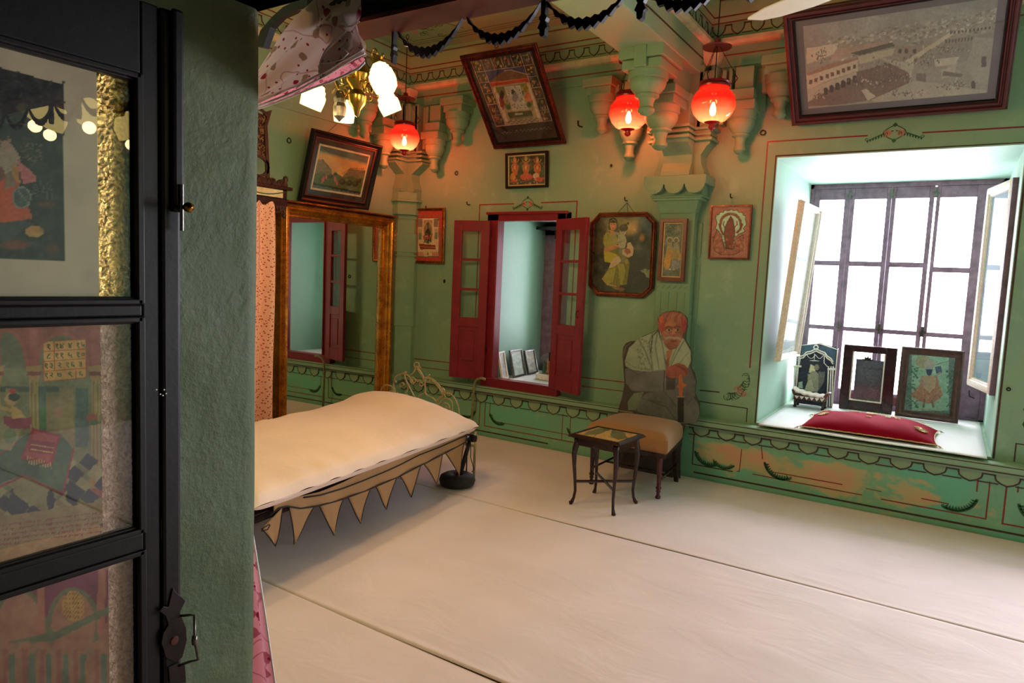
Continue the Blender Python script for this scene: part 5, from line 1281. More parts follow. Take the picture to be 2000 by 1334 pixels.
# ================================================================ PICTURES ON THE BACK WALL
YWp = YB-.012
def backpic(name, label, q, yb_, yt_, *a, **k):
    """q: pixel corners TL TR BR BL, bottom edge at depth yb_, top edge at yt_"""
    TL = P(*q[0], 1, yt_); BR = P(*q[2], 1, yb_); BL = P(*q[3], 1, yb_); TR = P(*q[1], 1, yt_)
    BL.z = BR.z = (BL.z+BR.z)/2; TL.z = TR.z = (TL.z+TR.z)/2; xl = (BL.x+TL.x)/2; xr = (BR.x+TR.x)/2
    return framed(name, label, 'picture', Vector((xl, yb_, BL.z)), Vector((xr, yb_, BL.z)), Vector((xl, yt_, TL.z)), *a, **k)

def pic_shrine(c):     # crop (890,70) x5.8
    c.noise(60, 10, 3); c.use(890, 70, 5.8)
    Q = lambda u, v: (165+ (835-165)*u + 295*v + (0)*u + (-40*u*v), 270 - 95*u + 755*v + 30*u*v)
    def cell(u0, v0, u1, v1, col, a=1): c.poly([Q(u0, v0), Q(u1, v0), Q(u1, v1), Q(u0, v1)], col, a)
    cell(-.005, -.005, 1.005, 1.005, (176, 140, 130)); 
    rr = random.Random(6)
    cols = [(44, 36, 24), (52, 56, 50), (42, 50, 34), (36, 44, 56), (30, 32, 30), (60, 34, 30), (44, 56, 44), (66, 60, 44)]
    def vig(u0, v0, u1, v1, k):
        cell(u0+.005, v0+.004, u1-.005, v1-.004, cols[k % 8])
        for j in range(14):
            u = rr.uniform(u0+.03, u1-.03); v = rr.uniform(v0+.03, v1-.02); x, y = Q(u, v)
            c.ell(x, y, rr.uniform(5, 12), rr.uniform(8, 20), rr.choice([(190, 96, 60), (176, 150, 110), (110, 120, 90), (150, 60, 50), (96, 110, 120), (200, 170, 60), (60, 70, 50)]), .85)
    for k in range(6): vig(k/6, 0, (k+1)/6, .19, k)
    for k in range(5):
        vig(0, .19+k*.162, .165, .19+(k+1)*.162, k+2); vig(.835, .19+k*.162, 1, .19+(k+1)*.162, k+5)
    cell(.17, .195, .83, .36, (44, 54, 96)); c.poly([Q(.17, .36), Q(.30, .29), Q(.5, .215), Q(.6, .22), Q(.83, .32), Q(.83, .36)], (110, 76, 56)); c.line([Q(.48, .225), Q(.6, .225), Q(.82, .31)], 6, (196, 180, 150))
    cell(.17, .36, .83, .42, (170, 50, 36)); cell(.17, .365, .83, .375, (200, 130, 60))
    cell(.17, .42, .83, 1, (160, 140, 110)); cell(.20, .44, .80, .56, (104, 110, 50)); cell(.38, .45, .66, .80, (176, 168, 160)); cell(.19, .44, .24, .95, (196, 176, 156)); cell(.77, .44, .82, .95, (196, 176, 156))
    for k in range(34):
        u = rr.choice([rr.uniform(.22, .38), rr.uniform(.66, .78)]); v = rr.uniform(.46, .76); x, y = Q(u, v); c.ell(x, y, 9, 26, rr.choice([(110, 110, 40), (66, 86, 46), (170, 150, 60), (150, 60, 40)]), .85)
    for u, v, col in ((.26, .62, (150, 50, 44)), (.72, .62, (190, 90, 60)), (.30, .56, (50, 30, 24)), (.74, .66, (196, 110, 80)), (.25, .68, (130, 50, 50))): x, y = Q(u, v); c.ell(x, y, 24, 50, col)
    for k in range(40): x, y = Q(rr.uniform(.40, .64), rr.uniform(.47, .79)); c.ell(x, y, 6, 8, rr.choice([(90, 70, 70), (196, 120, 120), (220, 216, 206), (60, 84, 60)]))
    x, y = Q(.50, .54); c.ell(x, y, 18, 30, (40, 60, 40)); x, y = Q(.50, .62); c.ell(x, y, 30, 50, (120, 116, 120))
    for u in (.33, .70): x, y = Q(u, .745); c.ell(x, y, 32, 34, (90, 116, 70)); c.ell(x, y, 20, 22, (56, 84, 50))
    cell(.28, .82, .70, .90, (70, 76, 50)); cell(.40, .84, .54, .87, (176, 168, 150)); cell(.28, .90, .70, .93, (120, 116, 90))
    for i in range(12):
        for j in range(3):
            if (i+j) % 2: cell(.22+i*.046, .935+j*.02, .266+i*.046, .955+j*.02, (110, 96, 84))
    for k in range(42): x = 520+k*13.5; y = 1100-k*1.4+10*math.sin(k*1.9); c.line([(x, y), (x+7, y-6+(k % 3)*5)], 4, (176, 170, 160))
    c.noise(30, 26, 8)
qc = [(897, 105), (1046, 82), (1108, 277), (968, 289)]
framed('framed_shrine_print', 'large red-framed shrine print hanging tilted forward over the small window', 'picture', (-3.75, 5.42, 2.757), (-2.985, 5.42, 2.757), (-3.75, 4.84, 3.44), .045, .035, M['gilt_dark'], pic_shrine, (44, 36, 40), 150, 'ogee', fillet=(.016, M['black_wood']))
obj('hanging_wire', MB().tube([(-3.37, 4.86, 3.43), (-3.37, 5.1, 3.47), (-3.37, YB, 3.52)], .003, 5).tube([(-3.37+.018*math.cos(a), 4.83, 3.462+.018*math.sin(a)) for a in np.linspace(0, 2*PI, 12)[:-1]], .003, 5, closed=True), M['iron'], bpy.data.objects['framed_shrine_print'])

def pic_three(c):      # crop (790,280) x5.335
    c.use(790, 280, 5.335); c.rect(1050, 60, 1520, 480, (70, 84, 60)); c.noise(60, 30, 2)
    rr = random.Random(2)
    c.spots(60, 1100, 110, 1460, 260, 14, [(46, 50, 34), (96, 104, 60), (150, 70, 50), (60, 96, 80)], 3)
    for cx_, hy in ((1150, 175), (1265, 165), (1385, 175)):
        c.ell(cx_+45, hy-10, 40, 34, (36, 34, 28)) if cx_ != 1265 else None
        for s_ in (-1, 1):
            c.line([(cx_, 205), (cx_+s_*34, 235), (cx_+s_*26, 290)], 9, (206, 140, 84)); c.line([(cx_, 200), (cx_+s_*30, 190), (cx_+s_*40, 165)], 8, (206, 140, 84))
        c.poly([(cx_-20, 205), (cx_+20, 205), (cx_+26, 330), (cx_-26, 330)], (200, 110, 66)); c.ell(cx_, hy, 16, 20, (214, 152, 96)); c.poly([(cx_-18, hy-10), (cx_, hy-42), (cx_+18, hy-10)], (190, 140, 60)); c.ell(cx_, 250, 10, 24, (220, 170, 110))
    c.ell(1270, 350, 66, 36, (206, 90, 76)); c.ell(1130, 350, 30, 40, (214, 140, 50)); c.ell(1370, 340, 34, 30, (206, 180, 150)); c.ell(1400, 380, 40, 28, (210, 84, 70)); c.ell(1140, 400, 36, 20, (200, 90, 84)); c.rect(1090, 405, 1460, 440, (70, 76, 54), .7)
    c.spots(50, 1090, 360, 1450, 430, 8, [(210, 110, 96), (60, 80, 50), (200, 190, 170), (160, 60, 50)], 8); c.noise(14, 20, 5)
backpic('framed_deities_print', 'small dark-framed print of three standing figures above the small window', [(992, 299), (1075, 295), (1068, 367), (988, 368)], YWp, YWp-.03, .022, .03, M['black_wood'], pic_three, (70, 84, 60), 80, 'plain', fillet=(.012, M['buff']))
def pic_temple(c):     # crop (790,280) x5.335
    c.use(790, 280, 5.335); c.rect(60, 670, 440, 1260, (190, 64, 52)); c.rect(128, 748, 368, 1186, (120, 120, 76)); c.rect(134, 756, 362, 1180, (196, 64, 54)); c.rect(138, 775, 356, 1180, (70, 86, 66)); c.rect(140, 780, 354, 1176, (222, 200, 160))
    c.rect(140, 785, 190, 870, (140, 128, 112)); c.rect(306, 785, 352, 870, (140, 128, 112)); c.rect(188, 782, 304, 1000, (228, 208, 170)); c.rect(200, 800, 292, 990, (150, 134, 104)); c.ell(246, 860, 44, 50, (200, 176, 130)); c.ell(246, 880, 34, 60, (110, 100, 76))
    for x in (200, 226, 266, 290): c.rect(x-3, 800, x+3, 1000, (204, 180, 130))
    c.ell(244, 950, 30, 60, (60, 62, 44)); c.ell(240, 990, 46, 30, (176, 86, 60)); c.ell(244, 1020, 36, 22, (50, 84, 80)); c.rect(145, 890, 185, 1000, (190, 170, 130)); c.rect(310, 890, 350, 1000, (190, 170, 130)); c.rect(150, 930, 175, 1000, (120, 130, 110)); c.rect(318, 930, 345, 1000, (120, 130, 110))
    c.poly([(148, 1045), (320, 1060), (326, 1105), (165, 1105)], (140, 56, 44)); c.line([(160, 1075), (320, 1085)], 5, (200, 150, 90)); c.rect(140, 1130, 200, 1176, (206, 140, 120)); c.rect(286, 1130, 354, 1176, (206, 140, 120)); c.rect(205, 1118, 282, 1170, (214, 192, 140)); c.poly([(232, 1165), (242, 1125), (254, 1165)], (130, 110, 60))
    c.spots(40, 200, 940, 290, 1040, 6, [(50, 84, 76), (190, 90, 70), (226, 206, 170), (60, 60, 44)], 4); c.noise(10, 22, 3)
backpic('framed_temple_print', 'gilt-framed shrine picture with red mat beside the corner pilaster', [(805, 408), (870, 405), (868, 515), (802, 515)], YWp, YWp-.01, .028, .028, M['old_gold'], pic_temple, (190, 64, 52), 80, 'ogee')
def pic_mother(c):     # crop (1140,400) x6.668
    c.use(1140, 400, 6.668); c.rect(100, 150, 960, 1200, (70, 70, 62)); 
    c.ell(480, 220, 420, 260, (160, 140, 96), .8, .9); c.ell(620, 290, 180, 130, (214, 168, 110), .8, .8); c.ell(820, 260, 150, 160, (84, 98, 100), .9, .6); c.ell(850, 520, 140, 140, (40, 46, 44), .9, .5); c.ell(760, 430, 50, 70, (196, 140, 84), .9, .6)
    c.noise(110, 50, 4, None, (1, .9, .7)); c.ell(650, 900, 380, 330, (54, 54, 54), .8, .4); c.line([(640, 572), (760, 566)], 10, (110, 108, 90)); c.ell(180, 520, 60, 180, (120, 96, 56), .6, .5)
    c.poly([(735, 860), (800, 830), (890, 860), (890, 960), (820, 945), (790, 890)], (150, 148, 120)); c.spots(50, 200, 700, 860, 1130, 7, [(96, 96, 92), (40, 40, 44), (76, 74, 60)], 5, .7)
    Y_ = (168, 158, 70); YD_ = (124, 120, 50); S_ = (200, 134, 92); SD = (164, 98, 66); W_ = (206, 176, 142)
    c.poly([(330, 210), (300, 330), (250, 460), (240, 520), (300, 420), (340, 330)], (150, 142, 90), .7)
    c.poly([(260, 600), (300, 590), (420, 560), (560, 680), (600, 760), (560, 1040), (480, 1050), (420, 1110), (300, 1030), (240, 960), (320, 830), (360, 760), (280, 740)], YD_)
    c.poly([(260, 590), (420, 640), (480, 700), (380, 760), (270, 740)], (190, 172, 50)); c.poly([(430, 760), (520, 770), (540, 860), (510, 1040), (470, 1040), (460, 860)], Y_); c.poly([(330, 840), (420, 820), (380, 1000), (300, 1040), (240, 960)], Y_)
    for k in range(10): c.line([(380+k*14, 850), (330+k*20, 1040)], 6, YD_ if k % 2 else Y_, .7)
    c.line([(300, 1035), (420, 1060)], 14, (196, 160, 100)); c.line([(240, 965), (300, 1030)], 12, (196, 150, 100)); c.ell(430, 1085, 40, 22, (150, 104, 84)); c.ell(490, 1100, 40, 22, (140, 96, 80))
    c.poly([(255, 420), (290, 370), (350, 360), (420, 380), (450, 460), (420, 560), (300, 600), (260, 520)], Y_); c.spots(60, 262, 380, 330, 520, 5, [(206, 200, 120), (130, 124, 60)], 9)
    c.poly([(265, 560), (310, 550), (400, 530), (520, 505), (520, 535), (420, 570), (300, 615), (270, 600)], S_)
    c.poly([(320, 300), (330, 210), (390, 170), (440, 210), (450, 320), (420, 350), (330, 340)], (84, 78, 56)); c.poly([(345, 330), (400, 340), (395, 400), (350, 380)], S_); c.ell(385, 268, 44, 62, S_); c.ell(372, 270, 30, 50, (214, 150, 106)); c.ell(384, 204, 52, 34, (56, 44, 34)); c.line([(350, 215), (384, 190), (420, 215)], 5, (190, 170, 110))
    for ex in (364, 396): c.ell(ex, 256, 9, 5, (40, 26, 20)); c.line([(ex-10, 244), (ex+10, 243)], 4, (60, 34, 24))
    c.line([(382, 262), (384, 285)], 4, SD); c.ell(384, 304, 12, 5, (176, 60, 50)); c.spots(10, 330, 320, 440, 350, 5, [(214, 190, 120)], 4)
    B_ = (176, 172, 144); c.ell(520, 300, 58, 46, (86, 76, 54)); c.ell(510, 350, 44, 50, B_); c.ell(518, 320, 52, 26, (80, 70, 50)); c.line([(500, 300), (530, 270), (560, 290)], 8, (120, 110, 70)); c.spots(4, 545, 230, 590, 270, 14, [(50, 60, 44)], 1)
    for ex in (496, 526): c.ell(ex, 350, 6, 4, (40, 34, 30))
    c.ell(512, 376, 9, 4, (130, 70, 56)); c.poly([(450, 370), (540, 400), (560, 470), (540, 560), (470, 580), (440, 480)], B_); c.line([(460, 380), (410, 370), (380, 440)], 34, (158, 156, 126)); c.line([(530, 460), (460, 490), (395, 490)], 30, (158, 156, 126))
    c.poly([(440, 560), (520, 560), (560, 600), (540, 700), (520, 760), (480, 740), (490, 660), (450, 620)], (128, 128, 100)); c.poly([(570, 490), (610, 490), (650, 560), (640, 660), (580, 690), (500, 640), (500, 590), (560, 560)], W_); c.poly([(540, 560), (600, 575), (616, 620), (570, 650), (530, 610)], SD)
    c.poly([(325, 830), (350, 760), (400, 690), (460, 665), (490, 730), (420, 790), (400, 810)], W_); c.ell(560, 740, 26, 34, (160, 140, 70)); c.line([(400, 550), (440, 560)], 8, (90, 110, 90)); c.noise(20, 16, 6)
framed('framed_mother_portrait', 'eight-sided framed painting of a seated woman in yellow holding a child', 'picture', (-2.70, YWp, 1.425), (-2.10, YWp, 1.425), (-2.70, YWp-.03, 2.14), .040, .035, M['gilt_red'], pic_mother, (70, 70, 62), 150, 'ogee', octo=.085)
mo = bpy.data.objects['framed_mother_portrait']
hp = P(1225, 396, 1, YB-.02); obj('hanging_wire', MB().tube([hp, P(1207, 415, 1, YWp-.03)], .002, 4).tube([hp, P(1238, 414, 1, YWp-.03)], .002, 4).tube([hp, P(1226, 414, 1, YWp-.03)], .002, 4), M['iron'], mo)
def pic_couple(c):
    c.use(1140, 400, 6.668); c.rect(980, 200, 1340, 980, (104, 108, 96)); c.noise(70, 46, 3, None, (.9, 1, .9)); c.ell(1230, 300, 90, 60, (160, 130, 100), .6, .8); c.spots(60, 1030, 240, 1200, 420, 10, [(84, 96, 76), (130, 136, 110), (70, 84, 70)], 5, .7)
    for cx_, r_, dress in ((1120, 32, (190, 140, 70)), (1205, 28, (160, 140, 84))):
        c.ell(cx_, 460, r_+10, r_+10, (190, 180, 150)); c.ell(cx_, 464, r_, r_+2, (120, 100, 84)); c.poly([(cx_-40, 560), (cx_+40, 540), (cx_+50, 700), (cx_-60, 720)], dress); c.poly([(cx_-30, 500), (cx_+30, 500), (cx_+40, 580), (cx_-40, 580)], (150, 140, 120))
    c.poly([(1050, 690), (1140, 690), (1130, 800), (1080, 850), (1040, 800)], (200, 144, 60)); c.poly([(1150, 720), (1240, 720), (1255, 820), (1180, 850), (1140, 820)], (140, 136, 140)); c.line([(1230, 600), (1255, 660), (1240, 720)], 22, (190, 150, 96)); c.ell(1120, 840, 20, 12, (190, 180, 170)); c.ell(1170, 846, 18, 10, (190, 170, 60)); c.noise(18, 26, 7)
backpic('framed_couple_print', 'narrow dark red frame with two figures, hung on the middle pilaster', [(1292, 428), (1347, 427), (1335, 550), (1285, 548)], YB-.125, YB-.135, .030, .03, M['brown_wood'], pic_couple, (104, 108, 96), 60, 'plain', fillet=(.010, M['buff']))
def pic_idol(c):       # crop (1120,380) x5.13
    c.use(1120, 380, 5.13); c.rect(1340, 90, 1810, 680, (176, 112, 100)); c.noise(60, 20, 3, None, (1, .8, .8)); 
    G = (176, 214, 186); D_ = (52, 44, 40); B_ = (128, 60, 50)
    def blob(pts, col, w=6): c.poly(pts, col); c.line(pts+[pts[0]], w, D_)
    sc_ = [(1425, 235), (1430, 205), (1460, 200), (1470, 175), (1500, 180), (1515, 155), (1545, 165), (1580, 150), (1610, 162), (1640, 155), (1655, 180), (1690, 178), (1700, 205), (1722, 215), (1722, 250), (1735, 300), (1700, 340), (1720, 370), (1650, 400), (1620, 440), (1600, 540), (1520, 530), (1490, 450), (1460, 370), (1420, 340), (1440, 290)]
    blob(sc_, G); 
    for k in range(26):
        a = PI*1.02+k/25*PI*.98; c.line([(1575+112*math.cos(a), 300+118*math.sin(a)), (1575+92*math.cos(a), 300+96*math.sin(a))], 11, B_)
    c.line([(1575+103*math.cos(a), 305+110*math.sin(a)) for a in np.linspace(PI*.9, 2.15*PI, 20)], 18, (120, 84, 66)); c.line([(1462, 300), (1480, 360), (1500, 400)], 22, B_); c.line([(1690, 300), (1670, 350), (1640, 380)], 22, B_)
    blob([(1575, 215), (1600, 250), (1610, 310), (1620, 380), (1605, 470), (1590, 545), (1530, 540), (1515, 460), (1508, 380), (1520, 330), (1545, 270)], B_)
    c.line([(1520, 340), (1500, 300), (1510, 270)], 10, B_); c.line([(1612, 330), (1640, 300), (1640, 270)], 10, B_)
    blob([(1400, 440), (1440, 350), (1480, 400), (1510, 540), (1600, 550), (1640, 440), (1700, 400), (1710, 500), (1690, 560), (1620, 600), (1560, 605), (1470, 600), (1410, 560)], (158, 92, 78)); c.spots(60, 1400, 420, 1710, 590, 10, [(186, 110, 76), (120, 56, 48), (196, 130, 90)], 4, .7)
    c.rect(1360, 640, 1760, 646, D_, .4); c.noise(16, 22, 5)
backpic('framed_idol_relief', 'pink cut-out relief of a standing idol in a thin frame, beside the large window', [(1391, 400), (1472, 401), (1462, 508), (1382, 505)], YWp, YWp-.02, .013, .022, M['gilt_dark'], pic_idol, (176, 112, 100), 90, 'plain')
def pic_town(c):       # crop (1440,0) x3.177
    c.use(1440, 0, 3.177); c.rect(300, -400, 1900, 800, (150, 152, 150)); c.noise(200, 26, 3); x, y = c.xy()
    hz = 300-(x-420)*.17+20*np.sin(x/60.); c.put(y > hz, (150, 148, 140)); rr = random.Random(12)
    c.spots(30, 440, 60, 1600, 130, 60, [(140, 142, 142), (160, 160, 158)], 7, .35, .3)
    for k in range(520):
        a = rr.uniform(560, 1620); b = 280-(a-420)*.17+rr.uniform(-25, 110)*(.5+rr.random()); s_ = rr.uniform(8, 24)
        v = rr.randint(120, 196); c.poly([(a, b), (a+s_, b-s_*.12), (a+s_, b+s_*.6), (a, b+s_*.7)], (v, v-3, v-10))
        if k % 3 == 0: c.rect(a+2, b+4, a+s_*.4, b+s_*.4, (96, 92, 88))
    c.poly([(440, 660), (440, 560), (760, 440), (1000, 380), (1080, 430), (1060, 560), (840, 620), (640, 650)], (118, 100, 92))
    c.poly([(430, 560), (430, 460), (750, 365), (750, 440), (560, 500)], (190, 184, 166)); c.poly([(430, 460), (560, 400), (760, 355), (750, 370), (440, 470)], (150, 120, 104)); c.poly([(430, 640), (430, 555), (740, 445), (740, 480), (560, 560)], (176, 170, 156))
    for k in range(9):
        a = 445+k*34; b = 522-k*12; c.rect(a, b-26, a+20, b, (96, 76, 66)); 
    for k in range(6):
        a = 535+k*36; b = 580-k*15; c.ell(a+14, b-26, 13, 12, (62, 56, 52)); c.rect(a+1, b-26, a+27, b+8, (62, 56, 52))
    c.poly([(430, 300), (620, 270), (620, 330), (560, 350), (430, 400)], (196, 190, 176)); c.poly([(620, 300), (900, 260), (940, 270), (860, 300), (760, 330), (640, 370), (560, 390)], (170, 150, 140)); c.poly([(750, 350), (1010, 290), (1160, 280), (1160, 300), (1000, 330), (760, 400)], (184, 178, 160)); c.poly([(700, 330), (960, 262), (980, 285), (760, 345)], (84, 90, 76))
    c.poly([(980, 290), (1150, 275), (1150, 320), (1040, 370), (960, 350)], (150, 140, 130)); [c.ell(a, 318, 12, 16, (84, 78, 74)) for a in (1010, 1050, 1100)]
    c.poly([(1040, 380), (1320, 200), (1340, 215), (1060, 400)], (192, 186, 168)); c.poly([(1290, 250), (1640, 190), (1620, 330), (1370, 390), (1180, 420)], (140, 138, 132)); 
    for k in range(11): c.rect(1320+k*24, 195-k*3, 1330+k*24, 212-k*3, (70, 66, 66))
    for k in range(9): c.rect(1290+k*20, 245-k*2, 1300+k*20, 268-k*2, (90, 84, 84))
    c.poly([(860, 350), (1100, 400), (1080, 470), (1290, 430), (1370, 380), (1340, 470), (1180, 520), (1080, 500), (1060, 450)], (176, 172, 160)); c.poly([(1080, 430), (1270, 440), (1260, 560), (1090, 520)], (150, 148, 142)); c.rect(1110, 455, 1170, 520, (110, 106, 104)); c.poly([(1220, 370), (1380, 350), (1350, 400), (1230, 415)], (190, 188, 180))
    c.poly([(1420, 410), (1470, 230), (1600, 240), (1580, 420), (1540, 550), (1440, 460)], (158, 156, 150)); c.rect(1515, 350, 1545, 415, (80, 80, 84)); c.ell(1465, 530, 14, 30, (70, 68, 70)); c.poly([(1280, 440), (1400, 460), (1390, 480), (1270, 470)], (104, 100, 98))
    c.poly([(830, 620), (1100, 500), (1540, 560), (1560, 600), (900, 640)], (170, 166, 154)); c.poly([(770, 560), (800, 550), (860, 600), (810, 625)], (186, 182, 170))
    for k in range(620):
        a, b = rr.choice([(rr.gauss(930, 70), rr.gauss(410, 26)), (rr.gauss(880, 60), rr.gauss(510, 26)), (rr.gauss(1020, 40), rr.gauss(480, 14)), (rr.gauss(1150, 70), rr.gauss(375, 18)), (rr.gauss(1060, 80), rr.gauss(580, 10)), (rr.gauss(1330, 50), rr.gauss(530, 14)), (rr.gauss(780, 30), rr.gauss(510, 12)), (rr.gauss(1320, 60), rr.gauss(310, 14)), (rr.gauss(510, 20), rr.gauss(595, 10)), (rr.gauss(520, 24), rr.gauss(350, 22))])
        c.ell(a, b, rr.uniform(2, 5), rr.uniform(3, 7), rr.choice([(80, 78, 72), (196, 190, 180), (110, 70, 62), (70, 76, 60), (120, 116, 110)]), .85)
    c.noise(12, 16, 5); c.noise(300, 20, 9)
framed('framed_town_view', 'huge maroon-framed grey town view leaning forward above the large window', 'picture', (-1.10, 5.42, 2.765), (.187, 5.42, 2.765), (-1.10, 4.85, 3.37), .062, .05, flat('dark_maroon_frame', rgb(78,26,34), .4, 0, .15), pic_town, (150, 152, 150), 260, 'ogee', .045, flat('slate_mat', rgb(92, 90, 100), .7, 0, .05), fillet=(.010, M['black_wood']))

# ================================================================ BED
FRc = Vector((-2.87, 3.985, 0)); NRc = Vector((-2.635, 1.95, 0)); FLc = Vector((-3.97, 4.10, 0)); NLc = Vector((-3.76, 2.0, 0))
bd = (NRc-FRc).normalized(); bn = Vector((0,0,1)).cross(bd)    # normal of the near long side, towards the viewer
if bn.x < 0: bn = -bn
bed = thing('bed', 'low iron bed with a buff pennant valance and a wrought headboard, before the gilded mirror', 'bed', (FRc+NLc)/2)
ZR = .375
fr_b = MB()
for a, b in ((FRc, NRc), (FLc, NLc), (FRc, FLc), (NRc, NLc)): fr_b.tube([a+Vector((0,0,ZR)), b+Vector((0,0,ZR))], .018, 10)
for k in range(1, 8):
    u = k/8; fr_b.tube([FRc.lerp(NRc, u)+Vector((0,0,ZR)), FLc.lerp(NLc, u)+Vector((0,0,ZR))], .008, 6)
obj('bed_frame', fr_b, M['iron'], bed, smooth=True)
obj('bed_base', MB().prism([c+Vector((0,0,ZR+.012)) for c in (FRc, NRc, NLc, FLc)], (0,0,.01)), M['dark_wood'], bed)
wc = P(893, 938, 2, .045)
for i, c in enumerate((FRc, FLc, NRc, NLc)):
    top = c+Vector((0,0,ZR)); foot = Vector((wc.x, wc.y, 0)) if i == 0 else c.copy()
    m = MB().tube([top, top*.5+foot*.5+Vector((.0,0,.0)), Vector((foot.x, foot.y, 0.01))], [.014, .017, .018], 10)
    if i == 0:
        cc = P(900, 856, 1, FRc.y); m.lathe([(0,-.02), (.03,-.014), (.034,.0), (.03,.014), (0,.02)], (top.x, top.y, ZR+.0), 12)
    obj('leg', m, M['stone'] if i == 0 else M['iron'], bed, smooth=True)
obj('post_knob', MB().lathe([(0, -.03), (.028, -.022), (.032, 0), (.028, .022), (0, .03)], FRc+Vector((.0, .0, ZR-.005))+bn*.02, 12), M['iron'], bed, smooth=True)
# headboard of bent wire
hb = MB(); HY = 4.20
def HW(pts, r=.006): 
    p = [P(740+x/5.558, 640+y/5.558, 1, HY) for x, y in pts]
    q = []                                        # smooth by Catmull-Rom
    for i in range(len(p)-1):
        a, b, c, d = p[max(0, i-1)], p[i], p[i+1], p[min(len(p)-1, i+2)]
        for t in (0, .25, .5, .75): q.append(.5*((2*b)+(c-a)*t+(2*a-5*b+4*c-d)*t*t+(3*b-a-3*c+d)*t**3))
    q.append(p[-1]); hb.tube(q, r, 6)
def circ(cx, cy, r, a0=0, a1=6.28, r2=None, n=12):
    r2 = r2 if r2 is not None else r
    return [(cx+(r+(r2-r)*i/n)*math.cos(a0+(a1-a0)*i/n), cy+(r+(r2-r)*i/n)*math.sin(a0+(a1-a0)*i/n)) for i in range(n+1)]
HW([(30, 900), (15, 760), (30, 660), (80, 622), (140, 640), (170, 690), (200, 800), (205, 900)]); HW([(180, 860), (180, 700), (160, 640), (165, 590), (185, 580), (190, 600)])
HW([(165, 590), (190, 530), (250, 500), (310, 515), (350, 560), (380, 600), (400, 570), (370, 540), (345, 560), (350, 600), (375, 610)])
HW([(270, 500), (290, 480), (300, 490), (280, 500), (290, 560), (320, 620), (380, 740), (410, 800), (415, 900)]); HW([(320, 600), (310, 680), (270, 735), (220, 730), (200, 700)]); HW(circ(255, 620, 30, 2, 7, 14)); HW(circ(130, 740, 50, 2, 8.5, 12)); HW(circ(120, 760, 24, 0, 5, 8))
HW([(420, 800), (440, 740), (500, 700), (500, 620), (490, 560), (420, 450), (440, 430), (460, 440)]); HW(circ(410, 405, 26, 0, 6.28, 26)); HW(circ(412, 440, 22, 2, 6, 16)); HW([(400, 440), (380, 480), (340, 520)]); HW([(425, 440), (460, 490), (490, 550)])
HW([(480, 560), (520, 540), (570, 550), (620, 590), (670, 650), (710, 720), (720, 760)]); HW([(550, 510), (530, 530), (560, 545), (590, 580), (640, 640), (680, 700), (690, 750), (630, 790), (620, 860), (625, 900)]); HW([(660, 645), (700, 660), (715, 700), (690, 740), (650, 770), (640, 900)])
HW([(720, 710), (780, 720), (830, 780), (865, 870), (870, 960)]); HW([(650, 860), (680, 800), (730, 770), (790, 800), (800, 880), (790, 940)]); HW([(700, 930), (690, 860), (720, 820), (760, 840), (770, 900)]); HW(circ(735, 870, 22, 0, 5, 10))
HW([(500, 700), (530, 740), (580, 760), (620, 800)]); HW(circ(460, 610, 26, 0, 6, 12)); HW(circ(440, 590, 20, 3, 8, 10)); HW([(300, 720), (330, 760), (345, 830), (340, 900)]); HW(circ(270, 790, 26, 0, 5, 12)); HW(circ(540, 570, 30, 3, 8, 12)); HW([(100, 700), (150, 690), (190, 760), (195, 820)])
obj('headboard', hb, M['cream_iron'], bed, smooth=True)
lo = P(820, 830, 1, HY)
obj('headboard_rail', MB().tube([(-3.98, HY, .25), (-2.98, HY, .25)], .010, 8).tube([(-3.98, HY, 0), (-3.98, HY, .42)], .010, 8).tube([(-2.98, HY, 0), (-2.98, HY, .36)], .010, 8).tube([(-3.6, HY, .25), (-3.6, HY, .56)], .006, 6).tube([(-3.3, HY, .25), (-3.3, HY, .5)], .006, 6), M['cream_iron'], bed, smooth=True)
# valance with pennants, on the plane of the near side
vp = FRc + bn*.03
def V_(x, y, off=0.0): return PP(x, y, vp, bn) + bn*off
C6 = lambda x, y: (490+x/3.335, 700+y/3.335)
T1 = [C6(*q) for q in [(1400, 500), (1240, 572), (1090, 630), (975, 690), (860, 742), (730, 795), (600, 845), (450, 890), (340, 905), (262, 915)]]
T2 = [C6(*q) for q in [(1395, 545), (1255, 620), (1100, 698), (970, 765), (780, 848), (600, 915), (430, 962), (320, 975), (235, 962), (180, 975), (120, 1022)]]
T0 = [(x, y-max(3, min(17, 3+14*(x-600)/120))) for x, y in T1]
def alongx(path, x):
    path = sorted(path)
    for (x0, y0_), (x1, y1_) in zip(path[:-1], path[1:]):
        if x0 <= x <= x1: return y0_+(y1_-y0_)*(x-x0)/(x1-x0)
    return path[0][1] if x < path[0][0] else path[-1][1]
def band(u, v):
    x = C6(1398, 0)[0]*(1-u) + C6(150, 0)[0]*u
    ya_, yb_ = alongx(T0, x), alongx(T2, x)
    return V_(x, ya_+(yb_-ya_)*v, .006*math.sin(u*38)*v)
vm = obj('valance', MB().grid(band, 80, 8), M['valance'], bed, smooth=True)
md = vm.modifiers.new('t', 'SOLIDIFY'); md.thickness = .003
def piping(name, pts, r=.004): obj(name, MB().tube([V_(x, y, .004) for x, y in pts], r, 6), M['black_piping'], bed, smooth=True)
piping('valance_piping', T1[:-1]); piping('valance_piping', T2)
pens = [((1390, 548), (1270, 620), (1355, 765)), ((1250, 622), (1130, 692), (1212, 820)), ((1105, 698), (972, 765), (1050, 905)), ((952, 770), (812, 832), (885, 985)), ((780, 848), (632, 905), (713, 1075)), ((602, 915), (445, 960), (536, 1152)), ((408, 972), (248, 968), (278, 1210)), ((208, 968), (100, 1020), (162, 1226))]
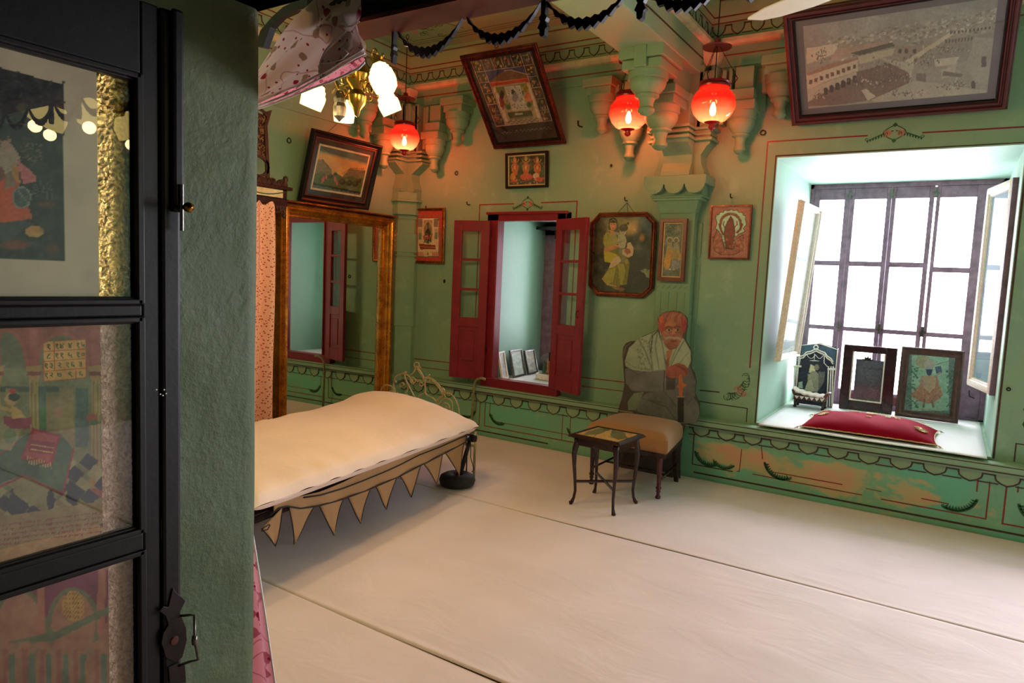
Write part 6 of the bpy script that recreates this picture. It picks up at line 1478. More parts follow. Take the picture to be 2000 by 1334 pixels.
for i, (a, b, c) in enumerate(pens):
    a, b, c = C6(*a), C6(*b), C6(*c); bow = .5
    if i == 7: b = C6(70, 1110)
    L = []; R_ = []; N = 10
    for k in range(N+1):
        t = k/N; sw = math.sin(t*PI)*.13
        cxm, cym = (a[0]+b[0])/2, (a[1]+b[1])/2
        ax = a[0]+(c[0]-a[0])*t; ay = a[1]+(c[1]-a[1])*t; bx = b[0]+(c[0]-b[0])*t; by = b[1]+(c[1]-b[1])*t
        ax += (cxm-ax)*sw*(.6 if i < 7 else 0); bx += (cxm-bx)*sw*.5
        L.append((ax, ay)); R_.append((bx, by))
    def pf(u, v, L=L, R_=R_, i=i):
        k = min(int(v*N), N-1); t = v*N-k
        ax = L[k][0]*(1-t)+L[k+1][0]*t; ay = L[k][1]*(1-t)+L[k+1][1]*t; bx = R_[k][0]*(1-t)+R_[k+1][0]*t; by = R_[k][1]*(1-t)+R_[k+1][1]*t
        return V_(ax+(bx-ax)*u, ay+(by-ay)*u, .008*math.sin(v*3+i)*v + .004*math.sin(u*7+i)*v)
    p_ = obj('pennant', MB().grid(pf, 6, 12), M['valance'], bed, smooth=True)
    md = p_.modifiers.new('t', 'SOLIDIFY'); md.thickness = .002
    obj('pennant_piping', MB().tube([Vector(pf(0, v)) for v in np.linspace(0, 1, 10)] + [Vector(pf(1, v)) for v in np.linspace(1, 0, 10)][1:], .0032, 5), M['black_piping'], p_, smooth=True)
obj('tie_cord', MB().tube([V_(*C6(x, y), .02) for x, y in [(1395, 490), (1385, 530), (1392, 600), (1388, 740)]], .005, 6), M['black_piping'], bed, smooth=True)
obj('tie_cord', MB().tube([V_(*C6(x, y), .03) for x, y in [(1398, 500), (1408, 540), (1408, 640), (1430, 720), (1415, 735)]], .003, 5), M['black_piping'], bed, smooth=True)
obj('tie_cord', MB().tube([V_(*C6(x, y), .02) for x, y in [(100, 1075), (60, 1100), (50, 1120), (90, 1108), (105, 1078)]], .003, 5), M['black_piping'], bed, smooth=True)
tag(obj('ring_weight', MB().lathe([(.050, .008), (.095, .004), (.125, .02), (.135, .05), (.125, .08), (.095, .096), (.06, .10), (.030, .085), (.028, .02), (.05, .008)], (wc.x, wc.y, 0), 30), M['stone'], smooth=True), 'dark round stone weight on the floor around the bed leg', 'weight')
# mattress
def mat_fn(top):
    def f(u, v):
        # u: across (0 near side, 1 wall side), v: along (0 far end, 1 near end)
        a = FRc.lerp(NRc, v); b = FLc.lerp(NLc, v); e = .045
        p = a.lerp(b, u); cx = (u-.5)*2; cv = (v-.5)*2
        du = (u-.5)*2; dv = (v-.5)*2
        r = max(0.0, 1-abs(du)**12); s_ = max(0.0, 1-abs(dv)**22)
        edge = (r**.5)*(s_**.5)
        hump = .085*math.exp(-((v-.08)/.12)**2)*(max(0, 1-((u-.62)/.55)**2)) + .03*math.exp(-((v-.3)/.3)**2)*(1-du*du)
        wr = .006*math.sin(v*52+u*6+2*math.sin(v*9))*math.exp(-min(u, 1-u)*8) + .005*math.sin(u*46+v*5)*math.exp(-min(v, 1-v)*26)
        out = (p-(FRc+NLc)/2).normalized()*0
        q = p + bn*(.05*(1-2*u))*1.0 + bd*(.03*(2*v-1))
        zt = ZR+.025+.055+(.068+hump)*edge+wr if top else ZR+.025+.055-.055*edge
        return (q.x, q.y, zt)
    return f
mb_ = MB().grid(mat_fn(True), 60, 90); lower = MB().grid(mat_fn(False), 60, 90); lower.f = [f[::-1] for f in lower.f]; mb_.add(lower.v, lower.f)
mattress = obj('mattress', mb_, M['mattress'], smooth=True); tag(mattress, 'cream-white cotton mattress with a raised head end lying on the iron bed', 'mattress')
# thin pole with hook against the dado
pole = MB().tube([(-3.80, 5.28, 0), (-3.80, 5.29, .40), (-3.79, 5.29, .52), (-3.76, 5.285, .565), (-3.70, 5.28, .585), (-3.66, 5.28, .575)], .012, 8).lathe([(.012, .40), (.018, .405), (.018, .42), (.012, .425)], (-3.80, 5.29, 0), 10)
tag(obj('hooked_pole', pole, M['pale_metal'], smooth=True), 'thin pale hooked pipe standing against the wall below the small window', 'pole')

# ================================================================ SMALL TABLE
tb = thing('side_table', 'small dark wooden table with cabriole legs and a painted top', 'table', (-1.925, 4.29, 0), (0, 0, TABLE_ROT))
hw = .185
obj('apron', boxes((-hw+.02, hw-.02, -hw+.02, -hw+.035, .425, .482), (-hw+.02, hw-.02, hw-.035, hw-.02, .425, .482), (-hw+.02, -hw+.035, -hw+.02, hw-.02, .425, .482), (hw-.035, hw-.02, -hw+.02, hw-.02, .425, .482)), M['dark_wood'], tb, local=True, bevel=.003)
obj('table_top', moulding([(-hw-.012, -hw-.012), (hw+.012, -hw-.012), (hw+.012, hw+.012), (-hw-.012, hw+.012)], [(0, .482), (0, .488), (.012, .497), (.018, .503), (.032, .503), (.034, .497), (.035, .482)]), M['dark_wood'], tb, local=True, smooth='auto')
obj('top_board', MB().box(-hw, hw, -hw, hw, .480, .495), M['dark_wood'], tb, local=True)
def pic_birds(c):
    c.use(1090, 590, 3.032); c.noise(30, 18, 2)
    c.ell(240, 765, 50, 17, (112, 110, 74), 1, 0, -.25); c.ell(288, 755, 20, 8, (90, 88, 60)); c.poly([(150, 790), (175, 765), (240, 755), (260, 770), (210, 785)], (120, 112, 74)); c.ell(355, 785, 46, 20, (106, 108, 76)); c.ell(330, 768, 16, 9, (96, 96, 66)); c.poly([(340, 800), (400, 790), (420, 806), (360, 815)], (104, 98, 66)); c.ell(235, 735, 26, 6, (104, 100, 66))
    c.line([(230, 780), (210, 800)], 4, (60, 50, 36)); c.line([(300, 795), (360, 812)], 4, (96, 84, 50)); c.spots(30, 150, 740, 440, 820, 5, [(140, 126, 80), (84, 76, 50)], 4, .6, .5)
rz = Matrix.Rotation(TABLE_ROT, 3, 'Z'); o0 = Vector((-1.925, 4.29, 0)) + rz @ Vector((-hw+.02, -hw+.02, .4965))
paint_grid('painted_panel', o0, rz @ Vector((2*hw-.04, 0, 0)), rz @ Vector((0, 2*hw-.04, 0)), 90, 90, pic_birds, (206, 158, 92), M['paint_gloss'], tb)
def cab_leg():
    pts = [(0, 0, .482, .022), (0, 0, .44, .022), (.012, 0, .40, .020), (.017, 0, .36, .018), (.012, 0, .28, .014), (.002, 0, .18, .011), (-.004, 0, .10, .010), (.004, 0, .05, .010), (.016, 0, .022, .013), (.026, 0, .010, .016), (.034, 0, .008, .008)]
    return MB().tube([(a, b, c) for a, b, c, r in pts], [r for *_, r in pts], 10)
l0 = None
for i, (sx, sy) in enumerate(((1,1), (-1,1), (-1,-1), (1,-1))):
    a = math.atan2(sy, sx)
    if l0 is None: l0 = obj('leg', cab_leg(), M['dark_wood'], tb, local=True, smooth=True); o = l0
    else: o = inst(l0, tb)
    o.location = (sx*(hw-.035), sy*(hw-.035), 0); o.rotation_euler = (0, 0, a)
q_ = hw-.04
obj('stretcher', MB().tube([(-q_, -q_, .165), (q_, q_, .165)], .010, 6).tube([(-q_, q_, .165), (q_, -q_, .165)], .010, 6), M['dark_wood'], tb, local=True)

# ================================================================ CHAIR in front of the painted figure
ch = thing('low_chair', 'backless chair seat in tan satin with dark turned legs, before the painted man', 'chair', (-1.95, 4.9, 0))
SB = [(-2.24, 4.60), (-1.60, 4.60), (-1.685, 5.17), (-2.22, 5.17)]
def seatf(u, v):
    a = Vector(SB[0]).lerp(Vector(SB[1]), u); b = Vector(SB[3]).lerp(Vector(SB[2]), u); p = a.lerp(b, v); return p
def seat_top(u, v):
    p = seatf(u, v); du = abs(2*u-1); dv = abs(2*v-1); e = (max(0, 1-du**8)*max(0, 1-dv**8))**.35
    z = .445+.055*e+.018*(1-du**2)*(1-dv**2)
    return (p.x, p.y, z)
sm_ = MB().grid(seat_top, 30, 26)
n0 = 31
ring_ = [(i/30, 0) for i in range(31)] + [(1, j/26) for j in range(1, 27)] + [(i/30, 1) for i in range(29, -1, -1)] + [(0, j/26) for j in range(25, 0, -1)]
vs_ = []
for k, z in enumerate((.445, .40, .355, .345)):
    for (u, v) in ring_:
        p = seatf(u, v); c0 = Vector((-1.93, 4.88)); q = c0+(p-c0)*(1, 1.015, 1.0, .97)[k]; vs_.append((q.x, q.y, z))
m_ = len(ring_); fs = []
for k in range(3):
    for i in range(m_): fs.append((k*m_+i, (k+1)*m_+i, (k+1)*m_+(i+1) % m_, k*m_+(i+1) % m_))
fs.append(tuple(3*m_+i for i in range(m_))[::-1])
sm_.add(vs_, fs)
obj('seat', sm_, M['seat_cloth'], ch, smooth=True)
obj('seat_rail', MB().prism([(x*.985-.03, y, .315) for x, y in SB], (0, 0, .035)), M['dark_wood'], ch, bevel=.004)
tl = [(.014, .0), (.019, .008), (.020, .02), (.013, .032), (.012, .05), (.019, .058), (.013, .066), (.018, .076), (.022, .086), (.015, .096), (.016, .14), (.021, .30), (.022, .345)]
for x, y in ((-1.665, 4.655), (-2.20, 4.655)): obj('leg', MB().lathe([(0, 0)]+tl+[(0, .345)], (x, y, 0), 14), M['dark_wood'] if x < -2 else flat('red_polished_wood', rgb(84, 18, 34), .2, 0, .15), ch, smooth=True)
for x, y, dx in ((-1.735, 5.12, .03), (-2.19, 5.12, -.03)): obj('leg', MB().hexa([(x-.016+dx, y+.03, 0), (x+.016+dx, y+.03, 0), (x+.016+dx, y+.06, 0), (x-.016+dx, y+.06, 0), (x-.018, y-.02, .345), (x+.018, y-.02, .345), (x+.018, y+.02, .345), (x-.018, y+.02, .345)]), M['dark_wood'], ch, bevel=.003)
obj('stretcher', MB().tube([(-2.20, 4.66, .13), (-2.20, 5.14, .13)], .009, 6).tube([(-1.665, 4.66, .13), (-1.72, 5.14, .13)], .009, 6).tube([(-2.2, 4.9, .13), (-1.69, 4.9, .13)], .009, 6), M['dark_wood'], ch, smooth=True)

# painted cut-out figure of a seated man behind the chair
KM = 3.032
OUT = [(355, 640), (378, 560), (392, 480), (386, 400), (380, 320), (384, 270), (400, 245), (430, 232), (462, 232), (500, 205), (545, 185), (585, 168), (594, 150), (586, 120), (590, 92), (608, 72), (640, 58), (680, 53), (722, 60), (750, 78), (764, 108), (764, 150), (752, 185), (742, 205), (760, 235), (782, 280), (790, 340), (784, 385), (806, 420), (816, 470), (808, 540), (836, 600), (838, 660), (820, 715), (752, 725), (735, 800), (722, 900), (720, 1045), (355, 1000), (330, 900), (340, 760)]
def man_mask(c): return c.use(1090, 590, KM).inpoly(OUT)
def pic_man(c):
    c.use(1090, 590, KM); c.noise(50, 8, 3); G = (98, 100, 98); GD = (78, 80, 80); SH = (146, 158, 136); SD = (106, 118, 104); SK = (140, 94, 76)
    c.rect(300, 640, 900, 1100, (62, 58, 58)); c.poly([(380, 320), (400, 245), (470, 232), (470, 640), (355, 640), (392, 480)], (62, 52, 50)); c.line([(372, 580), (390, 480), (384, 330), (400, 262), (430, 240)], 7, (104, 84, 72))
    c.poly([(460, 600), (520, 540), (640, 520), (760, 520), (830, 600), (838, 660), (820, 715), (700, 720), (470, 650)], G); c.line([(500, 570), (640, 620), (700, 700)], 6, GD); c.line([(640, 540), (700, 620)], 5, GD); c.line([(480, 630), (540, 580), (640, 600)], 4, GD)
    c.poly([(700, 360), (780, 380), (816, 470), (808, 560), (760, 620), (690, 560)], (92, 94, 94))
    c.poly([(395, 395), (440, 380), (640, 400), (640, 530), (560, 530), (440, 525), (400, 480)], (104, 104, 102)); c.line([(430, 400), (470, 430), (520, 410)], 4, GD); c.line([(630, 400), (625, 530)], 7, (70, 66, 66)); c.line([(400, 480), (440, 526), (560, 534)], 4, GD)
    c.poly([(412, 590), (450, 540), (510, 530), (460, 640), (415, 640)], (104, 116, 98))
    c.poly([(395, 350), (420, 270), (480, 215), (590, 168), (630, 300), (640, 400), (540, 412), (440, 402), (400, 380)], SH); c.poly([(600, 170), (740, 210), (785, 290), (786, 350), (770, 390), (690, 390), (650, 395)], SH)
    for a, b in (([(560, 182), (540, 240), (560, 400)], 10), ([(590, 175), (575, 260), (600, 405)], 7), ([(480, 220), (520, 300), (555, 400)], 9), ([(610, 200), (625, 300), (638, 396)], 8), ([(745, 230), (705, 300), (660, 392)], 8), ([(720, 220), (690, 300), (650, 390)], 6), ([(770, 300), (730, 350), (700, 380)], 4)): c.line(a, b, SD, .9)
    c.spots(90, 470, 220, 560, 400, 4, [(120, 132, 116), (100, 108, 96)], 6, .6, 1.6); c.line([(395, 350), (450, 385), (560, 408), (640, 400)], 5, (120, 132, 110)); c.line([(590, 170), (560, 200), (548, 300)], 6, (60, 64, 62))
    c.poly([(640, 290), (680, 280), (660, 350), (642, 380)], (160, 106, 80)); c.poly([(640, 350), (660, 320), (655, 390), (640, 396)], (120, 80, 66))
    c.ell(675, 180, 66, 78, SK); c.poly([(615, 150), (735, 150), (735, 220), (705, 270), (665, 284), (632, 262), (614, 210)], SK); c.ell(640, 170, 30, 34, (172, 112, 84), .7, .6)
    c.ell(676, 118, 88, 62, (140, 84, 70)); c.poly([(590, 120), (612, 78), (640, 150), (612, 190), (594, 160)], (156, 76, 62)); c.poly([(720, 80), (764, 120), (752, 190), (735, 170)], (146, 56, 56)); 
    x, y = c.xy(); tm = (((x-676)/88)**2+((y-118)/62)**2 <= 1) & (y < 120+ (x-676)**2*.004)
    rr = random.Random(8)
    for k in range(16):
        a0 = 600+k*10; pts = [(a0+rr.uniform(-6, 6), 62+abs(a0-680)*.12), (a0-10+rr.uniform(-10, 10), 90), (a0-24+(k-8)*2, 128)]; c.line(pts, 5, rr.choice([(196, 120, 84), (150, 120, 104), (120, 60, 54), (186, 90, 70), (132, 124, 112)]), .7)
    c.poly([(612, 84), (628, 92), (618, 124), (598, 118)], (196, 92, 70)); c.line([(598, 122), (590, 90), (612, 74)], 4, (110, 44, 36)); c.poly([(632, 128), (650, 116), (680, 112), (696, 122), (700, 140), (632, 150)], (166, 104, 76))
    for ex in (655, 706): c.ell(ex, 166, 15, 8, (186, 150, 120)); c.ell(ex+2, 166, 7, 7, (52, 44, 36)); c.line([(ex-18, 150), (ex, 143), (ex+18, 150)], 6, (84, 52, 42)); c.line([(ex-16, 160), (ex, 155), (ex+16, 162)], 3, (84, 48, 40)); c.line([(ex-12, 180), (ex+12, 181)], 3, (124, 70, 56))
    c.poly([(680, 158), (690, 158), (698, 196), (680, 204), (670, 196)], (178, 112, 84)); c.ell(686, 198, 14, 8, (150, 88, 68)); c.line([(640, 216), (660, 208), (686, 214), (712, 212), (726, 222)], 13, (156, 134, 118)); c.line([(628, 206), (640, 220)], 7, (156, 134, 118)); c.ell(684, 232, 20, 8, (120, 58, 50)); c.ell(670, 258, 36, 26, (128, 74, 58), .8, .5); c.line([(640, 250), (660, 280), (700, 272)], 6, (110, 70, 58)); c.line([(716, 160), (735, 200)], 8, (132, 84, 72))
    c.ell(742, 205, 8, 12, (96, 56, 48)); c.poly([(634, 405), (660, 380), (710, 360), (750, 372), (772, 402), (764, 436), (720, 450), (660, 448), (636, 430)], (144, 76, 64))
    for k in range(4): c.line([(690+k*10, 372+k*6), (730+k*8, 380+k*10), (764, 404+k*9)], 4, (112, 54, 48)); c.line([(645, 410+k*9), (700, 404+k*10)], 4, (116, 58, 50), .8)
    c.poly([(716, 430), (732, 430), (740, 480), (765, 490), (742, 506), (734, 556), (716, 556), (716, 510), (700, 500), (714, 485)], (172, 98, 60)); c.line([(704, 560), (746, 560)], 6, (176, 110, 70)); c.rect(708, 566, 745, 712, (38, 36, 40))
    c.line([(355, 640), (440, 655)], 4, (150, 140, 104)); c.noise(26, 12, 7); c.noise(140, 18, 9)
mo_ = Vector((-2.34, 5.24, .006))
fig = paint_grid('painted_cutout', mo_, (.86, 0, 0), (0, 0, 1.42), 260, 430, pic_man, (66, 62, 62), M['paint'], None, man_mask, .012)
tag(fig, 'flat painted cut-out board of a turbaned man in a grey shawl, standing behind the chair', 'cut-out figure')

# ================================================================ THINGS ON THE LARGE SILL
def sill_corners(bl, br, tl, yb_, yt_): return P(*bl, 1, yb_), P(*br, 1, yb_), P(*tl, 1, yt_)
ZS = .522
def onsill(x0, x1, yb_, yt_, z1): return Vector((x0, yb_, ZS)), Vector((x1, yb_, ZS)), Vector((x0, yt_, z1))
# arched niche picture with silver relief and figure
def pic_arch(c):      # crop (1530,650) x5.263
    c.use(1530, 650, 5.263); c.rect(60, 90, 600, 800, (66, 90, 110)); c.noise(40, 16, 3); c.poly([(140, 360), (200, 240), (330, 190), (450, 240), (510, 330), (500, 780), (130, 780)], (40, 44, 62)); c.poly([(260, 410), (280, 320), (320, 345), (330, 400)], (222, 210, 170))
    c.poly([(250, 440), (300, 390), (340, 400), (370, 440), (380, 520), (350, 610), (210, 600), (250, 500)], (156, 148, 126)); c.ell(343, 355, 26, 30, (150, 134, 110)); c.poly([(360, 400), (430, 400), (420, 500), (360, 600)], (110, 104, 100)); c.line([(255, 430), (290, 480), (340, 470)], 14, (172, 162, 136)); c.poly([(150, 510), (195, 500), (200, 570), (150, 570)], (180, 200, 180)); c.poly([(215, 600), (250, 500), (290, 480), (320, 600)], (186, 178, 150))
    c.spots(40, 100, 110, 160, 300, 8, [(60, 60, 50), (120, 150, 160)], 5); c.noise(12, 20, 6)
b_, r_, t_ = onsill(-1.125, -.815, 6.58, 6.62, 1.075)
ap = thing('arched_shrine_picture', 'small blue shrine picture with white beaded arch, leaning at the window left', 'picture', b_)
obj('board', MB().prism([(b_.x, b_.y+.03, ZS), (r_.x, r_.y+.03, ZS), (r_.x, 6.65, 1.05), (-.97, 6.652, 1.09), (b_.x, 6.65, 1.05)], (0, .02, 0)), M['dark_wood'], ap)
paint_grid('picture', b_+Vector((.012, .027, .01)), r_-b_-Vector((.024, 0, 0)), Vector((0, .04, .53)), 80, 120, pic_arch, (66, 90, 110), M['paint'], ap)
def AP(x, y): return P(1530+x/5.263, 650+y/5.263, 1, 6.60)
rel = MB()
for off in (0, 22):
    rel.tube([AP(x, y+off) for x, y in [(150, 265), (175, 240), (205, 235), (235, 200), (285, 190), (335, 165), (385, 190), (425, 205), (450, 240), (490, 265), (510, 300)]], .006, 6)
for x in (115, 140, 465, 490, 512): rel.tube([AP(x, 345), AP(x-4-(0 if x < 200 else 14), 760 if x > 300 else 560)], .006, 6)
rel.tube([AP(105, 345), AP(185, 345)], .010, 6); rel.tube([AP(455, 375), AP(530, 375)], .010, 6)
for x, y in ((335, 150),): rel.tube([AP(x+22*math.cos(a), y+22*math.sin(a)) for a in np.linspace(0, 2*PI, 13)[:-1]], .005, 6, closed=True)
for x0, x1 in ((240, 330), (330, 415)): rel.tube([AP(x0+(x1-x0)*u, 225+40*math.sin(u*PI)) for u in np.linspace(0, 1, 8)], .003, 5)
rel.tube([AP(x, y) for x, y in [(320, 215), (318, 280), (270, 285), (365, 290), (318, 280)]], .004, 5)
rel.tube([AP(175, 260), AP(165, 330)], .004, 5); rel.tube([AP(420, 235), AP(418, 310), AP(455, 350)], .004, 5)
obj('beaded_arch', rel, M['white_frame'], ap, smooth=True)
obj('frame_edge', MB().tube([(r_.x, 6.60, ZS+.01), (r_.x, 6.64, 1.04), (-.97, 6.645, 1.08), (b_.x, 6.64, 1.05), (b_.x, 6.60, ZS+.01)], .006, 6), M['white_frame'], ap, smooth=True)
obj('hanging_loop', MB().tube([(-.97+.016*math.cos(a), 6.645, 1.095+.022*math.sin(a)) for a in np.linspace(0, PI, 8)], .003, 5), M['iron'], ap)
# glazed cabinet frame with an engraved plate
gc = thing('glazed_case', 'dark wooden glazed case with grey engraved plate, middle of the sill pictures', 'picture', (-.56, 6.66, ZS))
x0, x1, zt = -.765, -.352, 1.095
obj('frame', boxes((x0, x0+.075, 6.62, 6.72, ZS, zt), (x1-.085, x1, 6.62, 6.72, ZS, zt), (x0+.075, x1-.085, 6.62, 6.72, zt-.06, zt), (x0+.075, x1-.085, 6.62, 6.72, ZS, ZS+.085)), M['dark_wood'], gc, bevel=.006)
obj('inner_bead', boxes((x0+.075, x0+.085, 6.63, 6.65, ZS+.085, zt-.06), (x1-.095, x1-.085, 6.63, 6.65, ZS+.085, zt-.06), (x0+.085, x1-.095, 6.63, 6.65, ZS+.085, ZS+.095)), M['white_frame'], gc)
obj('glass', MB().box(x0+.075, x1-.085, 6.655, 6.658, ZS+.085, zt-.06), M['glass'], gc)
def pic_plate(c):
    c.use(1530, 650, 5.263); c.noise(30, 20, 3); c.ell(900, 400, 110, 130, (92, 92, 104)); c.ell(900, 560, 90, 130, (84, 84, 96)); c.ell(895, 440, 44, 60, (104, 102, 110)); c.spots(200, 760, 300, 1010, 700, 9, [(104, 104, 116), (70, 70, 84), (88, 88, 100)], 4, .7); c.noise(10, 22, 4)
paint_grid('engraved_plate', (x0+.10, 6.68, ZS+.09), (.215, 0, 0), (0, 0, .36), 60, 90, pic_plate, (80, 80, 94), M['paint'], gc, None, .004)
obj('plate_finial', MB().prism([(x0+.17+.05*math.cos(a)*(1 if i % 2 else .6)+.02, 6.678, ZS+.44+.045*math.sin(a)*(1 if i % 2 else .6)) for i, a in enumerate(np.linspace(0, PI, 11))], (0, .006, 0)), M['iron'], gc)
# framed cloth picture of a deity
def pic_dancer(c):     # crop (1530,650) x5.263
    c.use(1530, 650, 5.263); c.rect(1180, 120, 1860, 930, (96, 116, 116)); c.rect(1320, 230, 1700, 800, (138, 176, 160)); c.noise(50, 24, 4)
    rr = random.Random(5)
    for sx in (1, -1):
        for k in range(60):
            a = 1530+sx*(150+rr.uniform(0, 110)); b = rr.uniform(330, 850); c.ell(a, b, rr.uniform(8, 20), rr.uniform(5, 12), rr.choice([(60, 100, 90), (84, 130, 110), (50, 84, 86), (110, 150, 130)]), .8)
        for b in (400, 560, 700): c.line([(1530+sx*150, b+60), (1530+sx*200, b), (1530+sx*260, b+30)], 12, (64, 106, 96))
    c.ell(1440, 300, 80, 66, (150, 150, 124)); c.ell(1500, 330, 54, 50, (170, 160, 150)); c.ell(1500, 380, 44, 44, (150, 160, 160)); c.poly([(1465, 375), (1535, 375), (1520, 430), (1498, 446), (1475, 425)], (50, 66, 104)); c.poly([(1420, 440), (1580, 440), (1600, 540), (1640, 640), (1540, 720), (1490, 730), (1380, 700), (1310, 640), (1400, 540)], (160, 116, 100)); c.poly([(1430, 440), (1570, 440), (1560, 560), (1500, 620), (1440, 560)], (170, 150, 130))
    c.line([(1560, 330), (1700, 290)], 8, (110, 120, 90)); c.poly([(1560, 350), (1620, 340), (1630, 410), (1570, 420)], (66, 84, 116)); c.line([(1440, 450), (1400, 500), (1470, 540)], 20, (150, 140, 130)); c.line([(1560, 450), (1610, 410)], 18, (150, 140, 130)); c.line([(1450, 690), (1440, 760)], 22, (120, 96, 84)); c.line([(1530, 700), (1540, 760)], 22, (120, 96, 84)); c.line([(1380, 780), (1620, 800)], 10, (150, 150, 120)); c.spots(120, 1330, 560, 1630, 720, 6, [(190, 140, 120), (130, 90, 84), (170, 160, 130)], 8, .7); c.noise(14, 20, 6)
framed('framed_dancer_picture', 'grey framed picture of a red-skirted figure among green trees, right of the sill pictures', 'picture', Vector((-.325, 6.60, ZS)), Vector((.125, 6.60, ZS)), Vector((-.325, 6.70, 1.11)), .062, .035, M['carved_wood'], pic_dancer, (96, 116, 116), 110, 'cove')
# toy couch with white cushion
tc_ = thing('miniature_couch', 'tiny red couch with scalloped apron, standing before the arched shrine picture', 'toy couch', (-1.0, 6.45, ZS))
x0, x1 = -1.10, -.845
obj('seat_frame', boxes((x0, x1, 6.36, 6.50, ZS+.075, ZS+.115)), M['brown_wood'], tc_, bevel=.004)
ap_ = MB()
for i in range(6): ap_.prism([(x0+.008+i*.041, 6.357, ZS+.105), (x0+.045+i*.041, 6.357, ZS+.105), (x0+.0265+i*.041, 6.357, ZS+.078)], (0, .005, 0))
obj('apron_triangles', ap_, M['white_frame'], tc_)
for x in (x0+.015, x1-.015):
    for y in (6.37, 6.49): obj('leg', MB().lathe([(0, 0), (.014, .004), (.016, .014), (.009, .024), (.013, .04), (.012, .075), (0, .075)], (x, y, ZS), 10), M['dark_wood'], tc_, smooth=True)
obj('armrest', MB().tube([(x0+.005, 6.36, ZS+.115), (x0-.008, 6.36, ZS+.15), (x0-.008, 6.50, ZS+.15), (x0+.005, 6.50, ZS+.115)], .012, 8), M['brown_wood'], tc_, smooth=True)
obj('armrest', MB().tube([(x1-.005, 6.36, ZS+.115), (x1+.012, 6.36, ZS+.145), (x1+.012, 6.50, ZS+.145), (x1-.005, 6.50, ZS+.115)], .014, 8), M['brown_wood'], tc_, smooth=True)
tag(obj('tiny_cushion', MB().grid(lambda u, v: (x0-.012+(x1-x0+.01)*u, 6.355+.145*v, ZS+.118+.018*math.sin(v*PI)**.5*(1)+.04*(1-u)**3+.004*math.sin(u*30)), 24, 10), M['mattress'], smooth=True), 'tiny white cushion lying on the miniature red couch', 'cushion')
bpy.data.objects['tiny_cushion'].modifiers.new('t', 'SOLIDIFY').thickness = .012
# red velvet cushion
cpts = [P(*q, 2, .535) for q in [(1557, 836), (1829, 876)]]
cu = thing('velvet_cushion', 'long crimson velvet cushion with gold rosettes lying on the large window sill', 'cushion', (-.44, 5.72, ZS))
CX0, CX1, CY0, CY1 = -.875, .0, 5.42, 6.02
def cush(top):
    def f(u, v):
        du, dv = 2*u-1, 2*v-1; pin = 1-.05*(1-abs(dv)**2)*abs(du)**3; pinv = 1-.06*(1-abs(du)**2)*abs(dv)**3
        x = (CX0+CX1)/2+(CX1-CX0)/2*du*pin; y = (CY0+CY1)/2+(CY1-CY0)/2*dv*pinv + .01*du
        e = (max(0, 1-abs(du)**3.2)*max(0, 1-abs(dv)**2.6))**.62
        return (x, y, ZS+.018+.098*e+.003*math.sin(du*9+dv*6)*e) if top else (x, y, ZS+.018-.016*e)
    return f
cm = MB().grid(cush(True), 60, 40); c2 = MB().grid(cush(False), 60, 40); c2.f = [f[::-1] for f in c2.f]; cm.add(c2.v, c2.f)
obj('cover', cm, M['velvet'], cu, smooth=True)
ft = cush(True)
edge = [Vector(ft(u, 0)) for u in np.linspace(0, 1, 40)] + [Vector(ft(1, v)) for v in np.linspace(0, 1, 30)][1:] + [Vector(ft(u, 1)) for u in np.linspace(1, 0, 40)][1:] + [Vector(ft(0, v)) for v in np.linspace(1, 0, 30)][1:-1]
obj('gold_piping', MB().tube([p+Vector((0, 0, .0015*math.sin(i*2.2))) for i, p in enumerate(edge)], .0045, 6, closed=True), M['rosette'], cu, smooth=True)
tass = MB()
for (u, v) in ((0, 0), (1, 0), (1, 1), (0, 1)):
    p = Vector(ft(u, v)); d = Vector((2*u-1, 2*v-1, -.1)).normalized()
    for k in range(7): tass.tube([p, p+d*.015+Vector((.004*math.sin(k), .004*math.cos(k), 0)), p+d*.035+Vector((.012*math.sin(k*2), .012*math.cos(k*2), -.012))], .002, 4)
obj('corner_tassels', tass, M['rosette'], cu)
def rosette(u, v, r, n):
    p = Vector(ft(u, v)); e1 = (Vector(ft(u+.04, v))-Vector(ft(u-.04, v))).normalized(); e2 = (Vector(ft(u, v+.04))-Vector(ft(u, v-.04))).normalized(); nn = e1.cross(e2).normalized()
    e2 = nn.cross(e1); m = MB(); mt = basis(e1, e2, nn, p+nn*.004)
    for k in range(n):
        a = 2*PI*k/n; c0, s0 = math.cos(a), math.sin(a); w = r*2.2/n
        m.add([mt @ Vector(q) for q in ((c0*r*.25, s0*r*.25, .002), (c0*r*.7-s0*w, s0*r*.7+c0*w, .002), (c0*r, s0*r, .003), (c0*r*.7+s0*w, s0*r*.7-c0*w, .002), (c0*r*.65, s0*r*.65, .009))], [(0,3,4), (3,2,4), (2,1,4), (1,0,4)])
    m.lathe([(0, .010), (r*.2, .008), (r*.26, .003)], mt.translation, 8, mat=mt.to_3x3().to_4x4())
    obj('rosette', m, M['rosette'], cu, smooth=False)
rosette(.13, .40, .046, 16); rosette(.885, .26, .050, 18); rosette(.90, .78, .040, 14); rosette(.12, .84, .038, 14); rosette(.50, .60, .042, 9)
for u, v in ((.33, .80), (.37, .68), (.38, .86), (.49, .40), (.60, .64), (.63, .46), (.67, .62), (.70, .52), (.56, .74)): rosette(u, v, .022, 5)

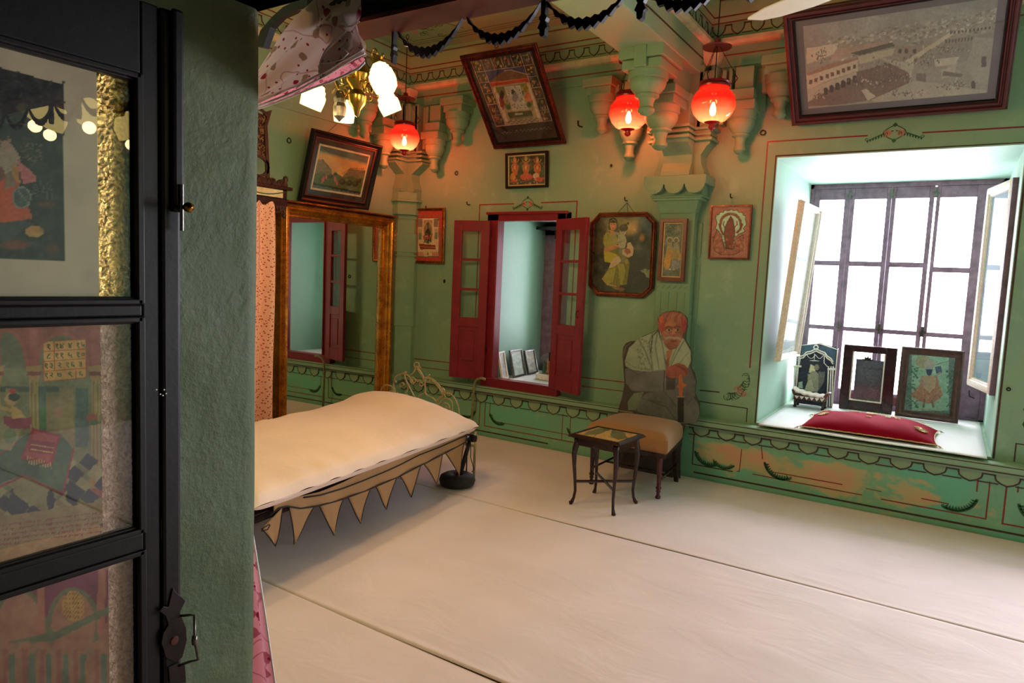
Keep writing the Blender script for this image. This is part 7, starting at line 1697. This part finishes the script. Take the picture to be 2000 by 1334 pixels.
# pictures leaning on the two reveals of the large window
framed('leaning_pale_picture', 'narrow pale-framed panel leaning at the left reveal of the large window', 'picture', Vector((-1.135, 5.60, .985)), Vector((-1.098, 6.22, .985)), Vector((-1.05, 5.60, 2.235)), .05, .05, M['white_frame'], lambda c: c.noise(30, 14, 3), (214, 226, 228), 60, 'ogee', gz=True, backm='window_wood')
fr2 = thing('leaning_tall_picture', 'tall dark-edged picture with pale inner frame at the right reveal of the large window', 'picture', (.2, 6.0, .9))
a_ = Vector((.272, 5.76, 0)); b_ = Vector((.150, 6.28, 0)); uu = (b_-a_).normalized(); nn_ = Vector((-uu.y, uu.x, 0)); 
if nn_.x > 0: nn_ = -nn_
W_ = (b_-a_).length; mt = basis(-uu, Vector((0,0,1)), nn_ if (-uu).cross(Vector((0,0,1))).dot(nn_) > 0 else -nn_, b_+Vector((0,0,.885)))
m2 = moulding([(0, 0), (W_, 0), (W_, 1.48), (0, 1.48)], [(0, -.055), (0, .0), (.02, .008), (.045, .004), (.05, -.008), (.06, -.008), (.065, -.016), (.07, -.016), (.07, -.05)])
m2.v = [tuple(mt @ Vector(v)) for v in m2.v]; obj('frame', m2, M['white_frame'], fr2, smooth='auto')
sd = MB().hexa([tuple(mt @ Vector(q)) for q in [(W_-.002, -.004, -.10), (W_+.014, -.004, -.10), (W_+.014, 1.484, -.10), (W_-.002, 1.484, -.10), (W_-.002, -.004, .002), (W_+.014, -.004, .002), (W_+.014, 1.484, .002), (W_-.002, 1.484, .002)]])
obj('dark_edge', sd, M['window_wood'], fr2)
paint_grid('picture', mt @ Vector((.06, .06, -.02)), mt.to_3x3() @ Vector((W_-.12, 0, 0)), Vector((0, 0, 1.36)), 40, 120, lambda c: c.noise(40, 22, 3, None, (.8, .9, 1)), (150, 182, 204), M['paint'], fr2)
gm = MB().hexa([tuple(mt @ Vector(q)) for q in [(.06, .06, -.012), (W_-.06, .06, -.012), (W_-.06, 1.42, -.012), (.06, 1.42, -.012), (.06, .06, -.010), (W_-.06, .06, -.010), (W_-.06, 1.42, -.010), (.06, 1.42, -.010)]])
obj('glass', gm, M['glass'], fr2)
obj('catch', MB().tube([P(1893, 762, 1, 5.9), P(1893, 774, 1, 5.9), P(1903, 778, 1, 5.9)], .005, 6), M['iron'], fr2)

# ================================================================ THINGS IN THE SMALL RECESS
ZN = .545
def niche_pic(x0, y0_, x1, y1_, h, base, seed, fm, lab):
    def fn(c):
        c.noise(8, 40, seed); c.noise(3, 30, seed+1)
    BL = Vector((x0, y0_, ZN)); BR = Vector((x1, y1_, ZN)); u = (BR-BL).normalized(); back = Vector((0,0,1)).cross(u)
    TL = BL + Vector((0,0,h)) + (back if back.x < 0 else -back)*.06
    return framed('small_framed_photo', lab, 'picture', BL, BR, TL, .016, .02, fm, fn, base, 50, 'plain', group=None)
niche_pic(-3.64, 5.53, -3.67, 5.68, .27, (190, 186, 184), 3, M['white_frame'], 'pale speckled framed picture, leftmost of the three in the small window recess')
niche_pic(-3.655, 5.76, -3.675, 6.02, .27, (176, 186, 172), 5, M['grey_metal'], 'blue-green faded framed picture, middle of the three in the small window recess')
niche_pic(-3.665, 6.06, -3.69, 6.30, .245, (172, 166, 146), 8, M['grey_metal'], 'brownish faded portrait, rightmost of the three in the small window recess')
framed('dark_framed_card', 'dark framed card standing behind the glass dome in the small recess', 'picture', Vector((-3.60, 6.40, ZN)), Vector((-3.22, 6.40, ZN)), Vector((-3.60, 6.46, ZN+.36)), .04, .025, M['dark_wood'], lambda c: c.use(1078, 690).rect(-20, -14, 60, 10, (220, 220, 190)), (90, 84, 70), 50, 'cove')
dm = thing('glass_dome', 'small glass dome with gold and green figures on a cream base in the small recess', 'ornament', (-3.30, 5.98, ZN))
dc = (-3.33, 5.96)
obj('base', MB().prism([(dc[0]+.17*math.cos(a), dc[1]+.11*math.sin(a), ZN) for a in np.linspace(0, 2*PI, 11)[:-1]], (0, 0, .055)), M['white_frame'], dm, bevel=.006)
obj('dome', MB().lathe([(.14, .055), (.142, .15), (.13, .20), (.09, .245), (.03, .268), (0, .27)], (dc[0], dc[1], ZN), 24, mat=Matrix.Scale(.7, 4, (0, 1, 0))), M['glass'], dm, smooth=True)
rr = random.Random(4)
for i, (x, h, m) in enumerate([(-.08, .13, 'leaf_line'), (-.045, .16, 'rosette'), (0, .19, 'gold'), (.04, .15, 'rose'), (.075, .13, 'leaf_line'), (-.02, .12, 'gold')]):
    obj('figurine', MB().lathe([(0, .055), (.022, .055), (.020, .07), (.012, .055+h*.3), (.016, .055+h*.5), (.008, .055+h*.66), (.013, .055+h*.8), (.009, .055+h*.92), (0, .055+h)], (dc[0]+x, dc[1]+.02*math.sin(i*2), ZN), 9), M[m], dm, smooth=True)
